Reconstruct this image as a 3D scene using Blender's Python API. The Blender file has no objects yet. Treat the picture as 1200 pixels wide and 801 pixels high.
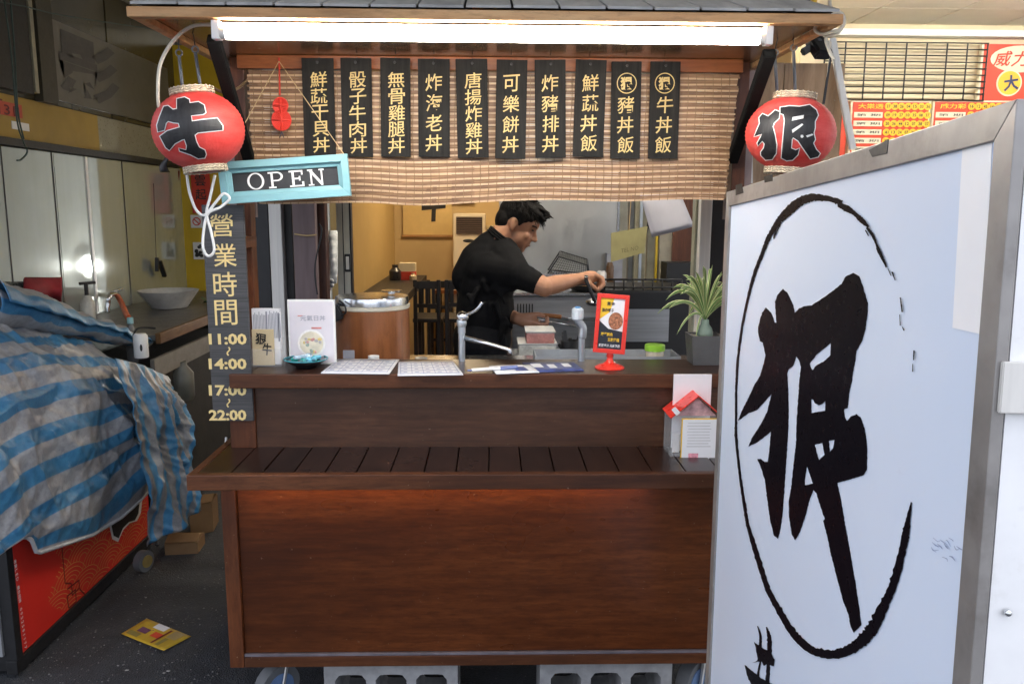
import bpy, bmesh, math, random
from mathutils import Vector, Matrix, noise
rnd = random.Random(7)
scn = bpy.context.scene
COL = scn.collection
rad = math.radians

# ------------------------------------------------------------------ camera
F_PX, CX, CY = 950.0, 600.0, 400.5
CAM = Vector((0, 0, 1.5))
def cam_axes(yaw=1.45, pitch=-9.33, roll=0.28):
    y, p, r = rad(yaw), rad(pitch), rad(roll)
    f = Vector((math.sin(y) * math.cos(p), math.cos(y) * math.cos(p), math.sin(p)))
    rt = Vector((math.cos(y), -math.sin(y), 0)); up = rt.cross(f)
    rt = rt * math.cos(r) + up * math.sin(r); up = rt.cross(f)
    return rt, up, f
RT, UP, FW = cam_axes()
cam = bpy.data.cameras.new('camera'); cam_o = bpy.data.objects.new('camera', cam); COL.objects.link(cam_o)
cam.sensor_width = 36; cam.lens = 36 * F_PX / 1200; cam.clip_start = .02; cam.clip_end = 2000
m = Matrix((RT, UP, -FW)).transposed().to_4x4(); m.translation = CAM
cam_o.matrix_world = m
scn.camera = cam_o

# ------------------------------------------------------------------ sky, sun, exposure
SUN_EL, SUN_AZ = 60.0, 25.0          # azimuth of the sun, clockwise from +Y
world = bpy.data.worlds.new('World'); scn.world = world; world.use_nodes = True
wn = world.node_tree.nodes; wl = world.node_tree.links
sky = wn.new('ShaderNodeTexSky'); sky.sky_type = 'NISHITA'; sky.sun_disc = False
sky.sun_elevation = rad(SUN_EL); sky.sun_rotation = rad(SUN_AZ); sky.air_density = .45; sky.dust_density = 6.0; sky.ozone_density = .3
bg = wn['Background']; bg.inputs['Strength'].default_value = 0.15
hsv = wn.new('ShaderNodeHueSaturation'); hsv.inputs['Saturation'].default_value = .42      # hazy city sky
wl.new(sky.outputs[0], hsv.inputs['Color']); wl.new(hsv.outputs[0], bg.inputs[0])
sun = bpy.data.lights.new('sun', 'SUN'); sun.energy = 3.5; sun.angle = rad(.6); sun.color = (1, .95, .87)
sun_o = bpy.data.objects.new('sun', sun); COL.objects.link(sun_o)
sd = Vector((math.sin(rad(SUN_AZ)) * math.cos(rad(SUN_EL)), math.cos(rad(SUN_AZ)) * math.cos(rad(SUN_EL)), math.sin(rad(SUN_EL))))
sun_o.rotation_euler = sd.to_track_quat('Z', 'Y').to_euler(); sun_o.location = sd * 30
vs = scn.view_settings
vs.view_transform = 'Standard'; vs.look = 'None'; vs.gamma = 1; vs.exposure = 2.9; vs.use_curve_mapping = False
scn.cycles.max_bounces = 10; scn.cycles.diffuse_bounces = 6; scn.cycles.glossy_bounces = 5; scn.cycles.transmission_bounces = 8
scn.cycles.sample_clamp_indirect = 6; scn.cycles.use_denoising = True
scn.cycles.caustics_reflective = False; scn.cycles.caustics_refractive = False

# ------------------------------------------------------------------ pixel -> place
def ray(px, py): return FW + RT * ((px - CX) / F_PX) - UP * ((py - CY) / F_PX)
def PY(px, py, Y): v = ray(px, py); return CAM + v * (Y / v.y)
def PX(px, py, X): v = ray(px, py); return CAM + v * (X / v.x)
def PZ(px, py, Z): v = ray(px, py); return CAM + v * ((Z - CAM.z) / v.z)
def span(p0, p1, Y):
    """pixel box -> x0,x1,z0,z1 on the frontal plane Y"""
    mx, my = (p0[0] + p1[0]) / 2, (p0[1] + p1[1]) / 2
    return PY(p0[0], my, Y).x, PY(p1[0], my, Y).x, PY(mx, p1[1], Y).z, PY(mx, p0[1], Y).z

# ------------------------------------------------------------------ mesh helpers
def box(bm, x0, x1, y0, y1, z0, z1, bev=0.0):
    vs_ = [bm.verts.new((x, y, z)) for x in (x0, x1) for y in (y0, y1) for z in (z0, z1)]
    fs = []
    for q in ((0, 1, 3, 2), (4, 6, 7, 5), (0, 4, 5, 1), (2, 3, 7, 6), (0, 2, 6, 4), (1, 5, 7, 3)):
        fs.append(bm.faces.new([vs_[i] for i in q]))
    if bev > 0:
        es = list({e for f in fs for e in f.edges})
        bmesh.ops.bevel(bm, geom=es, offset=bev, segments=2, affect='EDGES', profile=.6)
    return vs_
def obox(bm, c, ax, ay, az, bev=0.0):
    """oriented box: centre and three half-vectors"""
    c, ax, ay, az = map(Vector, (c, ax, ay, az))
    vs_ = [bm.verts.new(c + ax * i + ay * j + az * k) for i in (-1, 1) for j in (-1, 1) for k in (-1, 1)]
    fs = [bm.faces.new([vs_[i] for i in q]) for q in ((0, 1, 3, 2), (4, 6, 7, 5), (0, 4, 5, 1), (2, 3, 7, 6), (0, 2, 6, 4), (1, 5, 7, 3))]
    if bev > 0:
        es = list({e for f in fs for e in f.edges})
        bmesh.ops.bevel(bm, geom=es, offset=bev, segments=2, affect='EDGES')
def bar(bm, a, b, w, h, up=(0, 0, 1), bev=0.0):
    a, b = Vector(a), Vector(b); d = b - a; L = d.length; d.normalize()
    s = d.cross(Vector(up))
    if s.length < 1e-4: s = d.cross(Vector((0, 1, 0)))
    s.normalize(); u = s.cross(d)
    obox(bm, (a + b) / 2, d * L / 2, s * w / 2, u * h / 2, bev)
def tube(bm, pts, r, n=8, caps=True):
    pts = [Vector(p) for p in pts]
    rs = r if isinstance(r, (list, tuple)) else [r] * len(pts)
    rings = []; prev = None
    for i, p in enumerate(pts):
        t = (pts[min(i + 1, len(pts) - 1)] - pts[max(i - 1, 0)]).normalized()
        if prev is None:
            s = t.cross(Vector((0, 0, 1)))
            if s.length < 1e-3: s = t.cross(Vector((0, 1, 0)))
        else:
            s = prev - t * prev.dot(t)
            if s.length < 1e-5: s = t.cross(Vector((0, 0, 1)))
        s.normalize(); prev = s; u = t.cross(s)
        rings.append([bm.verts.new(p + (s * math.cos(2 * math.pi * k / n) + u * math.sin(2 * math.pi * k / n)) * rs[i]) for k in range(n)])
    for a, b in zip(rings, rings[1:]):
        for k in range(n): bm.faces.new((a[k], a[(k + 1) % n], b[(k + 1) % n], b[k]))
    if caps:
        bm.faces.new(rings[0][::-1]); bm.faces.new(rings[-1])
def smooth_path(pts, k=6):
    pts = [Vector(p) for p in pts]; out = []
    P = [pts[0]] + pts + [pts[-1]]
    for i in range(1, len(P) - 2):
        p0, p1, p2, p3 = P[i - 1:i + 3]
        for j in range(k):
            t = j / k
            out.append(.5 * ((2 * p1) + (p2 - p0) * t + (2 * p0 - 5 * p1 + 4 * p2 - p3) * t * t + (3 * p1 - p0 - 3 * p2 + p3) * t ** 3))
    out.append(pts[-1]); return out
def lathe(bm, prof, c=(0, 0, 0), n=32, sx=1, sy=1, cap=True):
    """prof = list of (radius, z)"""
    c = Vector(c); rings = []
    for r, z in prof:
        rings.append([bm.verts.new(c + Vector((r * sx * math.cos(2 * math.pi * k / n), r * sy * math.sin(2 * math.pi * k / n), z))) for k in range(n)])
    for a, b in zip(rings, rings[1:]):
        for k in range(n): bm.faces.new((a[k], a[(k + 1) % n], b[(k + 1) % n], b[k]))
    if cap:
        if prof[0][0] > 1e-5: bm.faces.new(rings[0][::-1])
        if prof[-1][0] > 1e-5: bm.faces.new(rings[-1])
def ball(bm, c, r, rot=None, seg=20, rings=12):
    r = Vector((r, r, r)) if not hasattr(r, '__len__') else Vector(r)
    c = Vector(c); R3 = rot if rot is not None else Matrix.Identity(3)
    def P(t, a): return bm.verts.new(c + R3 @ Vector((r.x * math.sin(t) * math.cos(a), r.y * math.sin(t) * math.sin(a), r.z * math.cos(t))))
    top, bot = P(0, 0), P(math.pi, 0)
    L = [[P(math.pi * i / rings, 2 * math.pi * k / seg) for k in range(seg)] for i in range(1, rings)]
    for k in range(seg):
        k2 = (k + 1) % seg; bm.faces.new((top, L[0][k], L[0][k2])); bm.faces.new((bot, L[-1][k2], L[-1][k]))
        for p, q in zip(L, L[1:]): bm.faces.new((p[k], q[k], q[k2], p[k2]))
def cone(bm, a, b, ra, rb, n=14):
    tube(bm, [a, b], [ra, rb], n)
def grid(bm, fn, nu, nv, uvf=None, close=False):
    """surface fn(i/nu, j/nv); uvf gives the uv"""
    uvl = bm.loops.layers.uv.verify()
    V = [[bm.verts.new(fn(i / nu, j / nv)) for j in range(nv + 1)] for i in range(nu + 1)]
    for i in range(nu):
        for j in range(nv):
            f = bm.faces.new((V[i][j], V[i + 1][j], V[i + 1][j + 1], V[i][j + 1])); f.smooth = True
            for l, (a, b) in zip(f.loops, ((i, j), (i + 1, j), (i + 1, j + 1), (i, j + 1))):
                l[uvl].uv = uvf(a / nu, b / nv) if uvf else (a / nu, b / nv)
    return V
def obj(name, bm, mat, parent=None, smooth=False, solid=0.0, label=None, kind=None, recalc=True):
    me = bpy.data.meshes.new(name)
    if recalc: bmesh.ops.recalc_face_normals(bm, faces=bm.faces[:])
    bm.to_mesh(me); bm.free()
    if smooth == 'auto':
        for p in me.polygons: p.use_smooth = True
        me.set_sharp_from_angle(angle=rad(40))
    elif smooth:
        for p in me.polygons: p.use_smooth = True
    return link(name, me, mat, parent, solid, label, kind)
def link(name, me, mat, parent=None, solid=0.0, label=None, kind=None):
    o = bpy.data.objects.new(name, me); COL.objects.link(o)
    if mat is not None:
        me.materials.clear(); me.materials.append(mat)
    if solid:
        md = o.modifiers.new('thick', 'SOLIDIFY'); md.thickness = solid; md.offset = 0
    if parent is not None: attach(o, parent)
    if label: o['label'] = label
    if kind: o['kind'] = kind
    return o
WORLDLOC = {}
def wloc(o):
    if o.name in WORLDLOC: return WORLDLOC[o.name]
    return Vector((0, 0, 0))
def attach(o, parent):
    o.parent = parent
    o.matrix_parent_inverse = Matrix.Translation(-wloc(parent))
def thing(name, label, cat, loc, group=None):
    o = bpy.data.objects.new(name, None); COL.objects.link(o); o.empty_display_size = .05
    o.location = loc; WORLDLOC[o.name] = Vector(loc)
    o['label'] = label; o['category'] = cat
    if group: o['group'] = group
    return o
def tag(o, label, cat, group=None):
    o['label'] = label; o['category'] = cat
    if group: o['group'] = group
    return o
def part(name, mat, parent, *args, bev=0.0, smooth=False, **kw):
    bm = bmesh.new(); box(bm, *args, bev=bev); return obj(name, bm, mat, parent, smooth=smooth, **kw)

# ------------------------------------------------------------------ materials
def newmat(name):
    mt = bpy.data.materials.new(name); mt.use_nodes = True
    nt = mt.node_tree; return mt, nt, nt.nodes['Principled BSDF']
def coords(nt, scale, kind='Object', jitter=True):
    tc = nt.nodes.new('ShaderNodeTexCoord'); mp = nt.nodes.new('ShaderNodeMapping')
    mp.inputs['Scale'].default_value = scale
    nt.links.new(tc.outputs[kind], mp.inputs['Vector'])
    if jitter:
        oi = nt.nodes.new('ShaderNodeObjectInfo'); ml = nt.nodes.new('ShaderNodeMath'); ml.operation = 'MULTIPLY'; ml.inputs[1].default_value = 37
        nt.links.new(oi.outputs['Random'], ml.inputs[0]); nt.links.new(ml.outputs[0], mp.inputs['Location'])
    return mp.outputs[0]
def nz(nt, vec, scale, detail=4, rough=.6, dist=0):
    n = nt.nodes.new('ShaderNodeTexNoise'); n.inputs['Scale'].default_value = scale; n.inputs['Detail'].default_value = detail
    n.inputs['Roughness'].default_value = rough; n.inputs['Distortion'].default_value = dist
    nt.links.new(vec, n.inputs['Vector']); return n.outputs['Fac']
def ramp(nt, fac, stops):
    r = nt.nodes.new('ShaderNodeValToRGB'); e = r.color_ramp.elements
    while len(e) > 1: e.remove(e[-1])
    e[0].position = stops[0][0]; e[0].color = (*stops[0][1], 1)
    for p, c in stops[1:]:
        x = e.new(p); x.color = (*c, 1)
    nt.links.new(fac, r.inputs[0]); return r.outputs[0]
def mix(nt, a, b, fac, mode='MIX'):
    x = nt.nodes.new('ShaderNodeMix'); x.data_type = 'RGBA'; x.blend_type = mode
    for s, v in ((6, a), (7, b)):
        if isinstance(v, tuple): x.inputs[s].default_value = (*v, 1)
        else: nt.links.new(v, x.inputs[s])
    if isinstance(fac, (int, float)): x.inputs[0].default_value = fac
    else: nt.links.new(fac, x.inputs[0])
    return x.outputs[2]
def fmath(nt, op, a, b=0.0, c=None):
    n = nt.nodes.new('ShaderNodeMath'); n.operation = op
    for i, v in enumerate((a, b) if c is None else (a, b, c)):
        if isinstance(v, (int, float)): n.inputs[i].default_value = v
        else: nt.links.new(v, n.inputs[i])
    return n.outputs[0]
def bump(nt, bs, h, strength, dist=.002):
    b = nt.nodes.new('ShaderNodeBump'); b.inputs['Strength'].default_value = strength; b.inputs['Distance'].default_value = dist
    nt.links.new(h, b.inputs['Height']); nt.links.new(b.outputs[0], bs.inputs['Normal'])
def setp(bs, **k):
    for n, v in k.items(): bs.inputs[n.replace('_', ' ')].default_value = v
MATS = {}
def M(name, col, rough=.5, metal=0.0, var=.18, scale=12, bmp=.1, stretch=(1, 1, 1), coat=0.0, spec=.5, dirt=None):
    """plain surface with uneven tone, uneven gloss and faint relief"""
    if name in MATS: return MATS[name]
    mt, nt, bs = newmat(name)
    v = coords(nt, stretch); f = nz(nt, v, scale); f2 = nz(nt, v, scale * 6, 3)
    lo = tuple(max(0, c * (1 - var)) for c in col); hi = tuple(min(1, c * (1 + var)) for c in col)
    c = ramp(nt, f, [(.3, lo), (.7, hi)])
    if dirt:
        d = nz(nt, v, scale * .6, 6, .7); c = mix(nt, c, dirt, ramp(nt, d, [(.52, (0, 0, 0)), (.75, (.7, .7, .7))]))
    nt.links.new(c, bs.inputs['Base Color'])
    rr = fmath(nt, 'MULTIPLY_ADD', f2, .25, max(.03, rough - .12)); nt.links.new(rr, bs.inputs['Roughness'])
    setp(bs, Metallic=metal, Coat_Weight=coat, Specular_IOR_Level=spec)
    if bmp: bump(nt, bs, f2, bmp, .001)
    MATS[name] = mt; return mt
def wood(name, c0, c1, c2, axis='x', rough=.4, coat=0.0, scale=6, wear=None, fade=.0, bmp=.25):
    if name in MATS: return MATS[name]
    mt, nt, bs = newmat(name)
    st = {'x': (.085, 1, 1), 'y': (1, .085, 1), 'z': (1, 1, .085)}[axis]
    v = coords(nt, st); g = nz(nt, v, scale * 9, 6, .65, .3); b = nz(nt, v, scale, 3, .5, .4)
    v2 = coords(nt, (.35, .35, .35) if axis != 'x' else (.25, .5, .5)); big = nz(nt, v2, 5, 4, .6)
    c = ramp(nt, fmath(nt, 'ADD', fmath(nt, 'MULTIPLY', g, .55), fmath(nt, 'MULTIPLY', b, .45)), [(.36, c0), (.5, c1), (.64, c2)])
    c = mix(nt, c, tuple(x * .45 for x in c0), ramp(nt, big, [(.45, (0, 0, 0)), (.72, (.75, .75, .75))]))
    v4 = coords(nt, tuple(.2 if q < 1 else 1 for q in st)); fg = nz(nt, v4, scale * 13, 4, .75, .2)
    c = mix(nt, c, tuple(x * .5 for x in c1), ramp(nt, fg, [(.46, (0, 0, 0)), (.66, (.6, .6, .6))]))
    v3 = coords(nt, (1, 1, 1)); spk = nz(nt, v3, 90, 2)
    if wear: c = mix(nt, c, wear, ramp(nt, spk, [(.72, (0, 0, 0)), (.78, (.6, .6, .6))]))
    nt.links.new(c, bs.inputs['Base Color'])
    rr = fmath(nt, 'MULTIPLY_ADD', big, .3, rough - .15); nt.links.new(rr, bs.inputs['Roughness'])
    setp(bs, Coat_Weight=coat, Coat_Roughness=.25, Specular_IOR_Level=.35)
    bump(nt, bs, g, bmp, .0008)
    MATS[name] = mt; return mt
def emit(name, col, s):
    mt, nt, bs = newmat(name); setp(bs, Base_Color=(*col, 1), Emission_Color=(*col, 1), Emission_Strength=s); MATS[name] = mt; return mt
def glass(name, col=(1, 1, 1), rough=.03, alpha=.25):
    """thin clear plastic or pane: mostly see-through with a glossy skin"""
    mt, nt, bs = newmat(name); setp(bs, Base_Color=(*col, 1), Roughness=rough, Alpha=alpha, Specular_IOR_Level=.6); MATS[name] = mt; return mt

# ------------------------------------------------------------------ lettering and traced brush marks
_gl = {}
def glyph(ch, bold=0.0, res=2):
    k = (ch, bold)
    if k in _gl: return _gl[k]
    cu = bpy.data.curves.new('t', 'FONT'); cu.body = ch; cu.size = 1; cu.offset = bold; cu.resolution_u = res
    o = bpy.data.objects.new('t', cu); me = o.to_mesh()
    vv = [v.co.copy() for v in me.vertices]; ff = [tuple(p.vertices) for p in me.polygons]
    o.to_mesh_clear(); bpy.data.objects.remove(o); bpy.data.curves.remove(cu)
    _gl[k] = (vv, ff); return _gl[k]
def put_glyph(bm, ch, fn, w=None, h=None, bold=0.0, fit=True):
    """draw a glyph filling the unit box -.5..+.5 scaled to w x h; fn maps (u, v) to a place"""
    vv, ff = glyph(ch, bold)
    if not vv: return
    x0, x1 = min(v.x for v in vv), max(v.x for v in vv); y0, y1 = min(v.y for v in vv), max(v.y for v in vv)
    sx = w / max(1e-6, x1 - x0) if w else None; sy = h / max(1e-6, y1 - y0) if h else None
    if sx is None: sx = sy
    if sy is None: sy = sx
    nv = [bm.verts.new(fn((v.x - (x0 + x1) / 2) * sx, (v.y - (y0 + y1) / 2) * sy)) for v in vv]
    for f in ff:
        try: bm.faces.new([nv[i] for i in f])
        except ValueError: pass
def plane_fn(c, right, up):
    c, right, up = Vector(c), Vector(right).normalized(), Vector(up).normalized()
    return lambda u, v: c + right * u + up * v
def fill(outlines, offset=0.0):
    """outlines (first one outer, others holes) -> verts, faces (2D)"""
    cu = bpy.data.curves.new('s', 'CURVE'); cu.dimensions = '2D'; cu.fill_mode = 'BOTH'; cu.offset = offset
    for pl in outlines:
        sp = cu.splines.new('POLY'); sp.points.add(len(pl) - 1); sp.use_cyclic_u = True
        for p, q in zip(sp.points, pl): p.co = (q[0], -q[1], 0, 1)
    o = bpy.data.objects.new('s', cu); me = o.to_mesh()
    vv = [(v.co.x, -v.co.y) for v in me.vertices]; ff = [tuple(p.vertices) for p in me.polygons]
    o.to_mesh_clear(); bpy.data.objects.remove(o); bpy.data.curves.remove(cu)
    return vv, ff
def rough_outline(pl, amp, step, seed=0):
    out = []; n = len(pl)
    for i in range(n):
        a, b = Vector(pl[i]), Vector(pl[(i + 1) % n]); k = max(1, int((b - a).length / step))
        for j in range(k):
            p = a.lerp(b, j / k)
            out.append((p.x + amp * noise.noise((p.x * .9, p.y * .9, seed)), p.y + amp * noise.noise((p.x * .9, p.y * .9, seed + 9))))
    return out
# ================================================================== THE SETTING
def asphalt():
    mt, nt, bs = newmat('asphalt'); v = coords(nt, (1, 1, 1), jitter=False)
    big = nz(nt, v, 2.2, 5, .65); mid = nz(nt, v, 16, 5, .7); vo = nt.nodes.new('ShaderNodeTexVoronoi'); vo.inputs['Scale'].default_value = 190; nt.links.new(v, vo.inputs['Vector'])
    c = ramp(nt, mid, [(.3, (.02, .022, .026)), (.7, (.042, .046, .053))]); c = mix(nt, c, (.085, .088, .092), ramp(nt, big, [(.55, (0, 0, 0)), (.78, (.55, .55, .55))]))
    c = mix(nt, c, (.012, .0125, .014), ramp(nt, big, [(.25, (.8, .8, .8)), (.42, (0, 0, 0))])); c = mix(nt, c, (.12, .12, .12), ramp(nt, vo.outputs['Color'], [(.86, (0, 0, 0)), (.93, (.6, .6, .6))]))
    nt.links.new(c, bs.inputs['Base Color']); nt.links.new(fmath(nt, 'MULTIPLY_ADD', mid, .4, .5), bs.inputs['Roughness'])
    bump(nt, bs, fmath(nt, 'ADD', vo.outputs['Distance'], fmath(nt, 'MULTIPLY', mid, .8)), .9, .004); MATS['asphalt'] = mt; return mt
m_asph = asphalt()
bm = bmesh.new(); grid(bm, lambda u, v: Vector((-400 + 800 * u, -400 + 800 * v, 0)), 2, 2)
g = obj('ground', bm, m_asph); g['kind'] = 'structure'

# arcade ceiling of square panels over the pavement
m_ceil = M('ceiling_panel', (.8, .76, .66), .6, var=.06, scale=3, bmp=.05)
m_white = M('white_metal', (.78, .78, .77), .4, var=.05)
bm = bmesh.new(); box(bm, -2.7, 6, .6, 8.4, 2.72, 2.82)
c_ = obj('arcade_ceiling', bm, m_ceil); c_['kind'] = 'structure'
me_panel = None
for i in range(9):
    for j in range(6):
        x0, y0 = 1.35 + i * .5, 2.6 + j * .5
        if me_panel is None:
            bm = bmesh.new(); box(bm, 0, .488, 0, .488, -.012, 0, .003); p = obj('ceiling_tile', bm, m_ceil); me_panel = p.data
        else: p = link('ceiling_tile', me_panel, None)
        p.location = (x0, y0, 2.717); p.parent = c_

# ---- shop interior behind the stall
m_yel = M('yellow_plaster', (.5, .36, .15), .7, var=.05, scale=2, bmp=.06)
m_tan = M('tan_plaster', (.54, .4, .2), .7, var=.05, scale=2, bmp=.06)
m_wfloor = wood('shop_floor_wood', (.1, .03, .012), (.2, .06, .02), (.28, .1, .04), 'y', .35)
shop = thing('shop_building', 'small eatery room with mustard yellow walls behind the wooden stall', 'building', (.3, 5.5, 0))
part('passage_end_wall', M('passage_grey', (.6, .6, .57), .7, var=.05), shop, -2.7, -1.0625, 8.0, 8.12, 0, 2.715)
part('side_reflector', M('pale_reflector', (.72, .73, .7), .4, var=.06), shop, -1.062, -1.051, 5.36, 8.0, 0, 2.7)  # unseen pale sheet, added so the steel wall mirrors a silvery tone
part('back_wall', m_tan, shop, -.95, 1.75, 8.0, 8.12, 0, 2.715)
part('side_wall', m_yel, shop, -1.05, -.95, 5.35, 8.0, 0, 2.715)
part('side_wall', m_tan, shop, 1.7, 1.75, 4.76, 8.0, 0, 2.715)
part('upper_storeys', M('grey_render', (.4, .39, .37), .8), shop, -2.7, 6, .61, 8.4, 2.825, 7.5)
part('floor', m_wfloor, shop, -.95, 1.7, 4.8, 8.0, .0, .03)
part('ceiling', m_ceil, shop, -.95, 1.7, 4.4, 8.0, 2.6, 2.71)

m_shade = M('lamp_housing', (.7, .68, .62), .4)
for lx, ly, lab in ((-.25, 6.9, 'unseen round warm ceiling lamp over the black table'), (.85, 6.3, 'unseen round warm ceiling lamp over the back of the eating room')):  # lamps out of view, added to light the eating room
    t = thing('unseen_ceiling_lamp', lab, 'ceiling lamp', (lx, ly, 2.5), 'lamps in the eating room')
    bm = bmesh.new(); lathe(bm, [(.17, 2.52), (.17, 2.598)], (lx, ly, 0), 32); obj('housing', bm, m_shade, t, 'auto')
    bm = bmesh.new(); lathe(bm, [(.001, 2.5), (.12, 2.505), (.16, 2.519)], (lx, ly, 0), 32); obj('diffuser', bm, MATS.get('warm_lamp') or emit('warm_lamp', (1, .76, .46), 13.0), t, True)
t = thing('unseen_kitchen_batten', 'unseen tube lamp over the cooking line, above the window opening', 'lamp', (.3, 3.15, 2.2))  # out of view, added to light the cook and the splashback
part('housing', m_shade, t, -.3, .9, 3.12, 3.18, 2.25, 2.29); bm = bmesh.new(); tube(bm, [(-.28, 3.15, 2.235), (.88, 3.15, 2.235)], .013, 12); obj('tube', bm, emit('kitchen_tube', (1, .92, .8), 20.0), t, True)
for xx in (-.2, .8): part('hanger', m_shade, t, xx, xx + .01, 3.145, 3.155, 2.29, 2.72)
# ---- stainless clad wall on the left
def steel_sheet(name, base, rough, streak):
    mt, nt, bs = newmat(name)
    v = coords(nt, (1, 9, .35)); f = nz(nt, v, 3, 3, .5); v2 = coords(nt, (1, 1.6, 1.2), jitter=False); big = nz(nt, v2, 2.2, 4, .55)
    c = ramp(nt, f, [(.3, tuple(x * .97 for x in base)), (.7, tuple(min(1, x * 1.03) for x in base))])
    c = mix(nt, c, streak, ramp(nt, big, [(.45, (0, 0, 0)), (.7, (.4, .4, .4))]))
    nt.links.new(c, bs.inputs['Base Color'])
    nt.links.new(fmath(nt, 'MULTIPLY_ADD', f, .02, rough - .03), bs.inputs['Roughness'])
    setp(bs, Metallic=.55); MATS[name] = mt; return mt
m_steelwall = steel_sheet('clad_sheet', (.62, .67, .64), .065, (.5, .53, .47))
m_black = M('black_paint', (.012, .012, .013), .5, var=.3)
m_dark = M('dark_void', (.02, .018, .015), .7, var=.3)
m_glassdirty = M('dirty_transom', (.06, .05, .028), .22, var=.5, scale=1.6, bmp=.05, spec=.6)
m_yband = M('mustard_band', (.33, .21, .028), .35, var=.2, scale=3, bmp=.05)
XW = -2.2
m_iron0 = M('seam_iron', (.03, .03, .028), .5)
lw = thing('clad_wall', 'left side wall of dull stainless sheets with a mustard band and dark upper glazing', 'wall', (XW, 4.6, 0))
part('wall_core', m_dark, lw, XW - .16, XW - .012, 2.6, 6.2, 0, 2.715)
ys = [2.62, 3.3, 3.78, 4.22, 4.98, 5.95]
for a, b in zip(ys, ys[1:]): part('steel_sheet', m_steelwall, lw, XW - .012, XW, a + .003, b - .003, .0, 1.765)
for yy in (3.775, 4.2, 4.98): part('seam_strip', m_iron0, lw, XW, XW + .004, yy - .002, yy + .002, 0, 1.765)
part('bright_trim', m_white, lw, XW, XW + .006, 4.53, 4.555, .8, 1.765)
part('rail', m_black, lw, XW - .012, XW + .03, 2.62, 5.95, 1.772, 1.805)
part('mustard_band', m_yband, lw, XW - .012, XW, 2.62, 4.72, 1.81, 2.0)
part('band_end', M('cream_band', (.3, .28, .2), .3, var=.1), lw, XW - .012, XW - .002, 4.72, 5.95, 1.81, 2.0)
for a, b in ((2.62, 3.4), (3.42, 4.9), (4.92, 5.95)): part('transom_glass', m_glassdirty, lw, XW - .012, XW - .004, a, b, 2.005, 2.71)
pr_ = part('dark_frame', m_black, lw, XW - .003, XW + .04, 3.36, 4.02, 2.02, 2.71)
part('mullion', M('pale_mullion', (.3, .28, .2), .5), lw, XW - .003, XW + .045, 4.03, 4.06, 2.03, 2.71)
part('mullion', M('dark_mesh_strip', (.05, .045, .03), .6), lw, XW - .003, XW + .04, 4.1, 4.24, 2.0, 2.71)
pw = part('sign_reflection', M('dull_beige', (.13, .12, .1), .35, var=.12, scale=3), lw, XW - .003, XW + .01, 4.25, 5.75, 2.03, 2.42)  # a sign's reflection in the glazing, modelled as a pale panel with lettering
bm = bmesh.new(); put_glyph(bm, '影', plane_fn((XW + .0125, 4.66, 2.23), (0, 1, 0), (0, 0, 1)), .68, .33, .03); obj('lettering', bm, M('grey_letter', (.07, .065, .06), .5), pw)
rp = part('red_strip', M('faded_red', (.5, .07, .04), .5), lw, XW, XW + .004, 2.9, 3.97, 1.905, 1.965)
bm = bmesh.new()
for k, ch in enumerate('50131'): put_glyph(bm, ch, plane_fn((XW + .006, 3.62 + k * .075, 1.93), (0, 1, 0), (0, 0, 1)), .045, .045, .01)
for k, ch in enumerate('MIL'): put_glyph(bm, ch, plane_fn((XW + .006, 3.62 + k * .085, 1.99), (0, 1, 0), (0, 0, 1)), .05, .05, .01)
obj('lettering', bm, M('dark_red_ink', (.12, .01, .012), .6), rp)
part('paper_label', m_white, lw, XW, XW + .003, 3.88, 4.02, 1.85, 1.885)

# bulkhead lamp on the passage side of the shop wall; the steel sheets mirror it
bk_ = thing('bulkhead_lamp', 'round lit bulkhead lamp in the passage, mirrored as a glow in the steel sheets', 'lamp', (-1.06, 6.75, .95))
bm = bmesh.new(); tube(bm, [(-1.0625, 6.75, 1.02), (-1.09, 6.75, 1.02)], .1, 28); obj('base_ring', bm, m_white, bk_, 'auto')
bm = bmesh.new(); ball(bm, (-1.092, 6.75, 1.02), (.03, .042, .042)); obj('globe', bm, emit('globe_glow', (1, .98, .95), 120.0), bk_, True)
# cords hanging in front of that wall
m_cordg = M('green_cord', (.04, .07, .06), .6)
bm = bmesh.new(); tube(bm, smooth_path([PX(5, 0, -2.05), PX(14, 70, -2.05), PX(20, 140, -2.05), PX(27, 165, -2.05), PX(32, 178, -2.05), PX(25, 187, -2.05), PX(20, 188, -2.05)]), .004, 6)
tag(obj('green_rope', bm, m_cordg, smooth=True), 'dark green cord with a hooked end hanging down at the far left', 'cord')
bm = bmesh.new(); tube(bm, smooth_path([PX(12, -4, -2.1), PX(17, 60, -2.1), PX(21, 130, -2.1), PX(28, 163, -2.1)]), .004, 6)
tag(obj('green_rope', bm, m_cordg, smooth=True), 'dark green cord hanging just right of the hooked one', 'cord')
bm = bmesh.new(); tube(bm, smooth_path([PX(-5, 2, -2.1), PX(30, 8, -2.1), PX(62, 16, -2.1), PX(110, 24, -2.1), PX(190, 36, -2.1)]), .003, 6)
tag(obj('overhead_wire', bm, m_cordg, smooth=True), 'thin grey wire strung across the dark upper glazing at left', 'wire')

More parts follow.
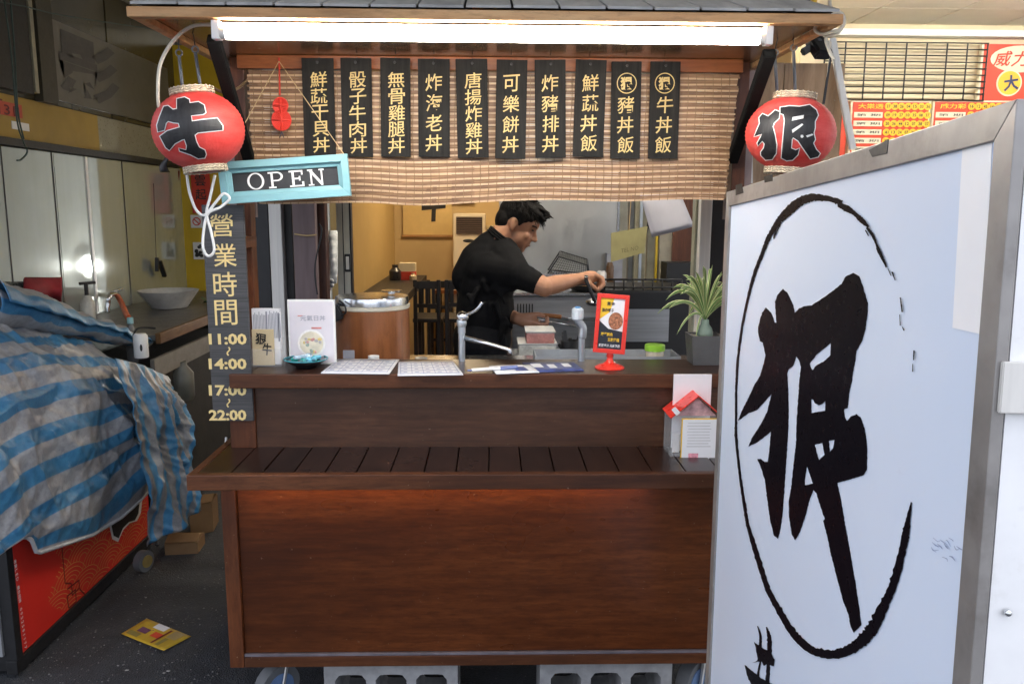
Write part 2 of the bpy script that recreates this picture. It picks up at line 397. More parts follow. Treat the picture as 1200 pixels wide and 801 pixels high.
# ---- yellow doorway post at the end of that wall, with notices
m_ypaint = M('yellow_paint', (.62, .42, .02), .4, var=.1, scale=3)
x0, x1, z0, z1 = span((207, 180), (246, 400), 5.9)
yp = thing('yellow_post', 'bright yellow painted post behind the business hours board', 'post', ((x0 + x1) / 2, 5.96, 0))
part('post', m_ypaint, yp, x0 + .05, x1 + .4, 5.9, 6.05, 0, 2.6)
part('steel_edge', MATS['dull_beige'], yp, x0, x0 + .048, 5.88, 6.0, 0, 2.6)
bm = bmesh.new(); a, b, c, d = span((212, 203), (213.5, 400), 5.87); tube(bm, [((a + b) / 2 - .02, 5.865, .6), ((a + b) / 2, 5.865, 1.6), ((a + b) / 2 + .02, 5.865, 1.75)], .006); obj('red_cord', bm, M('dark_red_cord', (.2, .03, .02), .6), yp, True)
m_redpaper = M('red_paper', (.6, .05, .025), .6, var=.1)
x0, x1, z0, z1 = span((223, 203), (245, 250), 5.85)
rc = tag(part('red_couplet', m_redpaper, None, x0, x1, 5.875, 5.885, z0, z1), 'red paper strip with black characters stuck on the yellow post', 'paper sign')
bm = bmesh.new()
for k, ch in enumerate('雲起'): put_glyph(bm, ch, plane_fn(((x0 + x1) / 2, 5.872, z1 - .05 - k * .095), (1, 0, 0), (0, 0, 1)), .075, .075, .01)
o = obj('lettering', bm, m_black); o.parent = rc
x0, x1, z0, z1 = span((222, 252), (236, 267), 5.86)
ns = tag(part('no_smoking_notice', m_white, None, x0, x1, 5.885, 5.892, z0, z1), 'small white no smoking notice on the yellow post', 'notice')
bm = bmesh.new(); cc = Vector(((x0 + x1) / 2, 5.882, (z0 + z1) / 2))
tube(bm, [cc + Vector((.026 * math.cos(t * .3927), 0, .026 * math.sin(t * .3927))) for t in range(17)], .004, 5); tube(bm, [cc + Vector((-.018, 0, .018)), cc + Vector((.018, 0, -.018))], .004, 5)
o = obj('prohibition_ring', bm, m_redpaper); o.parent = ns
x0, x1, z0, z1 = span((225, 284), (241, 304), 5.86)
pn = tag(part('picture_notice', m_white, None, x0, x1, 5.885, 5.892, z0, z1), 'square black and white picture notice low on the yellow post', 'notice')
bm = bmesh.new()
for k in range(9): ball(bm, (rnd.uniform(x0 + .02, x1 - .02), 5.884, rnd.uniform(z0 + .02, z1 - .02)), (.014, .002, .012), seg=8, rings=5)
o = obj('picture_marks', bm, m_black); o.parent = pn

# ---- lottery shop front at right rear
YL = 5.5
m_cream = M('cream_wall', (.7, .6, .41), .55, var=.06, scale=2)
m_wire = M('black_wire', (.015, .015, .016), .4, var=.1)
ls = thing('lottery_wall', 'cream shop wall at right rear behind the stall', 'wall', (4, YL + .1, 0))
part('wall', m_cream, ls, 1.76, 6, YL + .03, YL + .15, 0, 2.715)
part('cornice', m_white, ls, 1.76, 6, YL - .05, YL + .03, 2.62, 2.66)
x0, x1, z0, z1 = span((966, 50), (1156, 117), YL - .03)
gp = thing('grid_panel', 'black wire display grid hung on the cream wall above the lottery boards', 'grid panel', ((x0 + x1) / 2, YL, z0))
for k in range(9):
    xx = x0 + (x1 - x0) * (k / 8); bm = bmesh.new(); tube(bm, [(xx, YL - .02, z0), (xx, YL - .02, z1)], .0055, 6); obj('upright_wire', bm, m_wire, gp)
for k in range(10):
    zz = z0 + (z1 - z0) * k / 9; bm = bmesh.new(); tube(bm, [(x0, YL - .029, zz), (x1, YL - .029, zz)], .0042, 6); obj('cross_wire', bm, m_wire, gp)
m_lred = M('lottery_red', (.62, .06, .025), .5, var=.08); m_lyel = M('lottery_yellow', (.8, .5, .03), .5, var=.08); m_lwhite = M('lottery_cream', (.75, .68, .5), .5, var=.05); m_ink = M('print_ink', (.02, .02, .025), .6)
def lotto(px0, py0, px1, py1, rows, cols, lab, ttl):
    a, b, c, d = span((px0, py0), (px1, py1), YL - .05)
    t = thing('lottery_board', lab, 'lottery board', ((a + b) / 2, YL, c), 'lottery result boards')
    part('board', m_lwhite, t, a, b, YL - .02, YL + .02, c, d); part('red_field', m_lred, t, a + .012, b - .012, YL - .026, YL - .02, c + .012, d - .012)
    rh = (d - c - .024) / rows
    for r in range(rows):
        z = d - .012 - rh * (r + .5)
        if r: 
            lb = part('row_label', m_lwhite, t, a + .02, a + .02 + (b - a) * .36, YL - .029, YL - .026, z - rh * .32, z + rh * .32)
            bm = bmesh.new(); put_glyph(bm, '第 期', plane_fn((a + .02 + (b - a) * .18, YL - .0305, z), (1, 0, 0), (0, 0, 1)), (b - a) * .3, rh * .3); obj('lettering', bm, m_ink, t)
        for k in range(cols):
            x = a + (b - a) * (.46 + .5 * k / (cols - 1)); bm = bmesh.new()
            tube(bm, [(x, YL - .026, z), (x, YL - .032, z)], rh * .42, 14); o = obj('number_ball', bm, m_lyel, t)
            bm = bmesh.new(); put_glyph(bm, '%02d' % rnd.randint(1, 49), plane_fn((x, YL - .0335, z), (1, 0, 0), (0, 0, 1)), rh * .44, rh * .36, .02); obj('number', bm, m_ink, o)
    bm = bmesh.new(); put_glyph(bm, ttl, plane_fn((a + (b - a) * .24, YL - .0295, d - .012 - rh * .5), (1, 0, 0), (0, 0, 1)), (b - a) * .32, rh * .6, .02); obj('title_lettering', bm, m_lyel, t)
lotto(998, 117, 1091, 182, 6, 7, 'red lottery board with rows of yellow number balls below the wire grid', '大樂透')
lotto(1094, 117, 1190, 182, 6, 7, 'red lottery board right of the other, mostly behind the light box', '威力彩')
a, b, c, d = span((975, 117), (996, 182), YL - .05); tag(part('red_poster_strip', m_lred, None, a, b, YL, YL + .02, c, d), 'narrow red strip between plywood wing and lottery boards', 'poster')
a, b, c, d = span((1157, 50), (1260, 117), YL - .08)
lp = thing('lottery_poster', 'red lottery poster with oval lettering and yellow figure badge at top right', 'poster', ((a + b) / 2, YL, c))
part('sheet', m_lred, lp, a, b, YL - .02, YL + .01, c, d)
part('margin', m_lwhite, lp, a - .015, a, YL - .02, YL + .01, c, d)
bm = bmesh.new(); o1 = PY(1190, 70, YL); ball(bm, (o1.x + .02, YL - .02, o1.z), (.2, .004, .085), seg=24); obj('oval', bm, m_lwhite, lp)
bm = bmesh.new(); 
for k, ch in enumerate('威力彩'): put_glyph(bm, ch, plane_fn((o1.x - .1 + k * .12, YL - .027, o1.z), (1, 0, .05), (.25, 0, 1)), .11, .1, .012)
obj('lettering', bm, m_lred, lp)
o2 = PY(1180, 98, YL); bm = bmesh.new(); tube(bm, [(o2.x, YL - .018, o2.z), (o2.x, YL - .024, o2.z)], .085, 28); bd = obj('badge_rim', bm, m_lwhite, lp)
bm = bmesh.new(); tube(bm, [(o2.x, YL - .02, o2.z), (o2.x, YL - .027, o2.z)], .075, 28); obj('badge', bm, m_lyel, lp)
m_navy = M('navy_ink', (.02, .03, .12), .5)
bm = bmesh.new(); put_glyph(bm, '大', plane_fn((o2.x + .01, YL - .029, o2.z), (1, 0, .15), (-.1, 0, 1)), .1, .1, .03); put_glyph(bm, '樂透', plane_fn((o2.x + .2, YL - .029, o2.z - .01), (1, 0, 0), (0, 0, 1)), .19, .1, .04); obj('lettering', bm, m_navy, lp)
# long tube light under the arcade ceiling at right
lt = thing('ceiling_batten', 'long white batten light on the arcade ceiling at top right', 'ceiling light', (2.6, 4.55, 2.66))
part('housing', m_white, lt, 1.6, 4.2, 4.52, 4.58, 2.675, 2.704); part('diffuser', emit('batten_glow', (1, .96, .88), 11.0), lt, 1.62, 4.18, 4.53, 4.57, 2.65, 2.675, bev=.006)

# ================================================================== THE STALL
CB = .205                                  # underside of the cabinet, on the blocks
YF = 2.15; XS = .745
YR = 2.30                                  # riser plane
SZ0, SZ1 = .768, .809                      # lower shelf
CZ0, CZ1 = .991, 1.031                     # upper counter
m_panel = wood('panel_veneer', (.058, .0145, .004), (.098, .026, .0065), (.145, .041, .0105), 'x', .32, .1, 8, wear=(.2, .13, .09))
m_riser = wood('riser_veneer', (.055, .022, .011), (.1, .043, .022), (.145, .067, .036), 'x', .38, .2, 8, wear=(.2, .15, .12))
m_frame = wood('frame_timber', (.055, .0155, .005), (.115, .034, .011), (.165, .054, .019), 'z', .45, .05, 6, wear=(.3, .22, .15))
m_rail = wood('rail_timber', (.052, .0165, .006), (.105, .035, .0125), (.155, .055, .022), 'x', .45, .05, 6, wear=(.3, .22, .15))
m_plank = wood('shelf_plank', (.012, .0045, .0026), (.024, .009, .005), (.037, .0145, .0085), 'y', .3, .3, 6, wear=(.25, .2, .15))
m_ctop = wood('counter_top', (.02, .009, .006), (.04, .017, .0105), (.065, .028, .016), 'x', .38, .15, 5, wear=(.22, .18, .14))
m_raw = wood('raw_pine', (.32, .15, .05), (.45, .24, .09), (.55, .33, .14), 'x', .5, .1, 5)
m_fascia = wood('fascia_pine', (.46, .22, .08), (.6, .33, .14), (.68, .43, .21), 'x', .5, .05, 5, wear=(.1, .05, .03))
m_beam = wood('orange_beam', (.22, .062, .018), (.32, .1, .03), (.4, .14, .045), 'x', .4, .2, 5)
m_ply = wood('soffit_ply', (.12, .055, .018), (.2, .1, .035), (.26, .14, .05), 'x', .22, .6, 3)
m_plyw = wood('weathered_ply', (.26, .15, .075), (.42, .27, .15), (.54, .38, .23), 'z', .5, .1, 3, wear=(.4, .36, .3))
m_silver = M('silver_trim', (.2, .18, .2), .35, metal=.3, var=.3)
m_alu = M('aluminium', (.74, .72, .67), .35, metal=.1, var=.08, stretch=(8, 8, .2))
m_iron = M('black_iron', (.012, .012, .013), .45, var=.3)
st = thing('food_stall', 'dark brown wooden rice bowl stall with shelf, counter and small tiled roof', 'food stall', (0, 2.6, CB))
# cabinet
part('cabinet_body', m_dark, st, -XS + .01, XS - .01, YF + .022, 2.95, CB + .01, SZ0 - .004)
part('side_panel', m_frame, st, -XS, -XS + .0095, YF + .05, 2.95, CB, SZ0 - .003)
part('side_panel', m_frame, st, XS - .0095, XS, YF + .05, 2.95, CB, SZ0 - .003)
part('front_panel', m_panel, st, -XS + .042, XS - .042, YF + .012, YF + .021, CB + .04, SZ0 - .003)
for s in (-1, 1): part('stile', m_frame, st, *sorted((s * XS, s * (XS - .04))), YF, YF + .049, CB, SZ0 - .002, bev=.002)
part('bottom_rail', m_rail, st, -XS + .041, XS - .041, YF + .001, YF + .021, CB, CB + .031, bev=.0015)
part('trim_strip', m_silver, st, -XS + .041, XS - .041, YF + .003, YF + .0118, CB + .0315, CB + .039, bev=.001)
# lower shelf: front rail and planks
XL = .797
part('shelf_front_rail', m_rail, st, -XL, XL, 2.05, 2.074, SZ0, SZ1 + .001, bev=.0025)
part('shelf_end', m_rail, st, -XL, -XL + .02, 2.0745, 2.42, SZ0, SZ1 - .0005, bev=.002)
part('shelf_end', m_rail, st, XL - .02, XL, 2.0745, 2.42, SZ0, SZ1 - .0005, bev=.002)
xk = [PZ(px, 540, SZ1).x for px in (284, 319, 354, 389, 424, 462, 500, 536, 573, 610, 647, 684, 720, 757, 795)]
xk = [-XL + .0205] + xk + [xk[-1] + .093, XL - .0205]
for i, (a, b) in enumerate(zip(xk, xk[1:])):
    part('shelf_plank', m_plank, st, a + .0016, b - .0016, 2.0745, YR + .02 if -.7 < a and b < .7 else 2.42, SZ0 + .012, SZ1 - .0015 * rnd.random(), bev=.0022)
# riser and upper counter
part('riser_panel', m_riser, st, -.685, .685, YR + .01, YR + .026, SZ1 - .003, CZ0 + .001)
part('riser_stile', m_frame, st, -.76, -.6865, YR + .0035, YR + .05, SZ1 - .002, CZ0 - .001, bev=.002)
part('riser_stile', m_frame, st, .6865, .76, YR + .004, YR + .05, SZ1 - .002, CZ0 - .001, bev=.002)
part('counter_top', m_ctop, st, -.695, .8, YR - .0115, 2.52, CZ0 + .002, CZ1, bev=.002)
part('counter_top', m_ctop, st, -.745, -.6955, YR + .0035, 2.52, CZ0 + .002, CZ1, bev=.002)
part('counter_edge', m_rail, st, -.747, .802, YR - .024, YR - .012, CZ0, CZ1 + .001, bev=.003)
part('back_panel', m_dark, st, -.745, .745, 2.92, 2.94, SZ0, .95)
# posts, beam, roof
for s in (-1, 1):
    part('corner_post', m_frame, st, *sorted((s * .752, s * .712)), 2.44, 2.49, CZ1 - .02 if s > 0 else SZ1, 1.925, bev=.003)
YB = 2.43
part('beam', m_beam, st, -.722, .722, YB - .022, YB, 1.888, 1.9255, bev=.003)
part('soffit', m_ply, st, -.78, .765, 1.9065, 3.05, 1.926, 1.938)
for s in (-1, 1):
    part('side_board', M('pinkish_board', (.34, .26, .24), .5, var=.2, scale=6, stretch=(1, 1, .2)), st, *sorted((s * .79, s * .713)), 2.5, 2.52, 1.47, 1.925)
part('fascia', m_fascia, st, -.797, .783, 1.88, 1.906, 1.909, 1.931, bev=.0025)
part('side_fascia', m_fascia, st, -.797, -.775, 1.907, 3.07, 1.91, 1.9255, bev=.0025)
part('side_fascia', m_fascia, st, .763, .785, 1.907, 3.07, 1.91, 1.9255, bev=.0025)
m_slate = M('slate', (.36, .36, .355), .5, var=.3, scale=14, bmp=.4, stretch=(1, .3, 1), dirt=(.46, .44, .4))
SL = math.tan(rad(24)); nrow, ncol = 5, 15; RY0, RY1 = 1.878, 2.478
for r in range(nrow):
    for c in range(ncol):
        t0, t1 = r / nrow, (r + 1) / nrow
        def ex(t, u): return (-.79 + .3 * t) * (1 - u) + (.775 - .3 * t) * u
        ua, ub = c / ncol, (c + 1) / ncol
        bm = bmesh.new(); pts = []
        for t, u in ((t0, ua), (t0, ub), (t1 + .03, ub), (t1 + .03, ua)):
            x = ex(t, u) + (.003 if u == ua else -.003); y = RY0 + t * (RY1 - RY0)
            pts.append(Vector((x, y, 1.934 + (y - RY0) * SL + (.007 if t == t0 and r else 0.0) + rnd.uniform(0, .0015))))
        lo = [bm.verts.new(p) for p in pts]; hi = [bm.verts.new(p + Vector((0, 0, .006))) for p in pts]
        bm.faces.new(lo[::-1]); bm.faces.new(hi)
        for k in range(4): bm.faces.new((lo[k], lo[(k + 1) % 4], hi[(k + 1) % 4], hi[k]))
        obj('slate', bm, m_slate, st)
bm = bmesh.new(); zr_ = 1.93 + .575 * SL
vb = [bm.verts.new((x, y, z)) for x, y, z in ((-.785, 1.907, 1.94), (.77, 1.907, 1.94), (.77, 3.06, 1.9575), (-.785, 3.06, 1.9575))]; vt = [bm.verts.new(p) for p in ((-.49, 2.478, zr_), (.475, 2.478, zr_))]
bm.faces.new(vb[::-1]); bm.faces.new((vb[0], vb[1], vt[1], vt[0])); bm.faces.new((vb[2], vb[3], vt[0], vt[1])); bm.faces.new((vb[1], vb[2], vt[1])); bm.faces.new((vb[3], vb[0], vt[0]))
obj('roof_deck', bm, m_dark, st)
bm = bmesh.new(); bar(bm, PY(553, 8, 1.9), PY(594, 7, 1.9), .012, .006, bev=.001); obj('lath_scrap', bm, m_fascia, st)
# black angled iron brackets
for (p0, p1, s) in (((293, 190), (250, 45), -1), ((858, 188), (902, 62), 1)):
    a = PY(*p0, YB - .01); b = PY(*p1, 2.02); b.z = min(b.z, 1.92)
    bm = bmesh.new(); bar(bm, a, b, .026, .03, (1, 0, 0), .002); obj('bracket', bm, M('matt_black', (.01, .01, .01), .85, spec=.08), st)
# plywood wing on the right and a pale board on the left
a, b, c, d = span((866, 60), (980, 215), 2.62)
wg = thing('plywood_wing', 'weathered plywood wing board beside the right lantern with metal edging', 'board', ((a + b) / 2, 2.6, 0))
x0 = a
for k, w in enumerate((.13, .19, b - a - .32)):
    part('board', m_plyw, wg, x0 + .002, x0 + w - .002, 2.6 + .003 * k, 2.62, .3, 1.95, bev=.001); x0 += w
bm = bmesh.new(); bar(bm, PY(975, 45, 2.57), PY(999, 175, 2.57), .02, .016, (0, 1, 0), .002); obj('metal_edge', bm, m_alu, wg)
bm = bmesh.new(); bar(bm, PY(877, 60, 2.585), PY(879, 215, 2.585), .014, .012, (0, 1, 0)); obj('batten', bm, MATS['aluminium'], wg)
part('foot', m_plyw, wg, a + .1, b - .1, 2.62, 2.66, 0, .5)

# concrete blocks, castors and packers under the stall
m_conc = M('concrete', (.3, .3, .3), .85, var=.2, scale=20, bmp=.8)
def block(cx, y0, label):
    bm = bmesh.new(); outer = []
    w, h, dp = .39, .19, .18
    hole = lambda c: [(c + .045 * max(-1, min(1, 1.25 * math.cos(t * math.pi / 10))), h / 2 + .06 * max(-1, min(1, 1.2 * math.sin(t * math.pi / 10)))) for t in range(20)]
    vv, ff = fill([[(-w / 2 + .004, 0), (w / 2 - .004, 0), (w / 2, .004), (w / 2, h - .004), (w / 2 - .004, h), (-w / 2 + .004, h), (-w / 2, h - .004), (-w / 2, .004)]] + [hole(c) for c in (-.118, 0, .118)])
    nv = [bm.verts.new((cx + x, y0, z)) for x, z in vv]
    for f in ff: bm.faces.new([nv[i] for i in f])
    r = bmesh.ops.extrude_face_region(bm, geom=bm.faces[:]); bmesh.ops.translate(bm, verts=[e for e in r['geom'] if isinstance(e, bmesh.types.BMVert)], vec=(0, dp, 0))
    return tag(obj('concrete_block', bm, m_conc), label, 'concrete block', 'blocks under the stall')
b1 = (PY(380, 790, 2.2).x + PY(537, 790, 2.2).x) / 2; b2 = (PY(631, 790, 2.2).x + PY(788, 790, 2.2).x) / 2
block(b1, 2.19, 'grey hollow concrete block under the stall, left one near the castor')
block(b2, 2.19, 'grey hollow concrete block under the stall, right one toward the light box')
for cx, ww, lab in ((b1 - .0, .1, 'thin pine packer on top of the left concrete block'), (b2 + .01, .135, 'thin pine packer on top of the right concrete block')):
    o = part('wooden_packer', m_raw, None, cx - ww, cx + ww, 2.185, 2.34, .1905, .2045); tag(o, lab, 'packer', 'packers under the stall')
m_rub = M('grey_rubber', (.12, .125, .13), .6); m_blue = M('blue_plastic', (.12, .2, .36), .4)
for px, lab in ((322, 'grey castor wheel with blue hub under the left end of the stall'), (812, 'grey castor wheel under the right end of the stall')):
    p = PY(px, 795, 2.26)
    t = thing('castor_wheel', lab, 'castor', (p.x, 2.28, 0), 'castors under the stall')
    ax = Vector((.75, -.66, 0))
    bm = bmesh.new(); tube(bm, [Vector((p.x, 2.28, .068)) - ax * .02, Vector((p.x, 2.28, .068)) + ax * .02], .068, 28); obj('tyre', bm, m_rub, t, 'auto')
    bm = bmesh.new(); tube(bm, [Vector((p.x, 2.28, .068)) - ax * .023, Vector((p.x, 2.28, .068)) + ax * .023], .045, 24); obj('hub', bm, m_blue, t, 'auto')
    bm = bmesh.new()
    for s in (-1, 1): bar(bm, Vector((p.x, 2.28, .06)) + ax * s * .03, Vector((p.x + .02, 2.3, .185)) + ax * s * .03, .03, .004, (1, 0, 0))
    box(bm, p.x - .05, p.x + .06, 2.24, 2.36, .186, .204); obj('fork', bm, m_alu, t)

# LED strip under the shelf lip
led = thing('led_strip', 'warm glowing strip tucked under the front lip of the lower shelf', 'led strip', (-.1, 2.11, SZ0 - .01))
part('channel', m_alu, led, -.7, .43, 2.112, 2.126, SZ0 - .006, SZ0 - .0005)
part('diode_tape', emit('led_glow', (1, .56, .22), 3.6), led, -.695, .425, 2.114, 2.124, SZ0 - .0075, SZ0 - .0062)

# ---- fluorescent batten under the fascia
m_tube = emit('tube_glow', (1, .95, .87), 13.0)
fx = thing('fluorescent_lamp', 'lit white fluorescent batten fixed under the front of the stall roof', 'lamp', (0, 1.95, 1.86))
x0, x1, z0, z1 = span((249, 24), (905, 50), 1.9)
part('housing', m_white, fx, x0, x1, 1.915, 1.962, 1.884, 1.9075, bev=.003)
for xx in (x0, x1 - .018): part('end_socket', m_white, fx, xx, xx + .018, 1.889, 1.9145, 1.866, 1.907, bev=.003)
bm = bmesh.new(); tube(bm, [(x0 + .03, 1.9, 1.8795), (x1 - .03, 1.9, 1.8795)], .0125, 14); obj('tube', bm, m_tube, fx, 'auto')
for xx in (x0 + .0185, x1 - .03):
    bm = bmesh.new(); tube(bm, [(xx, 1.9, 1.8795), (xx + .0115, 1.9, 1.8795)], .0128, 14); obj('tube_cap', bm, m_alu, fx, 'auto')
# ================================================================== HANGING THINGS
# bamboo blind: thin splints laced with threads
def bamboo_mat(name, c0, c1, c2):
    mt, nt, bs = newmat(name)
    v = coords(nt, (6, 1, 60)); f = nz(nt, v, 2.2, 4, .7); v2 = coords(nt, (.8, 1, 5)); b = nz(nt, v2, 3, 3)
    c = ramp(nt, fmath(nt, 'ADD', fmath(nt, 'MULTIPLY', f, .6), fmath(nt, 'MULTIPLY', b, .4)), [(.36, c0), (.5, c1), (.64, c2)])
    nt.links.new(c, bs.inputs['Base Color']); setp(bs, Roughness=.5); MATS[name] = mt; return mt
m_bam = bamboo_mat('bamboo_splint', (.1, .049, .022), (.2, .102, .047), (.3, .165, .082))
m_bampale = bamboo_mat('bamboo_pale', (.36, .23, .125), (.5, .34, .2), (.62, .45, .29))
m_thread = M('blind_thread', (.2, .12, .06), .8)
BX0, BX1 = -.69, .708
def blind_y(x, t):      # gentle waves that grow towards the free bottom edge
    return YB - .03 + t * (.012 * math.sin(x * 7 + .8) + .008 * math.sin(x * 17)) - .004 * t
def blind_z(x, t):
    z1 = 1.882; z0 = 1.519 + .007 * math.tanh(x * 4) - .006 * math.exp(-((x + .24) / .1) ** 2) + .003 * math.sin(x * 13)
    return z1 + (z0 - z1) * t
bl = thing('bamboo_blind', 'brown bamboo blind hanging behind the row of menu boards', 'blind', (0, YB - .03, 1.506))
NS = 66
for pale in (0, 1):
    bm = bmesh.new()
    for i in range(NS):
        if (i % 3 == 2) != bool(pale): continue
        t0 = (i + .03) / NS; t1 = (i + (.93 if pale else 1.0)) / NS; n = 40
        rows = []
        xa = BX0 + rnd.uniform(-.004, .004) + (.015 if i > 60 else 0); xb = BX1 + rnd.uniform(-.004, .004) - (.03 * (i / NS))
        for k in range(n + 1):
            x = xa + (xb - xa) * k / n; w = .0006 * math.sin(x * 23 + i)
            y = blind_y(x, t0); 
            rows.append([bm.verts.new((x, y - .001, blind_z(x, t0) + w)), bm.verts.new((x, y - .001, blind_z(x, t1) + w)), bm.verts.new((x, y + .0012, blind_z(x, t1) + w)), bm.verts.new((x, y + .0012, blind_z(x, t0) + w))])
        for a, b in zip(rows, rows[1:]):
            for q in range(4): bm.faces.new((a[q], b[q], b[(q + 1) % 4], a[(q + 1) % 4]))
        bm.faces.new(rows[0]); bm.faces.new(rows[-1][::-1])
    obj('splints' if not pale else 'pale_splints', bm, m_bampale if pale else m_bam, bl, kind='stuff')
bm = bmesh.new()
for k in range(58):
    x = BX0 + .012 + (BX1 - BX0 - .04) * k / 57
    tube(bm, [(x + .002 * math.sin(j), blind_y(x, j / 10) - .002, blind_z(x, j / 10)) for j in range(11)], .0009, 4)
obj('lacing_threads', bm, m_thread, bl, kind='stuff')

# menu boards, black with gold brush lettering
def board_mat():
    mt, nt, bs = newmat('menu_board_black')
    v = coords(nt, (10, 1, .7)); f = nz(nt, v, 9, 5, .7); c = ramp(nt, f, [(.3, (.009, .0085, .008)), (.72, (.024, .022, .02))])
    nt.links.new(c, bs.inputs['Base Color']); setp(bs, Roughness=.7, Specular_IOR_Level=.15); bump(nt, bs, f, .3, .0006); MATS['menu_board_black'] = mt; return mt
m_board = board_mat(); m_gold = M('gold_paint', (.52, .38, .14), .5, var=.08)
MENU = [((355, 68), (392, 183), '鮮蔬干貝丼'), ((400, 68), (436, 184), '骰子牛肉丼'), ((446, 68), (481, 184), '無骨雞腿丼'), ((490, 69), (527, 184), '炸海老丼'), ((535, 69), (572, 185), '唐揚炸雞丼'),
        ((581, 70), (617, 186), '可樂餅丼'), ((627, 70), (663, 185), '炸豬排丼'), ((673, 70), (709, 184), '鮮蔬丼飯'), ((716, 72), (751, 186), '*豬丼飯'), ((761, 72), (796, 186), '*牛丼飯')]
ORD = ['first from the left', 'second from the left', 'third from the left', 'fourth from the left', 'fifth from the left', 'fifth from the right', 'fourth from the right', 'third from the right', 'second from the right', 'rightmost of the row']
DISH = ['scallop and vegetable', 'diced beef', 'boneless chicken leg', 'fried prawn', 'fried chicken', 'croquette', 'breaded pork', 'fresh vegetable', 'pork with ringed emblem', 'beef with ringed emblem']
def ring(bm, c, r, w, n=28):
    vo = [bm.verts.new((c.x + r * math.cos(2 * math.pi * k / n), c.y, c.z + r * math.sin(2 * math.pi * k / n))) for k in range(n)]
    vi = [bm.verts.new((c.x + (r - w) * math.cos(2 * math.pi * k / n), c.y, c.z + (r - w) * math.sin(2 * math.pi * k / n))) for k in range(n)]
    for k in range(n): bm.faces.new((vo[k], vo[(k + 1) % n], vi[(k + 1) % n], vi[k]))
for i, (p0, p1, txt) in enumerate(MENU):
    YM = YB - .052
    x0, x1, z0, z1 = span(p0, p1, YM)
    t = thing('menu_board', 'black hanging menu board, %s, gold %s lettering' % (ORD[i], DISH[i]), 'menu board', ((x0 + x1) / 2, YM, z0), 'menu boards along the beam')
    cx = (x0 + x1) / 2; tilt = rnd.uniform(-.02, .02)
    bm = bmesh.new(); obox(bm, (cx, YM + .003, (z0 + z1) / 2), Vector(((x1 - x0) / 2, 0, tilt * (x1 - x0) / 2)), (0, .003, 0), Vector((-tilt * (z1 - z0) / 2, 0, (z1 - z0) / 2)), .0008)
    pk = obj('plank', bm, m_board, t)
    bm = bmesh.new(); n = len(txt); pitch = (z1 - z0 - .045) / n * (1.0 if n == 5 else .99); size = min(.046, pitch * .94); wid = .047
    for k, ch in enumerate(txt):
        zc = z1 - .036 - pitch * (k + .5); xc = cx + rnd.uniform(-.0015, .0015) - tilt * (zc - (z0 + z1) / 2) + (.003 if n == 5 else 0)
        if ch == '*':
            ring(bm, Vector((xc, YM - .0008, zc + .004)), .0285, .0026)
            put_glyph(bm, '狠', plane_fn((xc, YM - .001, zc + .004), (1, 0, .05), (-.05, 0, 1)), .036, .036, .045)
        else:
            put_glyph(bm, ch, plane_fn((xc, YM - .001, zc), (1, 0, .07), (.02, 0, 1)), wid, size, .005)
    obj('lettering', bm, m_gold, pk)
    bm = bmesh.new(); tube(bm, [(cx, YM - .0002, z1 - .012), (cx, YM - .005, z1 - .012)], .0035, 10); obj('nail', bm, m_iron, pk, 'auto')
    bm = bmesh.new(); tube(bm, [(cx, YM + .004, z1 - .004), (cx, YB - .023, z1 + .006)], .0012, 5); obj('hanging_loop', bm, m_iron, t)

# red knotted charm on its cord
m_redcord = M('red_charm', (.6, .03, .015), .55, var=.1)
ch = thing('red_charm', 'red woven gourd shaped charm hanging left of the menu boards', 'charm', (*PY(330, 155, 2.36).xy, 1.69))
bm = bmesh.new(); tube(bm, [PY(327, 68, 2.4), PY(328, 112, 2.37)], .0022, 6); obj('cord', bm, m_redcord, ch)
bm = bmesh.new(); c1 = PY(329, 124, 2.37); c2 = PY(330, 141, 2.37)
for c, r in ((c1, .02), (c2, .026)):
    for k in range(6):
        rr = r * (1 - k * .15); tube(bm, [c + Vector((rr * math.cos(t * .349), -.003 + .001 * k, rr * 1.05 * math.sin(t * .349))) for t in range(19)], .0026, 6)
    tube(bm, [c + Vector((-r, -.003, 0)), c + Vector((r, -.003, 0))], .003, 6); tube(bm, [c + Vector((0, -.004, -r)), c + Vector((0, -.004, r))], .003, 6)
obj('woven_knot', bm, m_redcord, ch, True)
bm = bmesh.new(); e = PY(330, 154, 2.37)
for dx in (-1, 1): tube(bm, [e, e + Vector((dx * .006, 0, -.018))], .0012, 5); 
obj('tassel', bm, M('dark_tassel', (.05, .04, .06), .6), ch)

# OPEN sign, tilted, in a pale blue wooden frame, hung by two threads
YO = 2.26
m_sky = M('pale_blue_paint', (.22, .44, .48), .45, var=.12, scale=14, stretch=(.3, 1, 1), bmp=.15); m_chalk = M('chalkboard', (.03, .031, .034), .6, var=.25); m_whitep = M('white_paint', (.82, .82, .8), .45, var=.04)
A, B_, C_, D_ = PY(257, 190, YO), PY(408, 181, YO), PY(412, 229, YO), PY(262, 240, YO)
cen = (A + B_ + C_ + D_) / 4; R_ = ((B_ - A) + (C_ - D_)) / 2; U_ = ((A - D_) + (B_ - C_)) / 2
hw, hh = R_.length / 2, U_.length / 2; R_.normalize(); U_ = Vector((-R_.z, 0, R_.x))
opn = thing('open_sign', 'small tilted OPEN sign in pale blue wooden frame at the left of the blind', 'sign', cen)
Nn = Vector((0, -1, 0)); fw = .031
bm = bmesh.new(); obox(bm, cen + Vector((0, .004, 0)), R_ * (hw - fw * .8), Vector((0, .003, 0)), U_ * (hh - fw * .8)); ocb = obj('chalkboard', bm, m_chalk, opn)
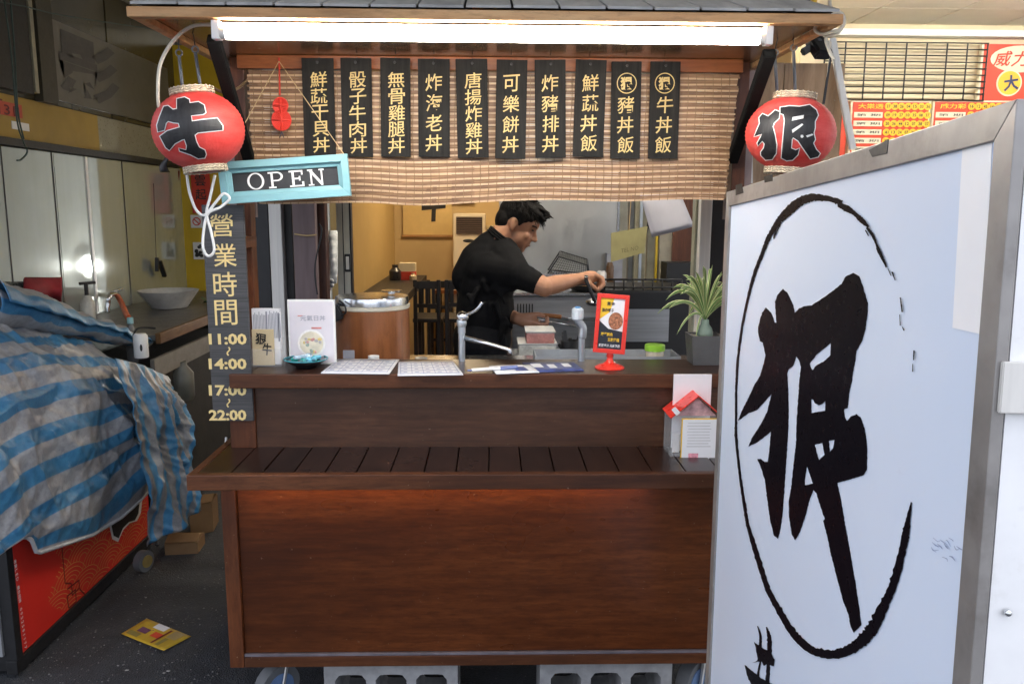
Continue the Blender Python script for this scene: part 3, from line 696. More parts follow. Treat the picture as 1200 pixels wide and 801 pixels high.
def mitre(c, r, u, hw, hh, fw, th, mat, parent, name='frame_side', lip=0.0):
    q = [(-1, 1), (1, 1), (1, -1), (-1, -1)]
    for k in range(4):
        bm = bmesh.new(); a, b = q[k], q[(k + 1) % 4]
        o = [c + r * a[0] * hw + u * a[1] * hh, c + r * b[0] * hw + u * b[1] * hh, c + r * b[0] * (hw - fw) + u * b[1] * (hh - fw), c + r * a[0] * (hw - fw) + u * a[1] * (hh - fw)]
        nrm = r.cross(u)
        lo = [bm.verts.new(p) for p in o]; hi = [bm.verts.new(p + nrm * (th if i < 2 else th - lip)) for i, p in enumerate(o)]
        bm.faces.new(lo); bm.faces.new(hi)
        for i in range(4): bm.faces.new((lo[i], lo[(i + 1) % 4], hi[(i + 1) % 4], hi[i]))
        ob = obj(name, bm, mat, parent)
        bmn = ob.modifiers.new('b', 'BEVEL'); bmn.width = .0012; bmn.segments = 2
mitre(cen, R_, U_, hw, hh, fw * .62, .016, m_sky, opn)
mitre(cen, R_, U_, hw - fw * .63, hh - fw * .63, fw * .38, .009, m_sky, opn, 'frame_moulding', .004)
def sbox(bm, u0, u1, v0, v1, k=0):
    c = cen + R_ * (u0 + u1) / 2 + U_ * (v0 + v1) / 2 + Nn * (.0002 + .0003 * k); obox(bm, c, R_ * (u1 - u0) / 2, Nn * .0008, U_ * (v1 - v0) / 2)
H = .0215; LW = .0065
def dbar(bm, p, q, w, k):
    a = cen + R_ * p[0] + U_ * p[1] + Nn * (.0002 + .0003 * k); b = cen + R_ * q[0] + U_ * q[1] + Nn * (.0002 + .0003 * k); bar(bm, a, b, w, .0016, (0, -1, 0))
def arc(bm, c, rx, ry, wx, wy, t0, t1, k, n=24):
    vo, vi = [], []
    for i in range(n + 1):
        t = t0 + (t1 - t0) * i / n
        for L_, fx_, fy_ in ((vo, 1, 1), (vi, (rx - wx) / rx, (ry - wy) / ry)):
            L_.append(bm.verts.new(cen + R_ * (c[0] + rx * fx_ * math.cos(t)) + U_ * (c[1] + ry * fy_ * math.sin(t)) + Nn * (.0012 + .0003 * k)))
    for i in range(n): bm.faces.new((vo[i], vo[i + 1], vi[i + 1], vi[i]))
xo = [-.081, -.026, .031, .083]
for i, L_ in enumerate('OPEN'):
    bm = bmesh.new(); x = xo[i]
    if L_ == 'O': arc(bm, (x, 0), .023, H + .001, .0062, .0035, 0, 2 * math.pi, 0, 40)
    if L_ == 'P':
        sbox(bm, x - .014, x - .008, -H, H); sbox(bm, x - .021, x - .001, -H, -H + .004, 1); sbox(bm, x - .021, x - .0139, H - .004, H, 1)
        arc(bm, (x + .003, H - .0125), .0165, .0125, .006, .0036, -math.pi / 2, math.pi / 2, 2); sbox(bm, x - .009, x + .004, H - .0036, H, 3); sbox(bm, x - .009, x + .004, H - .025, H - .0214, 3)
    if L_ == 'E':
        sbox(bm, x - .014, x - .008, -H, H); sbox(bm, x - .021, x + .017, -H, -H + .004, 1); sbox(bm, x - .021, x + .016, H - .004, H, 1); sbox(bm, x - .009, x + .007, -.002, .002, 2)
        sbox(bm, x + .013, x + .018, -H, -H + .013, 2); sbox(bm, x + .012, x + .016, H - .012, H, 2); sbox(bm, x + .005, x + .009, -.006, .006, 3)
    if L_ == 'N':
        sbox(bm, x - .016, x - .012, -H, H); sbox(bm, x + .013, x + .017, -H, H); dbar(bm, (x - .016, H - .002), (x + .015, -H + .002), .0068, 1)
        sbox(bm, x - .022, x - .007, -H, -H + .0036, 2); sbox(bm, x - .023, x - .009, H - .0036, H, 2); sbox(bm, x + .008, x + .022, H - .0036, H, 2)
    obj('letter', bm, m_whitep, ocb)
m_twine = M('pale_twine', (.5, .36, .18), .7)
for px, py in ((262, 190), (404, 182)):
    bm = bmesh.new(); tube(bm, [PY(327, 72, 2.39), PY((327 + px) / 2, (72 + py) / 2, 2.33), PY(px, py, YO + .006)], .0011, 5); obj('hanging_thread', bm, m_twine, opn)

# business hours board
YH = 2.2905
x0, x1, z0, z1 = span((243, 240), (291, 493), YH)
hb = thing('hours_board', 'tall dark grained business hours board with gold lettering on the left post', 'sign', ((x0 + x1) / 2, YH, z0))
def grain_mat():
    mt, nt, bs = newmat('hours_board_grain')
    v = coords(nt, (1.2, 1, 45)); f = nz(nt, v, 5, 5, .7, .6); c = ramp(nt, f, [(.32, (.03, .03, .031)), (.7, (.085, .084, .087))])
    nt.links.new(c, bs.inputs['Base Color']); setp(bs, Roughness=.55); bump(nt, bs, f, .4, .0008); MATS['hours_board_grain'] = mt; return mt
hbd = part('board', grain_mat(), hb, x0, x1, YH, YH + .012, z0, z1, bev=.001)
part('cleat', m_frame, hb, x0 + .03, x1 - .01, YH + .0125, 2.439, z1 - .12, z1 - .09)
m_gold2 = M('gold_letter', (.8, .62, .27), .45, var=.06)
def on_h(px, py, dy=.002): p = PY(px, py, YH); return Vector((p.x, YH - dy, p.z))
for chh, px, py, w, h in (('營', 260, 264, 26, 26), ('業', 264, 299, 26, 27), ('時', 264, 333, 27, 29), ('間', 265, 366, 26, 30)):
    bm = bmesh.new(); s = YH / 950 * .985
    put_glyph(bm, chh, plane_fn(on_h(px, py), (1, 0, .03), (0, 0, 1)), w * s * 1.02, h * s, .004); obj('character', bm, m_gold2, hbd)
for s_, py, wd, hg in (('11:00', 397, 45, 13.5), ('14:00', 426, 45, 13.5), ('17:00', 457, 45, 13.5), ('22:00', 486, 45, 13.5)):
    bm = bmesh.new(); s = YH / 950 * .985; put_glyph(bm, s_, plane_fn(on_h(267, py), (1, 0, 0), (0, 0, 1)), wd * s, hg * s, .034); obj('time', bm, m_gold2, hbd)
for py in (411.5, 472):
    bm = bmesh.new(); tube(bm, [on_h(268 + 1.6 * math.sin(t * 1.05), py - 5 + t * 1.6) for t in range(7)], .0022, 6); obj('tilde', bm, m_gold2, hbd)

# ---- paper lanterns
def lantern_mat():
    mt, nt, bs = newmat('lantern_paper')
    v = coords(nt, (1, 1, 4), jitter=False); f = nz(nt, v, 9, 5, .7); v2 = coords(nt, (1, 1, 1)); b = nz(nt, v2, 5, 4)
    c = ramp(nt, f, [(.32, (.6, .035, .03)), (.68, (.74, .085, .07))]); c = mix(nt, c, (.8, .34, .3), ramp(nt, b, [(.5, (0, 0, 0)), (.85, (.4, .4, .4))]))
    nt.links.new(c, bs.inputs['Base Color']); setp(bs, Roughness=.55); MATS['lantern_paper'] = mt
    bs.inputs['Subsurface Weight'].default_value = .0
    v5 = coords(nt, (1, 1, .12)); bump(nt, bs, fmath(nt, 'ADD', nz(nt, v5, 60, 4, .7), nz(nt, v2, 40, 3)), .45, .003); return mt
m_lan = lantern_mat(); m_weave = M('woven_straw', (.64, .55, .4), .6, var=.4, scale=90, stretch=(1, 1, .5)); m_lblack = M('lantern_black', (.018, .018, .02), .5, var=.5, scale=30, stretch=(4, 4, .4)); m_gshaft = M('grey_rod', (.16, .17, .19), .4)
def lantern(label, cpx, cpy, YLn, rx, rz, tilt, marks, sc, off, hookpts, topz):
    c = PY(cpx, cpy, YLn)
    t = thing('paper_lantern', label, 'lantern', (c.x, c.y, c.z - rz), 'lanterns at the roof ends')
    rot = Matrix.Rotation(tilt, 3, 'Y')
    def place(bm): bmesh.ops.transform(bm, matrix=Matrix.Translation(c) @ rot.to_4x4(), verts=bm.verts)
    bm = bmesh.new(); prof = []; n = 44; t0 = .92
    for i in range(n + 1):
        a = -math.asin(t0) + 2 * math.asin(t0) * i / n
        prof.append((rx * math.cos(a) + .0008 * math.cos(i * math.pi), rz * math.sin(a)))
    lathe(bm, prof, n=48); place(bm); shell = obj('paper_shell', bm, m_lan, t, True)
    for s in (-1, 1):
        r0 = rx * .43; bm = bmesh.new(); z = s * rz * .9
        lathe(bm, [(r0 * 1.03, z), (r0 * 1.08, z + s * .006), (r0 * 1.02, z + s * .017), (r0 * .94, z + s * .017), (r0 * .94, z)], n=32, cap=False); place(bm); rim_ = obj('rim', bm, m_weave, t, 'auto')
        bm = bmesh.new()
        for j in range(3):
            tube(bm, [(r0 * 1.09 * math.cos(q * .1309), r0 * 1.09 * math.sin(q * .1309), z + s * (.003 + .0058 * j) + .0016 * (-1) ** q) for q in range(49)], .0022, 5, False)
        place(bm); obj('rim_braid', bm, m_weave, rim_, True)
    bm = bmesh.new(); z = -rz * .93; lathe(bm, [(rx * .41, z), (rx * .38, z - .012), (.001, z - .012)], n=28, cap=False); place(bm); obj('base_disc', bm, M('red_disc', (.3, .03, .03), .5), t)
    # brush characters painted on the shell
    inv = rot.transposed()
    def hit(px, py, k):
        o = inv @ (CAM - c); d = inv @ ray(px, py); A2 = Vector((o.x / (rx * k), o.y / (rx * k), o.z / (rz * k))); D2 = Vector((d.x / (rx * k), d.y / (rx * k), d.z / (rz * k)))
        aa, bb, c2 = D2.dot(D2), 2 * A2.dot(D2), A2.dot(A2) - 1
        disc = max(0, bb * bb - 4 * aa * c2); tt = (-bb - math.sqrt(disc)) / (2 * aa); return c + rot @ (o + d * tt)
    for nm, offs, k, mt in (('character_outline', 1.15, 1.02, m_whitep), ('character', 0.0, 1.026, m_lblack)):
        for outl in marks:
            poly = [[(off[0] + x / sc, off[1] + y / sc) for x, y in pl] for pl in outl]
            if offs and len(poly) > 1: poly = poly[:1]
            if offs:   # make sure the outline runs so that the offset grows it
                p = poly[0]; ar = sum(p[i][0] * p[(i + 1) % len(p)][1] - p[(i + 1) % len(p)][0] * p[i][1] for i in range(len(p)))
                big = []
                n_ = len(p)
                for i in range(n_):
                    a, b, d_ = Vector(p[i - 1]), Vector(p[i]), Vector(p[(i + 1) % n_]); e1 = (b - a).normalized(); e2 = (d_ - b).normalized()
                    n1 = Vector((e1.y, -e1.x)); n2 = Vector((e2.y, -e2.x)); nn = (n1 + n2)
                    nn = nn.normalized() if nn.length > .2 else n1
                    big.append(tuple(b + nn * offs * (1 if ar > 0 else -1)))
                poly = [big]
            vv, ff = fill(poly); bm = bmesh.new(); nv = [bm.verts.new((x, y, 0)) for x, y in vv]
            for f in ff: bm.faces.new([nv[i] for i in f])
            for _ in range(4):
                es = [e for e in bm.edges if e.calc_length() > 5]
                if not es: break
                bmesh.ops.subdivide_edges(bm, edges=es, cuts=1); bmesh.ops.triangulate(bm, faces=bm.faces[:])
            for v in bm.verts: v.co = hit(v.co.x, v.co.y, k)
            obj(nm, bm, mt, shell, True)
    # two grey rods and wire hooks up to the roof
    for (a, b) in hookpts:
        pa = PY(*a, YLn); pb = PY(*b, YLn); bm = bmesh.new(); tube(bm, [pa, pb], .0042, 8)
        tube(bm, [pb + Vector((.008 * math.cos(q), 0, .008 + .008 * math.sin(q))) for q in [i * .6283 for i in range(11)]], .0022, 6); obj('rod', bm, m_gshaft, t, True)
    pa, pb = PY(*hookpts[0][1], YLn), PY(*hookpts[1][1], YLn); mid = (pa + pb) / 2; mid.z = topz
    bm = bmesh.new(); tube(bm, smooth_path([pa + Vector((0, 0, .015)), pa.lerp(mid, .6) + Vector((-.008, 0, .01)), mid, pb.lerp(mid, .6) + Vector((.008, 0, .01)), pb + Vector((0, 0, .015))]), .0016, 6); obj('wire_hook', bm, m_iron, t, True)
    return t
NIU = [[[(230, 160), (285, 148), (318, 165), (322, 190), (385, 182), (425, 205), (437, 258), (420, 270), (332, 280), (338, 322), (420, 310), (520, 300), (560, 355), (560, 385), (470, 393), (380, 403), (358, 420), (370, 470), (390, 510), (430, 530), (440, 560), (430, 585), (385, 590), (330, 562), (250, 535), (245, 517), (297, 530), (302, 500), (285, 450), (265, 455), (215, 482), (175, 530), (150, 510), (107, 430), (160, 392), (250, 365), (243, 335), (205, 330), (165, 320), (150, 335), (138, 385), (92, 397), (86, 350), (105, 290), (135, 215), (165, 210), (200, 237), (230, 232)]]]
HEN = [[[(290, 262), (325, 275), (318, 325), (280, 360), (270, 390), (285, 450), (300, 530), (295, 600), (265, 645), (215, 650), (180, 615), (178, 590), (200, 560), (208, 525), (188, 502), (155, 540), (150, 520), (175, 475), (187, 448), (160, 455), (125, 468), (150, 410), (170, 365), (165, 320), (190, 290), (235, 310)]],
       [[(330, 240), (400, 230), (480, 235), (560, 220), (610, 260), (625, 300), (600, 350), (600, 400), (590, 440), (602, 490), (587, 520), (610, 570), (640, 600), (625, 625), (565, 640), (545, 610), (500, 545), (470, 500), (430, 475), (420, 490), (415, 560), (450, 575), (480, 560), (465, 610), (425, 650), (380, 655), (340, 635), (345, 560), (355, 450), (365, 340), (355, 295), (330, 285)],
        [(425, 315), (515, 298), (510, 325), (420, 345)], [(420, 415), (500, 365), (510, 375), (480, 400), (425, 440)], [(490, 455), (508, 455), (513, 470), (500, 480), (488, 472)], [(530, 460), (580, 445), (590, 455), (540, 475)]]]
YLN = 2.13
lantern('red paper lantern with a black bull character above the OPEN sign', 233, 153, YLN, .1115, .097, rad(-7), NIU, 6.16, (170, 90), (((214, 104), (210, 66)), ((235, 102), (229, 62))), 1.94)
lantern('red paper lantern with a two part black character above the light box', 926, 157, YLN, .112, .094, rad(4), HEN, 6.675, (865, 90), (((911, 112), (908, 66)), ((932, 110), (930, 60))), 1.94)

# white flex of the lamp and lanterns
m_flex = M('white_flex', (.62, .58, .48), .45, var=.08)
bm = bmesh.new(); tube(bm, smooth_path([PY(252, 29, 1.93), PY(225, 31, 1.98), PY(203, 48, 2.03), PY(188, 75, 2.05), PY(185, 105, 2.06), PY(186, 126, 2.07)]), .0042, 8)
tag(obj('lamp_flex', bm, m_flex, smooth=True), 'cream cable curving from the lamp down to the left lantern', 'cable')
m_flexw = M('bright_flex', (.78, .78, .75), .4, var=.04)
bm = bmesh.new(); Yk = 2.2
tube(bm, smooth_path([PY(219, 205, Yk), PY(222, 225, Yk), PY(230, 246, Yk), PY(240, 252, Yk), PY(252, 238, Yk), PY(262, 227, Yk), PY(269, 233, Yk), PY(258, 243, Yk), PY(244, 250, Yk), PY(239, 268, Yk), PY(238, 290, Yk), PY(244, 300, Yk), PY(251, 293, Yk), PY(247, 270, Yk), PY(242, 250, Yk), PY(246, 232, Yk), PY(252, 205, Yk)]), .0038, 8)
tag(obj('lantern_flex', bm, m_flexw, smooth=True), 'white cable knotted in loops below the left lantern', 'cable')
bm = bmesh.new(); tube(bm, smooth_path([PY(265, 512, 2.43), PY(264, 520, 2.42), PY(257, 528, 2.4), PY(249, 533, 2.38)]), .0035, 8); 
tag(obj('loose_flex', bm, m_flexw, smooth=True), 'short white cable end beside the stall below the hours board', 'cable')
bm = bmesh.new(); tube(bm, smooth_path([PY(250, 103, 2.2), PY(262, 108, 2.28), PY(278, 104, 2.36), PY(292, 92, 2.42)]), .004, 8); tag(obj('brown_cable', bm, M('brown_flex', (.2, .13, .07), .5), smooth=True), 'brown cable from the left lantern to the bracket', 'cable')
# black tape tail at the left lantern
bm = bmesh.new(); grid(bm, lambda u, v: PY(190 + 9 * u + 3 * math.sin(v * 6), 172 + 30 * v, 2.2) + Vector((0, .01 * math.sin(u * 3 + v * 4), 0)), 4, 8)
tag(obj('tape_tail', bm, m_black, solid=.002), 'black tape tail dangling behind the left lantern', 'tape')
# clamp lamp, cables at the right roof corner
cl = thing('clamp_lamp', 'small black clamp lamp behind the right roof corner', 'lamp', PY(958, 55, 2.3))
bm = bmesh.new(); bar(bm, PY(940, 62, 2.28), PY(962, 48, 2.28), .02, .02, bev=.003); obj('arm', bm, m_iron, cl)
bm = bmesh.new(); bar(bm, PY(953, 46, 2.3), PY(966, 66, 2.25), .05, .03, bev=.006); obj('head', bm, m_iron, cl)
bm = bmesh.new(); bar(bm, PY(974, 62, 2.5), PY(965, 122, 2.5), .006, .006); obj('stay', bm, m_iron, cl)
bm = bmesh.new(); pts = [(972, -5), (973, 8), (980, 14), (988, 22), (985, 34), (973, 38), (962, 40), (955, 34), (963, 24), (975, 17), (986, 16), (989, 27), (980, 40), (968, 44), (972, 60), (978, 70)]
tube(bm, smooth_path([PY(x, y, 1.96 + .012 * math.sin(i)) for i, (x, y) in enumerate(pts)]), .0042, 8)
tag(obj('coiled_flex', bm, m_flex, smooth=True), 'cream cable coiled around the right corner of the stall roof', 'cable')
sp = thing('roof_spotlight', 'small dark spotlight box on the roof near its right corner', 'lamp', PY(945, 10, 2.05))
bm = bmesh.new(); bar(bm, PY(938, 14, 2.06), PY(944, -12, 2.06), .028, .03, bev=.004); obj('body', bm, M('dark_grey_box', (.08, .085, .1), .5), sp)
for k in range(4):
    bm = bmesh.new(); bar(bm, PY(937 + k * 1.6, 12 - k * 7, 2.041), PY(946 + k * 1.6, 13 - k * 7, 2.041), .003, .004); obj('fin', bm, m_iron, sp)
bm = bmesh.new(); bar(bm, PY(950, 16, 2.05), PY(956, -8, 2.05), .02, .01, bev=.002); obj('bracket', bm, m_lyel, sp)
# ================================================================== ON THE COUNTER
m_paper = M('paper', (.78, .78, .8), .6, var=.03); m_bluep = M('blue_print', (.16, .2, .4), .6); m_greyp = M('grey_print', (.3, .31, .36), .6)
m_acr = glass('clear_acrylic', (.9, .93, .95), .05, .09)
def sheet_text(bm, rows, fn): 
    for (u0, u1, v0, v1) in rows:
        vs_ = [bm.verts.new(fn(u, v)) for u, v in ((u0, v0), (u1, v0), (u1, v1), (u0, v1))]; bm.faces.new(vs_)
# leaflet holder
YA = 2.4
x0, x1, z0, z1 = span((293, 362), (330, 432), YA); z0 = CZ1 + .001
lh = thing('leaflet_holder', 'clear acrylic holder filled with leaflets and a cream shop card on the counter', 'leaflet holder', ((x0 + x1) / 2, YA, CZ1))
part('back_plate', m_acr, lh, x0, x1, YA + .03, YA + .033, z0, z1 - .02)
zf = PY(310, 408, YA).z
part('front_plate', m_acr, lh, x0, x1, YA - .012, YA - .009, z0, zf); part('base_plate', m_acr, lh, x0, x1, YA - .0085, YA + .0295, z0, z0 + .003)
for xx in (x0, x1 - .003): part('side_plate', m_acr, lh, xx, xx + .003, YA - .0085, YA + .0295, z0 + .0035, zf + .03)
lf = part('leaflet_stack', m_paper, None, x0 + .006, x1 - .006, YA + .008, YA + .026, z0 + .004, z1); tag(lf, 'white printed leaflets standing in the acrylic holder', 'leaflets')
bm = bmesh.new(); w = x1 - x0; rows = []
for k in range(9):
    rows.append((x0 + .01 + k * .0042, x0 + .012 + k * .0042, zf + .03, z1 - rnd.uniform(.006, .02)))
    rows.append((x0 + .054 + k * .0042, x0 + .056 + k * .0042, zf + .03, z1 - rnd.uniform(.006, .02)))
rows.append((x0 + w * .5, x0 + w * .55, zf + .02, z1 - .008)); rows.append((x1 - .011, x1 - .007, zf + .02, z1 - .012))
sheet_text(bm, rows, lambda u, v: Vector((u, YA + .0072, v))); o = obj('print', bm, m_greyp); o.parent = lf
a, b, c, d = span((296, 386), (321, 429), YA - .005)
cd = part('shop_card', M('cream_card', (.62, .5, .3), .6, var=.05), None, a, b, YA - .006, YA + .002, z0 + .004, d); tag(cd, 'cream shop card with black brush characters in the acrylic holder', 'card')
bm = bmesh.new(); p = PY(306, 397, YA - .007); put_glyph(bm, '狠', plane_fn((p.x, YA - .0075, p.z), (1, 0, -.15), (.1, 0, 1)), .034, .034, .02); p = PY(313, 409, YA - .007); put_glyph(bm, '牛', plane_fn((p.x, YA - .0075, p.z), (1, 0, -.1), (.1, 0, 1)), .028, .036, .02)
o = obj('lettering', bm, m_black); o.parent = cd
# framed menu picture
x0, x1, z0, z1 = span((338, 351), (393, 430), 2.43); z0 = CZ1 + .001
mp = thing('menu_stand', 'white upright menu stand with a faded bowl picture on the counter', 'menu stand', ((x0 + x1) / 2, 2.43, CZ1))
part('stand', m_whitep, mp, x0, x1, 2.43, 2.442, z0, z1, bev=.001); part('foot', m_acr, mp, x0 + .01, x1 - .01, 2.443, 2.49, z0, z0 + .004)
part('printed_sheet', M('pale_print', (.74, .7, .74), .5, var=.08, scale=5), mp, x0 + .005, x1 - .005, 2.4285, 2.4298, z0 + .006, z1 - .006)
cp = PY(365, 402, 2.428)
for r, dy, col, nm in ((.042, .0005, (.82, .8, .78), 'bowl'), (.036, .001, (.72, .66, .52), 'rice')):
    bm = bmesh.new(); ball(bm, (cp.x, 2.4285 - dy, cp.z), (r, .0006, r), seg=28, rings=8); obj(nm + '_picture', bm, M('print_' + nm, col, .5, var=.15, scale=40), mp)
for k in range(16):
    a_ = rnd.uniform(0, 6.28); rr = rnd.uniform(.004, .03); bm = bmesh.new(); ball(bm, (cp.x + rr * math.cos(a_), 2.4265, cp.z + rr * math.sin(a_)), (rnd.uniform(.003, .007), .0005, rnd.uniform(.003, .006)), seg=8, rings=5)
    obj('topping_print', bm, M('print_t%d' % (k % 4), [(.6, .3, .28), (.3, .36, .3), (.7, .55, .2), (.45, .42, .42)][k % 4], .5), mp)
bm = bmesh.new(); p = PY(362, 373, 2.42); put_glyph(bm, '元氣日丼', plane_fn((p.x + .01, 2.4275, p.z), (1, 0, 0), (0, 0, 1)), .075, .016); obj('title_print', bm, m_greyp, mp)
bm = bmesh.new(); sheet_text(bm, [(x0 + .03, x0 + .045, z1 - .05, z1 - .047), (x0 + .07, x0 + .1, z1 - .088, z1 - .083)], lambda u, v: Vector((u, 2.4276, v))); obj('red_print', bm, M('pink_print', (.7, .25, .22), .6), mp)
# dish of mints
dc = PZ(358, 431, CZ1)
ds = thing('dish', 'small dark dish with turquoise rim on the counter', 'dish', (dc.x, dc.y + .01, CZ1))
bm = bmesh.new(); lathe(bm, [(.03, CZ1 + .001), (.031, CZ1 + .005), (.045, CZ1 + .012), (.064, CZ1 + .026), (.062, CZ1 + .027), (.04, CZ1 + .016), (.001, CZ1 + .011)], (dc.x, dc.y + .01, 0), 36); obj('bowl', bm, M('dark_glaze', (.012, .013, .016), .15, coat=.5), ds, True)
bm = bmesh.new(); tube(bm, [(dc.x + .0635 * math.cos(q * .1745), dc.y + .01 + .0635 * math.sin(q * .1745), CZ1 + .0268) for q in range(37)], .0016, 6, False); obj('rim', bm, M('turquoise_glaze', (.05, .35, .42), .2), ds, True)
for k in range(16):
    a_ = rnd.uniform(0, 6.28); rr = .04 * math.sqrt(rnd.random()); bm = bmesh.new(); obox(bm, (0, 0, 0), (.011, 0, 0), (0, .007, 0), (0, 0, .0045), .002)
    bmesh.ops.rotate(bm, verts=bm.verts, cent=(0, 0, 0), matrix=Matrix.Rotation(rnd.uniform(-.5, .5), 3, 'X') @ Matrix.Rotation(a_, 3, 'Z')); bmesh.ops.translate(bm, verts=bm.verts, vec=(dc.x + rr * math.cos(a_), dc.y + .01 + rr * math.sin(a_), CZ1 + .024 + .005 * (k % 3)))
    kc = k % 3; tag(obj('wrapped_sweet', bm, M('sweet%d' % kc, [(.03, .45, .4), (.15, .5, .65), (.5, .65, .75)][kc], .25, coat=.5)), 'tiny wrapped sweet in turquoise and white heaped in the dark dish', 'sweet', 'sweets in the dish')
# order forms
def form(name, corners, lab, cat, z, lines, matp, matl):
    q = [PZ(x, y, z) for x, y in corners]
    def fn(u, v): return q[0].lerp(q[1], u).lerp(q[3].lerp(q[2], u), v) + Vector((0, 0, .0006 * math.sin(u * 5) * (1 - v)))
    bm = bmesh.new(); V = grid(bm, fn, 6, 4)
    o = obj(name, bm, matp, solid=.003); tag(o, lab, cat, 'papers on the counter')
    bm = bmesh.new()
    for (u0, v0, u1, v1) in lines:
        vs_ = [bm.verts.new(fn(u, v) + Vector((0, 0, .0024))) for u, v in ((u0, v0), (u1, v0), (u1, v1), (u0, v1))]; bm.faces.new(vs_)
    l = obj('printed_lines', bm, matl); l.parent = o; return o
tl = [(.04, v, .96, v + .02) for v in (.1, .3, .5, .7, .9)] + [(u, .1, u + .006, .93) for u in (.04, .22, .4, .58, .76, .95)] + [(u + .03, v + .08, u + .09, v + .11) for u in (.06, .24, .42, .6, .78) for v in (.12, .32, .52, .72)]
form('order_form', ((396, 421), (468, 421), (456, 438), (376, 437)), 'ruled order form on the counter beside the dish', 'order form', CZ1 + .004, tl, m_paper, m_bluep)
form('order_form', ((467, 424), (531, 423), (543, 439), (466, 440)), 'ruled order form on the counter near the left tap', 'order form', CZ1 + .004, tl, m_paper, m_bluep)
m_bro = M('dark_blue_leaflet', (.05, .07, .22), .4, var=.5, scale=25)
form('menu_leaflet', ((612, 425), (672, 424), (684, 434), (625, 436)), 'dark blue menu leaflet with dish pictures near the right tap', 'leaflet', CZ1 + .002, [(.1, .2, .3, .6), (.4, .3, .55, .7), (.7, .2, .85, .6)], m_bro, m_paper)
form('menu_leaflet', ((573, 429), (620, 427), (632, 436), (582, 438)), 'white and blue leaflet beside the pen on the counter', 'leaflet', CZ1 + .005, [(.1, .2, .4, .5), (.5, .3, .8, .8)], m_paper, m_bro)
pn_ = thing('pen', 'white and blue ballpoint pen lying on the counter', 'pen', PZ(575, 433, CZ1))
a, b = PZ(548, 434, CZ1 + .012), PZ(606, 430, CZ1 + .012)
for t0, t1, r, mt, nm in ((0, .08, .003, m_bluep, 'tip'), (.08, .65, .0055, m_whitep, 'barrel'), (.65, 1, .006, m_bluep, 'cap')):
    bm = bmesh.new(); tube(bm, [a.lerp(b, t0), a.lerp(b, t1)], r, 10); obj(nm, bm, mt, pn_, 'auto')
# taps
m_chrome = M('chrome', (.6, .62, .64), .22, metal=1, var=.1, bmp=0); m_pipe = M('zinc_pipe', (.48, .52, .55), .35, metal=.8, var=.1)
YT = 2.49
def col(bm, px, py0, py1, r): a = PY(px, py0, YT); b = PY(px, py1, YT); tube(bm, [(a.x, YT, max(CZ1, b.z)), (a.x, YT, a.z)], r, 18)
tp = thing('water_tap', 'lever tap with a long swivel spout at the left of the counter', 'tap', (PY(541, 430, YT).x, YT, CZ1), 'taps')
bm = bmesh.new(); col(bm, 541, 384, 434, .0105); obj('riser_pipe', bm, m_pipe, tp, 'auto')
bm = bmesh.new(); p = PY(541, 378, YT); ball(bm, p, (.0155, .0155, .02)); col(bm, 541, 376, 390, .012); obj('body', bm, m_pipe, tp, 'auto')
bm = bmesh.new(); p = PY(542, 371, YT); ball(bm, p, (.019, .019, .017)); obj('cap', bm, m_chrome, tp, True)
bm = bmesh.new(); tube(bm, smooth_path([PY(545, 369, YT), PY(553, 366, YT - .02), PY(560, 361, YT - .03), PY(565, 354, YT - .03)]), [.005] * 19, 10); obj('lever', bm, m_chrome, tp, True)
bm = bmesh.new(); tube(bm, [PY(545, 396, YT), PY(570, 402, YT - .03), PY(594, 409, YT - .05), PY(597, 410, YT - .05), PY(597, 416, YT - .05)], [.0085, .0075, .007, .0085, .0085], 12); obj('spout', bm, m_chrome, tp, True)
tp = thing('water_tap', 'tap with a clear ribbed knob beside the red table sign', 'tap', (PY(681, 430, YT).x, YT, CZ1), 'taps')
bm = bmesh.new(); col(bm, 681.5, 392, 434, .0105); obj('riser_pipe', bm, m_pipe, tp, 'auto')
bm = bmesh.new(); tube(bm, smooth_path([PY(682, 396, YT), PY(683, 384, YT), PY(679, 378, YT), PY(675, 372, YT)]), .0125, 14); obj('body', bm, m_pipe, tp, True)
bm = bmesh.new(); p = PY(677, 367, YT); lathe(bm, [(.016, -.02), (.0185, -.016), (.0185, .012), (.014, .017), (.001, .018)], p, 12); obj('knob', bm, M('clear_knob', (.6, .66, .7), .25, var=.05), tp)
bm = bmesh.new(); lathe(bm, [(.009, .016), (.009, .021), (.001, .0215)], p, 14); obj('blue_dot', bm, M('sky_blue_cap', (.1, .35, .7), .4), tp)
# red table sign
YS = 2.37
m_redpl = M('red_plastic', (.72, .035, .02), .3, var=.04, bmp=0, coat=.3)
A, B_, C_, D_ = PY(698, 343, YS), PY(736, 344, YS - .012), PY(735, 417, YS - .012), PY(696, 412, YS)
bz = PZ(715, 432, CZ1)
ts = thing('table_sign', 'red plastic table sign on a round foot showing a dish advert', 'table sign', (bz.x, YS, CZ1))
cen = (A + B_ + C_ + D_) / 4; R_ = ((B_ - A) + (C_ - D_)).normalized(); U_ = ((A - D_) + (B_ - C_)).normalized(); hw = (B_ - A).length / 2; hh = (A - D_).length / 2; N_ = R_.cross(U_).normalized(); U_ = N_.cross(R_)
bm = bmesh.new(); obox(bm, cen - N_ * .0035, R_ * hw * .95, N_ * .002, U_ * hh * .97); obj('back', bm, m_redpl, ts)
mitre(cen - N_ * .002, R_, U_, hw, hh, .0125, .008, m_redpl, ts)
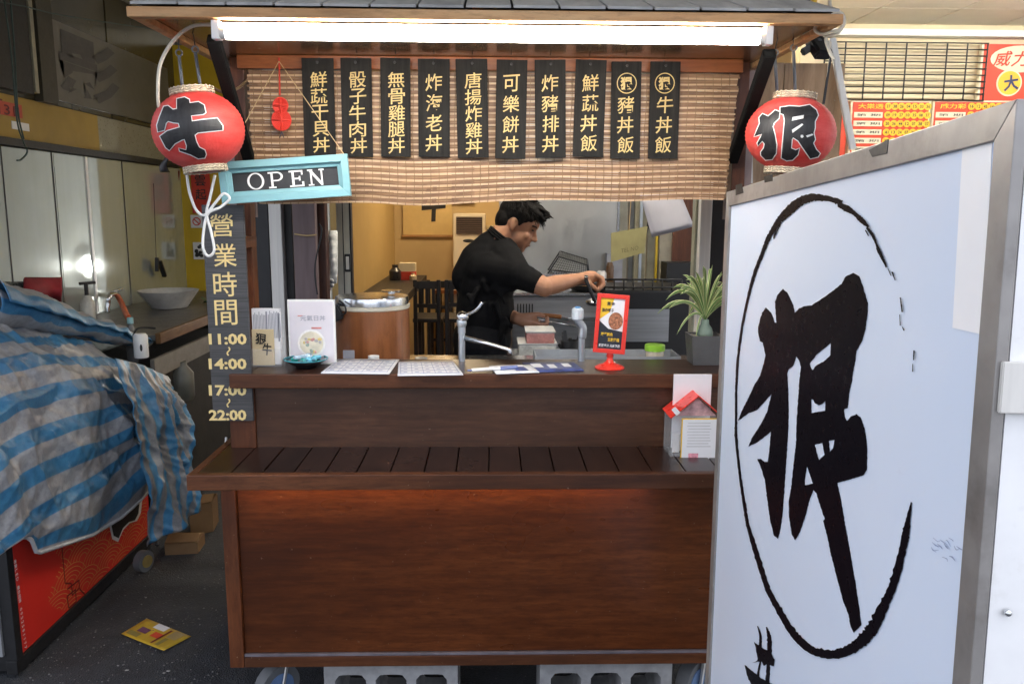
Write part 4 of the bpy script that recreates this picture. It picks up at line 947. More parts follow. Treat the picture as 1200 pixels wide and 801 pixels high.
def adp(u0, v0, u1, v1, mt, nm, k=0):
    bm = bmesh.new(); obox(bm, cen + R_ * (u0 + u1) / 2 * (hw - .012) + U_ * (v0 + v1) / 2 * (hh - .012) + N_ * (.0005 + .0004 * k), R_ * (u1 - u0) / 2 * (hw - .012), N_ * .0002, U_ * (v1 - v0) / 2 * (hh - .012)); return obj(nm, bm, mt, ts)
adv = adp(-1, -1, 1, 1, M('ad_dark', (.02, .025, .035), .4), 'advert'); 
bm = bmesh.new(); f_ = lambda u, v, k: cen + R_ * u * (hw - .012) + U_ * v * (hh - .012) + N_ * (.0008 + .0004 * k)
for pl, mt, k, nm in (([(-1, 1), (1, 1), (1, -.28), (-.2, -.2), (-1, .1)], m_paper, 1, 'white_field'), ([(-1, 1), (.1, 1), (-.2, .45), (-1, .15)], m_lyel, 2, 'yellow_field')):
    bm = bmesh.new(); bm.faces.new([bm.verts.new(f_(u, v, k)) for u, v in pl]); obj(nm, bm, mt, adv)
bm = bmesh.new(); bm.faces.new([bm.verts.new(f_(.35 + .6 * math.cos(q * .262), .12 + .34 * math.sin(q * .262), 3)) for q in range(24)]); obj('dish_picture', bm, M('dish_print', (.35, .14, .07), .5, var=.8, scale=160), adv)
bm = bmesh.new(); 
for k, (s_, u, v, w, h, mt) in enumerate((('黃金', -.15, .78, .024, .012, m_ink), ('酥炸蝦子', -.35, .52, .034, .012, m_ink), ('嚴選豬肉', -.3, -.42, .034, .011, m_lyel), ('五穀雜糧', .3, -.62, .034, .011, m_lyel), ('鮮甜多汁 元氣飽滿', 0, -.86, .062, .009, m_paper))):
    bm = bmesh.new(); put_glyph(bm, s_, plane_fn(f_(u, v, 4), R_, U_), w, h, .02); obj('lettering', bm, mt, adv)
bm = bmesh.new(); lathe(bm, [(.044, CZ1 + .001), (.044, CZ1 + .004), (.036, CZ1 + .009), (.02, CZ1 + .014), (.011, CZ1 + .022), (.0085, CZ1 + .032), (.011, CZ1 + .037), (.008, CZ1 + .05)], (bz.x, YS + .002, 0), 32); obj('foot', bm, m_redpl, ts, 'auto')
# tray, jar
tr = thing('plastic_tray', 'grey shallow tray behind the red table sign', 'tray', (.35, 2.6, .98))
x0, x1, _, _ = span((626, 415), (793, 432), 2.6)
bench = thing('prep_bench', 'stainless preparation bench hidden behind the counter', 'bench', (0, 2.8, 0))
part('bench_top', m_chrome, bench, -.72, .72, 2.53, 2.9, .96, .975); part('carcass', M('brushed_steel', (.42, .43, .44), .35, metal=.9, var=.15, stretch=(.2, 1, 6)), bench, -.72, .72, 2.955, 2.98, .2, .96)
for sx in (-.7, .68):
    for sy in (2.955, 2.96): pass
part('tray_base', M('grey_tray', (.28, .3, .32), .4), tr, x0, x1, 2.54, 2.68, .9765, .984); 
for q in ((x0, x1, 2.54, 2.545), (x0, x1, 2.675, 2.68), (x0, x0 + .005, 2.5455, 2.6745), (x1 - .005, x1, 2.5455, 2.6745)): part('tray_rim', MATS['grey_tray'], tr, *q, .9845, 1.035)
jc = PY(767, 420, 2.6)
jr = thing('jar', 'small clear jar with a lime green lid on the tray', 'jar', (jc.x, 2.6, .985))
bm = bmesh.new(); lathe(bm, [(.028, .985), (.03, .99), (.03, 1.042), (.028, 1.045)], (jc.x, 2.6, 0), 28); obj('body', bm, glass('jar_plastic', (.75, .65, .5), .1, .6), jr, 'auto')
bm = bmesh.new(); lathe(bm, [(.033, 1.0455), (.033, 1.063), (.031, 1.065), (.001, 1.066)], (jc.x, 2.6, 0), 28); obj('lid', bm, M('lime_lid', (.3, .62, .05), .35), jr, 'auto')
# potted plant
YP = 2.42
pc = PY(827, 420, YP); s_ = YP / 950
pot = thing('potted_plant', 'spider like houseplant with striped arching leaves in a square grey pot', 'plant', (pc.x, YP, CZ1))
bm = bmesh.new(); a, b, c, d = span((809, 393), (846, 433), YP)
hw0, hw1 = (b - a) / 2, (b - a) / 2 * .82
v0 = [bm.verts.new((pc.x + sx * hw1, YP + .03 + sy * hw1, CZ1 + .001)) for sx, sy in ((-1, -1), (1, -1), (1, 1), (-1, 1))]; v1 = [bm.verts.new((pc.x + sx * hw0, YP + .03 + sy * hw0, d)) for sx, sy in ((-1, -1), (1, -1), (1, 1), (-1, 1))]
v2 = [bm.verts.new((pc.x + sx * (hw0 - .006), YP + .03 + sy * (hw0 - .006), d)) for sx, sy in ((-1, -1), (1, -1), (1, 1), (-1, 1))]; v3 = [bm.verts.new((pc.x + sx * (hw0 - .008), YP + .03 + sy * (hw0 - .008), d - .012)) for sx, sy in ((-1, -1), (1, -1), (1, 1), (-1, 1))]
bm.faces.new(v0)
for r0_, r1_ in ((v0, v1), (v1, v2), (v2, v3)):
    for k in range(4): bm.faces.new((r0_[k], r0_[(k + 1) % 4], r1_[(k + 1) % 4], r1_[k]))
bm.faces.new(v3); pot_ = obj('pot', bm, M('grey_pot', (.09, .088, .088), .5, var=.15), pot)
bm = bmesh.new()
for k in range(60): ball(bm, (pc.x + rnd.uniform(-.9, .9) * (hw0 - .012), YP + .03 + rnd.uniform(-.9, .9) * (hw0 - .012), d - .008), (.006, .005, .005), seg=6, rings=4)
obj('gravel', bm, M('gravel', (.3, .26, .2), .8, var=.4, scale=60), pot_, kind='stuff')
bc = PY(829, 385, YP); bm = bmesh.new(); lathe(bm, [(.02, d - .012), (.026, d), (.022, d + .018), (.013, d + .03), (.011, d + .045)], (bc.x, YP + .03, 0), 20); obj('bulb_stem', bm, M('green_bulb', (.14, .19, .15), .6, var=.3), pot, True)
def leaf_mat():
    mt, nt, bs = newmat('striped_leaf')
    tc = nt.nodes.new('ShaderNodeTexCoord'); sx = nt.nodes.new('ShaderNodeSeparateXYZ'); nt.links.new(tc.outputs['UV'], sx.inputs[0])
    c = ramp(nt, sx.outputs[0], [(0, (.55, .58, .27)), (.2, (.55, .58, .27)), (.3, (.09, .19, .045)), (.5, (.15, .27, .07)), (.7, (.09, .19, .045)), (.8, (.55, .58, .27)), (1, (.55, .58, .27))])
    nt.links.new(c, bs.inputs['Base Color']); setp(bs, Roughness=.4); MATS['striped_leaf'] = mt; return mt
m_leaf = leaf_mat(); root = Vector((bc.x, YP + .03, d + .045))
targets = [(770, 368, .13), (793, 392, .1), (780, 352, .15), (788, 338, .13), (800, 322, .1), (806, 372, .12), (815, 318, .08), (825, 312, .05), (835, 310, .04), (846, 318, .04), (812, 345, .08), (797, 345, .1), (850, 340, .05), (846, 352, .03), (815, 398, .1), (783, 362, .1)]
for k in range(52):
    if k < len(targets): px, py, arch = targets[k]; dy = rnd.uniform(-.1, .05)
    else:
        an = rnd.uniform(-2.9, .3); px, py, arch, dy = 829 + 52 * math.cos(an) * rnd.uniform(.5, 1), 358 + 46 * math.sin(an) * rnd.uniform(.5, 1), rnd.uniform(.06, .16), rnd.uniform(-.14, .1)
    tip = PY(px, py, YP + .03 + dy); mid = root.lerp(tip, .45) + Vector((0, 0, arch * .75)); w = rnd.uniform(.0032, .0052)
    def fn(u, v):
        p = root * (1 - v) ** 2 + mid * 2 * v * (1 - v) + tip * v * v; tn = ((mid - root) * (1 - v) + (tip - mid) * v).normalized()
        s = tn.cross(Vector((.3 * math.sin(k), -1, .2))).normalized(); ww = w * min(1, (1 - v) * 4.5 + .03) * min(1, .6 + v * 2)
        return p + s * (u - .5) * 2 * ww + tn.cross(s) * (abs(u - .5) * ww * .8)
    bm = bmesh.new(); grid(bm, fn, 4, 14); obj('leaf', bm, m_leaf, pot, solid=.0006, recalc=False)
# clear donation box with red roof on the lower shelf
YD = 2.2
x0, x1, z0, z1 = span((786, 470), (838, 550), YD); z0 = SZ1 + .001
db = thing('donation_box', 'clear acrylic collection box with a red house roof on the lower shelf', 'donation box', ((x0 + x1) / 2, YD, SZ1))
zr = PY(812, 487, YD).z
for q in ((x0, x1, YD, YD + .003), (x0, x1, YD + .087, YD + .09)): part('acrylic_wall', m_acr, db, *q, z0, zr)
for q in ((x0, x0 + .003), (x1 - .003, x1)): part('acrylic_wall', m_acr, db, *q, YD + .0035, YD + .0865, z0, zr)
part('acrylic_base', m_acr, db, x0 + .0035, x1 - .0035, YD + .0035, YD + .0865, z0, z0 + .006)
ap = PY(818, 463, YD); lo = PY(785, 489, YD); hi_ = PY(842, 484, YD)
for (p, q, mt) in ((lo, ap, m_redpl), (ap, hi_, m_redpl)):
    bm = bmesh.new(); d0 = (q - p); n_ = Vector((-d0.z, 0, d0.x)).normalized() * .0015
    obox(bm, (p + q) / 2 + Vector((0, .045, 0)), d0 / 2, (0, .055, 0), n_); obj('roof_flap', bm, mt, db)
gb = [(x0, zr + .001), (x1, zr + .001), (ap.x + .02, ap.z - .02), (ap.x - .005, ap.z - .02)]
bm = bmesh.new(); bm.faces.new([bm.verts.new((x, YD + .001, z)) for x, z in ((x0 + .012, zr), (x1, zr), (x1 - .004, zr + .005), (ap.x, ap.z - .008))]); obj('gable_picture', bm, M('pink_photo', (.5, .3, .3), .5, var=.5, scale=40), db)
a, b, c, d = span((798, 490), (839, 545), YD - .003)
nt_ = part('notice_border', m_lyel, db, a, b, YD - .003, YD - .001, c, d); ntc = part('notice', m_paper, db, a + .003, b - .001, YD - .0042, YD - .0032, c + .001, d - .003)
bm = bmesh.new(); sheet_text(bm, [(a + .015 + rnd.uniform(0, .006), b - .015 - rnd.uniform(0, .008), d - .014 - k * .0085, d - .012 - k * .0085) for k in range(9)], lambda u, v: Vector((u, YD - .0046, v))); obj('print_lines', bm, M('pale_grey_print', (.5, .5, .5), .6), ntc)
bm = bmesh.new(); sheet_text(bm, [(a + .022, a + .05, c + .012, c + .036), (a + .064, a + .076, c + .012, c + .022)], lambda u, v: Vector((u, YD - .0047, v))); obj('red_stamp', bm, M('stamp_pink', (.75, .3, .36), .6, var=.4, scale=200), ntc)
a, b, c, d = span((793, 442), (838, 485), YD + .02)
wc = part('white_leaflet', m_paper, None, a, b, YD + .062, YD + .068, z0 + .008, d); tag(wc, 'plain white leaflet standing up inside the clear collection box', 'leaflet')
for k in range(3): part('slip', m_paper, db, x0 + .01 + k * .006, x0 + .03 + k * .006, YD + .02 + .012 * k, YD + .024 + .012 * k, z0 + .007, z0 + .06)
bm = bmesh.new(); bar(bm, PY(789, 478, YD - .014), PY(795, 485, YD - .014), .014, .001, (0, -1, 0)); obj('roof_label', bm, m_paper, db)
# ================================================================== BEHIND THE COUNTER
m_post = M('plum_brown_post', (.17, .12, .12), .5, var=.2, stretch=(3, 3, .3)); m_dkwood = wood('dark_post', (.03, .01, .006), (.06, .02, .01), (.09, .035, .015), 'z', .45)
m_grn = M('grey_green_frame', (.3, .3, .22), .5, var=.15); m_redwood = wood('red_wood_panel', (.08, .025, .01), (.15, .05, .02), (.2, .075, .03), 'z', .4)
def upright(name, px0, px1, Y, mt, parent, dp=.05, z0=.0, z1=2.3, bev=.003):
    a = PY(px0, 330, Y).x; b = PY(px1, 330, Y).x; return part(name, mt, parent, a, b, Y, Y + dp, z0, z1, bev=bev)
sf = thing('shop_front_frame', 'aluminium and timber uprights of the shop front at the left of the window', 'door frame', (PY(350, 330, 3.05).x, 3.05, 0))
upright('dark_infill', 288, 317.5, 3.04, m_black, sf); upright('aluminium_upright', 318, 332.5, 3.02, m_alu, sf); upright('dark_infill', 333, 345, 3.06, m_black, sf)
upright('timber_post', 345.5, 371.5, 3.0, m_post, sf, .08); upright('timber_post', 372, 383, 3.04, m_dkwood, sf, .06)
upright('door_stile', 396, 411, 3.2, M('pale_door_stile', (.62, .6, .5), .4, metal=.0, var=.08), sf, .04); upright('door_edge', 403, 404, 3.196, m_black, sf, .003, bev=0)
upright('dark_edge', 411.2, 413, 3.2, m_black, sf, .04, bev=0)
bm = bmesh.new(); p = PY(407.5, 308, 3.19); box(bm, p.x - .012, p.x + .012, 3.186, 3.199, p.z - .035, p.z + .035, .004); obj('handle_plate', bm, m_iron, sf, 'auto')
bm = bmesh.new(); box(bm, p.x - .006, p.x + .006, 3.183, 3.1855, p.z - .025, p.z + .025); obj('handle_recess', bm, m_alu, sf)
bm = bmesh.new(); tube(bm, smooth_path([PY(345, 274, 2.99), PY(358, 276, 2.985), PY(371, 275, 2.99)]), .003, 6); obj('tied_string', bm, m_twine, sf)
bm = bmesh.new(); tube(bm, smooth_path([PY(374, 262, 2.99), PY(377, 272, 2.99), PY(371, 300, 2.99), PY(369, 320, 2.99), PY(372, 345, 2.99)]), .003, 6); obj('cable', bm, m_iron, sf)
fr = thing('shop_front_frame', 'aluminium upright and dark infill at the right of the window by the plant', 'door frame', (PY(825, 330, 3.02).x, 3.02, 0))
upright('aluminium_upright', 818, 831, 3.0, m_alu, fr); upright('dark_infill', 831.5, 880, 3.03, m_black, fr); upright('green_upright', 812, 817.5, 3.04, m_grn, fr)
# hanging cushion bag
cb = thing('hanging_bag', 'pale quilted bag hanging by the sliding door', 'bag', PY(388, 330, 3.12))
bm = bmesh.new(); grid(bm, lambda u, v: PY(381 + 14 * u + 5 * v * (1 - u), 270 + 62 * v, 3.14 - .04 * math.sin(math.pi * u) * math.sin(math.pi * min(1, v + .1)) + .004 * math.sin(v * 40)), 10, 24); obj('body', bm, M('quilted_white', (.75, .75, .7), .7, var=.3, scale=30), cb, solid=.006)
bm = bmesh.new()
for k in range(14): p = PY(377 + k % 5 * 3, 325 + 14 * (k / 14), 3.12); ball(bm, p, .009, seg=8, rings=6)
obj('fringe', bm, M('grey_fringe', (.3, .3, .3), .8), cb, True)
bm = bmesh.new(); tube(bm, [PY(384, 271, 3.14), PY(383, 262, 3.14), PY(377, 262, 3.06)], .003, 6); obj('strap', bm, m_iron, cb)
# rice tub with steel lid
YC = 2.74; c0 = PY(437, 395, YC); r = (PY(480, 395, YC).x - PY(394, 395, YC).x) / 2
tb = thing('rice_tub', 'round wood grained rice tub with a shiny steel lid behind the menu stand', 'tub', (c0.x, YC, .976))
m_tub = wood('tub_veneer', (.16, .05, .015), (.27, .095, .032), (.33, .125, .045), 'z', .35, .3, 4)
zt = PY(437, 366, YC - r).z
bm = bmesh.new(); lathe(bm, [(r * .98, .976), (r, .985), (r, zt)], (c0.x, YC, 0), 56); obj('body', bm, m_tub, tb, 'auto')
bm = bmesh.new(); lathe(bm, [(r * 1.0, zt + .0005), (r * 1.02, zt + .003), (r * 1.02, zt + .013), (r * .99, zt + .015)], (c0.x, YC, 0), 56); obj('cream_band', bm, M('cream_plastic', (.6, .56, .45), .4), tb, 'auto')
bm = bmesh.new(); lathe(bm, [(r * .985, zt + .0155), (r * .985, zt + .036), (r * .97, zt + .041), (r * .6, zt + .046), (.001, zt + .05)], (c0.x, YC, 0), 56); lid_ = obj('lid', bm, m_chrome, tb, 'auto')
bm = bmesh.new(); p = Vector((c0.x + r * .55, YC - .02, zt + .05)); lathe(bm, [(.012, 0), (.012, .006), (.032, .008), (.034, .012), (.001, .014)], p, 24); obj('lid_knob', bm, m_chrome, lid_, 'auto')
bm = bmesh.new(); bar(bm, PY(390, 358, YC - .08), PY(399, 374, YC - .08), .05, .04, bev=.005); obj('latch', bm, m_black, tb)
bm = bmesh.new(); tube(bm, smooth_path([PY(398, 352, YC - .1), PY(404, 358, YC - .12), PY(405, 366, YC - .12), PY(399, 370, YC - .1)]), .003, 6); obj('bail', bm, m_iron, tb, True)
for (px, py, lab, rr) in ((437, 419, 'small white saucer behind the order forms', .018), (493, 421, 'small grey dish behind the order forms', .02)):
    p = PY(px, py, 2.56); bm = bmesh.new(); lathe(bm, [(rr * .7, .976), (rr, p.z - .006), (rr, p.z + .004), (rr * .8, p.z + .004), (.001, p.z - .002)], (p.x, 2.575, 0), 24); tag(obj('small_dish', bm, m_whitep if rr < .019 else m_pipe, smooth='auto'), lab, 'dish')
p = PY(408, 416, 2.56); tag(part('grey_card', m_greyp, None, p.x - .018, p.x + .018, 2.57, 2.573, .976, p.z + .014), 'small grey card behind the leftmost order form', 'card')
# ---- eating room
pm = thing('wall_banner', 'cream cloth banner with a brushed black bull character on the yellow back wall', 'banner', PY(500, 275, 7.98))
a, b, c, d = span((472, 205), (529.5, 275), 7.98); part('cloth', M('cream_cloth', (.62, .46, .2), .7, var=.05), pm, a, b, 7.975, 7.99, c, d); part('rod', m_raw, pm, a - .01, b + .01, 7.97, 7.995, c - .02, c)
bm = bmesh.new(); p = PY(508, 240, 7.97); put_glyph(bm, '牛', plane_fn((p.x, 7.972, p.z + .01), (1, 0, .1), (.05, 0, 1)), .24, .34, .05); obj('lettering', bm, m_black, pm)
YAc = 7.55
a, b, c, d = span((531, 250), (569, 330), YAc)
ac = thing('air_conditioner', 'tall cream floor standing air conditioner behind the cook', 'air conditioner', ((a + b) / 2, YAc, 0))
m_acp = M('cream_appliance', (.62, .55, .42), .4, var=.04); part('cabinet', m_acp, ac, a, b, YAc, YAc + .3, .03, d, bev=.012)
zz0, zz1 = PY(550, 274, YAc).z, PY(550, 254, YAc).z
grl = part('grille', m_black, ac, a + .03, b - .03, YAc - .006, YAc - .001, zz0, zz1)
for k in range(9): part('louvre', M('brown_louvre', (.12, .08, .06), .5), grl, a + .032, b - .032, YAc - .014, YAc - .0065, zz0 + (zz1 - zz0) * (k + .2) / 9, zz0 + (zz1 - zz0) * (k + .6) / 9)
bm = bmesh.new(); p = PY(549, 282, YAc); ball(bm, (p.x, YAc - .002, p.z), (.052, .004, .016)); obj('badge', bm, m_iron, ac, True)
part('wall_box', M('pale_wall_box', (.6, .5, .32), .5), shop, PY(569, 266, 7.95).x, PY(582, 266, 7.95).x, 7.9, 7.99, PY(575, 278, 7.95).z, PY(575, 264, 7.95).z)
part('dark_header', M('dark_header_wood', (.06, .03, .015), .5), shop, PY(529.5, 240, 7.98).x, PY(556, 240, 7.98).x, 7.96, 7.995, 1.55, 2.0)
part('pipe', m_acp, shop, PY(447, 300, 7.98).x, PY(448.5, 300, 7.98).x, 7.97, 7.99, .9, PY(447, 282, 7.98).z)
# bar table along the wall
TZ = PY(450, 330, 6.7).z
bt = thing('bar_table', 'long black table against the yellow wall of the eating room', 'table', (-.6, 6.95, 0))
xa, xb = -.93, PY(492, 330, 6.7).x
part('top', m_black, bt, xa, xb, 5.7, 7.4, TZ - .06, TZ, bev=.004); part('apron', m_black, bt, xa + .01, xb - .01, 5.75, 5.78, TZ - .3, TZ - .061)
for sx in (xa + .03, xb - .07):
    for sy in (5.8, 7.33): part('leg', m_black, bt, sx, sx + .045, sy, sy + .045, .03, TZ - .0605)
items = [(428, 317, 'dark soy bottle on the black table', 'bottle', .028, .16, (.03, .02, .02)), (463, 318, 'round dark fan on the black table', 'fan', .05, .13, (.03, .03, .035)), (484, 326, 'small cream cup at the end of the black table', 'cup', .03, .06, (.6, .5, .35))]
for px, py, lab, cat, rr, hh_, colr in items:
    p = PY(px, py, 6.85); bm = bmesh.new(); lathe(bm, [(rr * .9, TZ), (rr, TZ + .01), (rr, TZ + hh_ * .6), (rr * .5, TZ + hh_ * .8), (rr * .5, TZ + hh_)], (p.x, 6.85, 0), 18); tag(obj(cat if cat != 'bottle' else 'sauce_bottle', bm, M('item_' + cat, colr, .3), smooth='auto'), lab, cat)
p = PY(437, 319, 6.85); tag(part('picture_card', M('cream_card2', (.6, .5, .3), .6), None, p.x - .03, p.x + .03, 6.84, 6.85, TZ, TZ + .14), 'cream picture card beside the soy bottle', 'card')
a, b, c, d = span((468, 308), (487, 328), 6.9)
rb = thing('sauce_box', 'red and cream carton on the black table', 'carton', ((a + b) / 2, 6.9, TZ)); part('lower', m_redpaper, rb, a, b, 6.86, 6.98, TZ, (TZ + d) / 2); part('upper', m_lwhite, rb, a, b, 6.86, 6.98, (TZ + d) / 2 + .001, d)
def chair(px0, px1, Y, lab, rot):
    a = PY(px0, 335, Y).x; b = PY(px1, 335, Y).x; zt_ = PY((px0 + px1) / 2, 328, Y).z; zs = PY((px0 + px1) / 2, 374, Y).z; zs = max(.44, zs)
    t = thing('dining_chair', lab, 'chair', ((a + b) / 2, Y + .2, .03), 'black dining chairs'); w = .03
    for x in (a, b - w):
        part('back_post', m_black, t, x, x + w, Y, Y + w, .03, zt_, bev=.004); part('leg', m_black, t, x, x + w, Y + .36, Y + .39, .03, zs - .03, bev=.004)
        part('side_stretcher', m_black, t, x + .006, x + w - .006, Y + w, Y + .36, .2, .225)
    part('top_rail', m_black, t, a + w, b - w, Y + .004, Y + .024, zt_ - .07, zt_ - .01, bev=.003); part('lower_rail', m_black, t, a + w, b - w, Y + .004, Y + .024, zs + .09, zs + .12)
    for k in range(3): xx = a + w + (b - a - 2 * w) * (k + .5) / 3; part('back_slat', m_black, t, xx - .012, xx + .012, Y + .008, Y + .02, zs + .12, zt_ - .07)
    part('seat', m_black, t, a - .01, b + .01, Y + .031, Y + .42, zs - .03, zs, bev=.006); part('front_stretcher', m_black, t, a + w, b - w, Y + .365, Y + .385, .28, .305)
chair(484, 516, 6.25, 'black slatted dining chair beside the rice tub, its back toward us', 0)
chair(521, 553, 5.9, 'black slatted dining chair half hidden behind the cook', 0)
chair(500, 530, 7.1, 'black slatted dining chair farthest back under the banner', 0)
st2 = thing('side_table', 'small wooden table between the black chairs below the banner', 'table', (PY(522, 345, 7.0).x, 7.5, .03))
a = PY(505, 345, 7.0).x; b = PY(560, 345, 7.0).x; part('top', m_tub, st2, a, b, 7.5, 7.9, .72, .75)
for sx in (a, b - .04): part('leg', m_black, st2, sx, sx + .04, 7.52, 7.56, .03, .72); part('leg', m_black, st2, sx, sx + .04, 7.84, 7.88, .03, .72)
# ---- cooking line
m_hood = MATS.get('hood_steel') or M('hood_steel', (.5, .5, .48), .34, metal=.95, var=.1, scale=2, stretch=(1.5, 1, .8), bmp=.0)
hd = thing('steel_splashback', 'big brushed steel splashback sheet behind the cook', 'splashback', (PY(660, 300, 4.7).x, 4.7, 0))
a = PY(585, 300, 4.7).x; b = PY(722, 300, 4.7).x; part('sheet', m_hood, hd, a, b, 4.7, 4.72, .0, 2.3); part('edge_trim', m_chrome, hd, b + .001, b + .012, 4.69, 4.72, 0, 2.3)
x0, x1, z0, z1 = span((600, 347), (706, 440), 4.0)
sv = thing('steel_stove', 'stainless cooking range in front of the cook', 'stove', ((x0 + x1) / 2, 4.2, 0))
m_bst = MATS['brushed_steel']; part('body', m_bst, sv, x0, x1, 4.0, 4.65, .08, z1, bev=.006); part('top_plate', m_chrome, sv, x0 - .01, x1 + .01, 3.98, 4.66, z1 + .001, z1 + .02, bev=.004)
for k in range(6): p = PY(606 + k * 3.4, 361, 4.0); part('vent_slot', m_black, sv, p.x, p.x + .006, 3.996, 4.0, p.z - .022, p.z + .022)
for sx in (x0 + .03, x1 - .08):
    for sy in (4.03, 4.55): part('leg', m_black, sv, sx, sx + .05, sy, sy + .05, 0, .08)
part('front_rail', m_chrome, sv, x0 + .03, x1 - .03, 3.97, 3.99, z1 - .12, z1 - .1)
zst = z1 + .02
# wire basket on the stove
bk = thing('fry_basket', 'tilted dark wire basket on the cooking range', 'basket', (*PY(665, 320, 4.3).xy, zst))
q = [PY(640, 318, 4.2), PY(690, 322, 4.2), PY(688, 305, 4.2), PY(655, 295, 4.2)]
dv = Vector((.02, .16, .02)); dz = zst + .008 - min(p.z for p in q); q = [p + Vector((0, 0, dz * .4)) for p in q]
bm = bmesh.new()
for i in range(4):
    tube(bm, [q[i], q[(i + 1) % 4]], .004, 6); tube(bm, [q[i] + dv, q[(i + 1) % 4] + dv], .004, 6); tube(bm, [q[i], q[i] + dv], .004, 6)
obj('frame', bm, m_iron, bk)
bm = bmesh.new()
for k in range(1, 16): tube(bm, [q[0].lerp(q[1], k / 16), q[3].lerp(q[2], k / 16), q[3].lerp(q[2], k / 16) + dv], .0013, 4)
for k in range(1, 8): tube(bm, [q[0].lerp(q[3], k / 8), q[1].lerp(q[2], k / 8)], .0013, 4); tube(bm, [q[3] + dv * k / 8, q[2] + dv * k / 8], .0013, 4)
obj('wire_mesh', bm, M('grey_wire', (.12, .12, .11), .4, metal=.6), bk, kind='stuff')
bm = bmesh.new(); bar(bm, PY(636, 322, 4.1), PY(700, 322, 4.1), .012, .01); obj('rest', bm, m_chrome, bk)
# pan and other tools on the range
pnp = PY(686, 346, 4.1)
pan = thing('frying_pan', 'dark pan with food on the cooking range under the cook\'s hand', 'pan', (pnp.x, 4.12, zst)); bm = bmesh.new(); lathe(bm, [(.07, zst + .001), (.1, zst + .03), (.095, zst + .03), (.066, zst + .006), (.001, zst + .006)], (pnp.x, 4.1, 0), 28); obj('bowl', bm, m_iron, pan, 'auto')
bm = bmesh.new()
for k in range(18): a_ = rnd.uniform(0, 6.3); ball(bm, (pnp.x + .05 * math.cos(a_) * rnd.random(), 4.1 + .05 * math.sin(a_) * rnd.random(), zst + .012), (.014, .01, .008), seg=7, rings=5)
obj('food', bm, M('fried_food', (.35, .16, .05), .6, var=.5, scale=50), pan, True, kind='stuff')
for px, py, rr, hh_, colr, mtl, nm, lab, cat in ((655, 344, .055, .07, (.5, .5, .5), .9, 'steel_pot', 'small steel pot on the cooking range behind the cook\'s forearm', 'pot'), (704, 350, .03, .075, (.7, .7, .68), 0, 'plastic_tub', 'white plastic tub on the range beside the cook\'s hand', 'tub'), (620, 346, .04, .05, (.45, .46, .47), .9, 'steel_pot', 'low steel pot on the range near the cook\'s sleeve', 'pot'), (714, 345, .022, .12, (.1, .05, .02), 0, 'sauce_bottle', 'dark sauce bottle at the right end of the range', 'bottle')):
    p = PY(px, py, 4.45); bm = bmesh.new(); prof = [(rr * .92, zst), (rr, zst + .006), (rr, zst + hh_ * .8), (rr * (1.04 if mtl else .6), zst + hh_), (rr * (.95 if mtl else .55), zst + hh_), (rr * .9, zst + hh_ * .75), (.001, zst + hh_ * .7)]
    tag(obj(nm, bm if not lathe(bm, prof, (p.x, 4.45, 0), 24) else bm, M('clutter_' + nm + str(px), colr, .3, metal=mtl), smooth='auto'), lab, cat)
# plastic boxes and a utensil bunch between cook and counter
YQ = 3.0
bn2 = thing('under_bench', 'low steel bench under the plastic food boxes', 'bench', (.1, 3.15, 0)); x0, x1, _, _ = span((596, 400), (720, 420), 3.15); zq = PY(650, 424, 3.0).z
part('top', m_bst, bn2, x0, x1, 3.0, 3.3, zq - .02, zq, bev=.003)
for sx in (x0 + .01, x1 - .05):
    for sy in (3.02, 3.25): part('leg', m_bst, bn2, sx, sx + .035, sy, sy + .035, 0, zq - .0205)
for (p0, p1, colr, lab) in (((608, 404), (652, 424), (.5, .5, .45), 'clear plastic food box in front of the cook'), ((617, 390), (650, 403), (.45, .2, .17), 'plastic box of pink food stacked on the clear one')):
    a, b, c, d = span(p0, p1, 3.05); c = zq if p0[1] > 400 else c
    t = thing('food_box', lab, 'food box', ((a + b) / 2, 3.1, c), 'food boxes by the range'); part('box', M('box_%d' % p0[1], colr, .25, var=.3, scale=20), t, a, b, 3.05, 3.2, c + .001, d, bev=.006); part('lid', M('clear_lid', (.45, .45, .43), .2), t, a - .004, b + .004, 3.045, 3.205, d + .0005, d + .006, bev=.002)
ut = thing('utensil_bunch', 'bunch of black utensils standing behind the right tap', 'utensils', (*PY(667, 420, 3.08).xy, zq)); bm = bmesh.new()
p0 = PY(667, 424, 3.08); lathe(bm, [(.03, zq), (.035, zq + .07), (.032, zq + .07), (.028, zq + .004)], (p0.x, 3.08, 0), 20); obj('holder', bm, m_iron, ut, 'auto')
for k in range(12):
    px = 654 + rnd.uniform(0, 30); py = rnd.uniform(386, 404); e = PY(px, py, 3.08 + rnd.uniform(-.04, .04)); bm = bmesh.new(); bar(bm, Vector((p0.x + (e.x - p0.x) * .3, 3.08, zq + .01)), e, .012, .004, (0, 1, 0), .001); obj('utensil', bm, m_black, ut)
